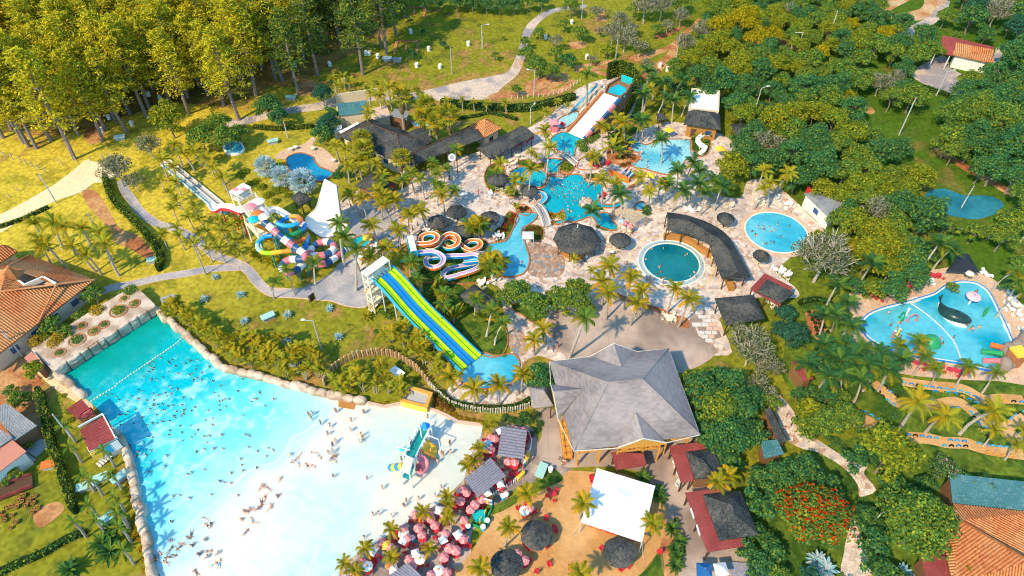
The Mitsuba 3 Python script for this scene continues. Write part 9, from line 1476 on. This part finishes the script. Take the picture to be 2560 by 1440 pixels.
mid_ = [(-52.3,51.9),(-50.9,50.9),(-50.8,50.3),(-49.6,50.4),(-49.2,51.1),(-46.7,50.3),(-46.4,48.7),(-48.3,47.9),(-42.9,50.9),(-42,51.3),(-40.6,51.4),(-39.5,51.4),(-43,47.5),(-42.6,47.8),(-41,48.2),(-36.6,49.8),(-36.2,48.9),(-35.8,48.1),(-37.3,47.7),(-38.5,46.5),(-37.8,46.3),(-36.9,46.2),(-39,44.6),(-35.5,44.5),(-43.9,44.4),(-43.1,44.5),(-41.7,44.1),(-43,40.9),(-42.5,53.3),(-41.9,53.4),(-40.2,53.6),(-37,53.6),(-36.4,53.4),(-36,51.6)] + [(-36.8,60.7),(-35.4,58.4),(-34.4,59.5),(-36.9,59.6),(-33.3,51.5),(-32.6,51.2),(-34.6,51),(-33.2,50.2),(-34.1,48.5)]
people(deep, ('standing', 'standing', 'standing', 'standing', 'waving'), 'in the deep wave pool water', -1.22); people(mid_, ('standing', 'standing', 'standing', 'wading'), 'in the middle of the wave pool', -1.0)
people([(-33.4,42.6),(-33.7,42.2),(-34.1,42.3),(-34.2,41.2),(-32.8,41.1),(-38.7,41.3),(-38.3,40.4),(-37.9,40.6),(-33.3,39.5),(-42.2,38.4),(-38,38.5),(-39.4,37.8),(-40.3,38.8),(-40,39.3),(-40.6,38.1),(-40.8,37.7),(-42,37.2),(-43.2,37),(-41.4,36.6),(-41.7,36.4),(-41.8,35.7),(-38.2,36.7),(-37.3,37.1),(-37.1,36.4),(-35.9,36.9),(-36.2,35.4),(-35.4,35.5),(-43.6,36.3),(-43.1,36),(-43.8,36.2),(-37.8,34.4),(-42.8,34.4)] + [(-30.6,46.9),(-32.6,45.9),(-31.7,45.4),(-33,45.4),(-30.4,44.4),(-32,44.3),(-32.3,43.6),(-32.4,42.7),(-31.2,42.5),(-30.9,43.1),(-32.2,40.8),(-30,50.5),(-28.7,50.6),(-26.7,50.8),(-26.2,50.3),(-29.2,49.7),(-28.7,49.2),(-27.4,48.8),(-26.8,48.9),(-24.4,50),(-23.9,50.3),(-24.1,49.7)], ('sitting', 'lying', 'prone', 'sitting', 'lying'), 'in the white shallows of the wave pool', .06)
people([(-28.3,56.8),(-28.8,56.8),(-28.2,56),(-26.8,55.3),(-25,57.3),(-25.5,53.6),(-24.2,52.4),(-24.5,51.8),(-25.4,54.8),(-22.6,55.8),(-22.4,54.2),(-20.8,53.3),(-20.5,52.7),(-20.9,52.3),(-21,57.1),(-24.9,50.7),(-24.3,50.8),(-23.6,47.1),(-19.1,46.8),(-16.9,45.4),(-14.3,46.1),(-9.2,45.5),(-12,43.9),(-13.6,43.6),(-13.8,42.9),(-9.9,44.3),(-17.6,41.7),(-16.9,41.8),(-15.2,41.5),(-14,52.6),(-8.5,52.1),(-8.3,50.6),(-9.3,50.2),(-10,49.2),(-14.9,49.7),(-12.8,41.1)], ('standing', 'walking', 'standing', 'wading'), 'in the ankle deep shallow water', .0)
# pools
def fill(g, n, seed, dmin=.8):
    r = np.random.default_rng(seed); x0, y0, x1, y1 = g.bounds; out = []
    for _ in range(20000):
        if len(out) >= n: break
        q = (x0 + (x1 - x0) * r.random(), y0 + (y1 - y0) * r.random())
        if g.contains(Point(q)) and all((q[0] - a[0]) ** 2 + (q[1] - a[1]) ** 2 > dmin ** 2 for a in out): out.append(q)
    return out
people(fill(Polygon([(7.3,110.5),(10.7,111),(13.1,110.5),(14,108.9),(13.6,105.9),(12.1,104.6),(11.1,103.4),(10.6,101.2),(10,101.5),(10.1,104.9),(8,105.9),(7.3,107.9)]), 64, 4), ('standing', 'standing', 'waving', 'standing'), 'in the crowd of the main pool', -1.1)
people([(8.2,109.2),(8.6,110.5),(7.8,108.4),(15.9,109.5),(16.5,106.9),(14.6,108.9),(13.7,110.2),(10.4,102.4),(11,101.7),(10.7,101.7),(12.4,100.3),(16,108.4),(8.3,116.5),(8.8,116.2),(7.4,114.8),(6.9,114),(7.6,114),(8.6,114),(6.6,115.6),(11.7,120.2),(11.3,100),(18,98.9)], 'standing', 'at the margins of the main pool', -.95)
people([(7,112.4),(7.3,112.5),(7.7,112.4),(8.3,112.6),(9,112.9),(9.5,112.4),(9.9,111.6),(10.2,111.6),(6.8,111.8),(6.3,110.2),(5.9,109.7),(5.7,109.5),(10.2,119.9),(9.6,119.4),(10.3,120),(4.2,104.6),(4.8,103.6),(4.5,103.9),(16.8,106.1),(17.1,106.6),(16.3,105.6),(19.1,108.9),(19.2,108.4),(14,111.3),(13,113.7),(12.8,115.4),(13.4,115.6),(8.6,120),(9,119.9),(18.5,118.4),(17.1,114),(16.3,111.6),(18.6,106.9),(13,103.9),(12.7,103.6),(14.5,104.9),(13.7,105.6)], ('standing', 'walking', 'standing', 'sitting'), 'on the edge of the main pool', .05)
people([(26.3,119.6),(25.9,117.4),(26.9,116.9),(31.7,117.4),(35.8,124.4),(26.8,115.1),(20,110.6),(22.7,143.2),(22.2,143),(14.3,128.3)] + [(20,111.6),(20,110.8)], 'standing', 'at the pale upper pool', .05); people([(10.5,125.6),(11.2,123.6),(11.2,121.7),(15.4,122.2)] + [(1.6,88)], 'standing', 'in the slide pools', -.8)
people([(24.6,91.4),(26.7,91.7),(23.2,88.8),(25.6,87.3),(25.2,86.9),(25.3,85.7),(24.6,85.1),(25,84.3),(25.5,84.1),(25.9,84.4),(30.2,84.8),(30.2,89.8),(30.6,90.2),(32.7,87.5),(31,85.6)], 'standing', 'in the round dark pool', -.95); people([(22.7,84.4),(23.6,83.8),(23.4,83),(23.2,84),(25.2,82.7),(21.5,85.1),(20.2,84.9),(19.7,87.3),(30.9,84.3),(35.2,86.2),(5.9,69.4),(6.5,69.2),(7,69.2),(34.9,86.2),(15.6,92.8)], ('standing', 'walking', 'sitting'), 'on the plaza near the round dark pool', .05)
people([(48.4,98.2),(50.4,97.4),(47.4,96.5),(48.1,94.7),(46.6,97.2),(46.7,96.1),(46.4,93.1),(45.8,93.3)] + [(44.7,97.4),(45.6,97.4),(45.6,96.7),(43.6,95.1),(43.8,94.9),(44.5,92.9),(45,92.8),(43.3,96.1)], ('standing', 'wading'), 'in the round pale pool', -.95)
people([(60.6,76.3),(59.9,73.6),(61.3,74.1),(61.6,74.1),(60.6,73),(60.5,71.1),(60.3,71.5),(59.5,70.4),(66.6,70.8),(66.4,69.8),(68.7,71),(72.1,73.7),(72.5,73.1),(71.8,72.6),(73.6,73.1),(72.4,72.7),(76.7,80.9)], ('standing', 'wading', 'standing'), 'in the kids pool', -.5)
people([(-32,102.9),(-30,102.5),(-27.6,100.6),(-19.6,91.5),(-22.1,102.1),(-21.9,91.9),(-6.4,106.9),(-23.3,95.8),(-21.7,92.6)], ('standing', 'walking'), 'on the west plaza', .05); people([(6.4,49.6),(6.7,48.8),(7,49.2),(7.2,49.1),(8.8,49)], ('standing', 'walking'), 'at the foot of the hall stairs', .03); people([(38.6,59.6),(38.6,56.4),(38.6,54.6),(37.8,54.4),(40.5,55.9)], ('walking', 'standing'), 'on the upper stone path', .05)
people([(-18.3,38.7),(-12.9,41.2),(-7,43.2),(-6.5,43.3),(-6.7,42.9),(-11.1,40.9),(-9.5,37.6),(-4.3,42.4),(-16.4,37.8),(-10.6,35.3)], ('standing', 'walking', 'sitting'), 'between the tables of the beach bar', .05)
people([(-11.8,55.9),(-12.2,54),(-14,50.6),(-10.9,50.6),(-9.4,50.2)], 'standing', 'on the water playground', .6)
# past the 300 nearest of a kind the rest become one crowd
for word, name, lb in (('person', 'distant_bathers', 'bathers farther off, too small to tell apart'), ('chair', 'distant_chairs', 'plastic chairs farther off, too small to tell apart')):
    ks = [q for q in scene if q == word or q.startswith(word + '_') and q[len(word) + 1:].isdigit()]; ks.sort(key=lambda q: (scene[q]['to_world'].matrix[0][3] ** 2 + scene[q]['to_world'].matrix[1][3] ** 2))
    for i, q in enumerate(ks[296:]): scene[f'{name}__{i + 1:03d}'] = scene.pop(q); labels.pop(q)
    labels[name] = dict(label=lb, category='people' if word == 'person' else 'chairs', kind='stuff')
k = 0
for p in [(-20.3,79.5,5.6),(-19.7,80,5.7)]: t = thing('person', ('person sliding in the left blue lane of the racing slide', 'person sliding near the green lane of the racing slide')[k], 'person'); inst(t, f'person_lying{k}', p[0], p[1], p[2], 30); k += 1
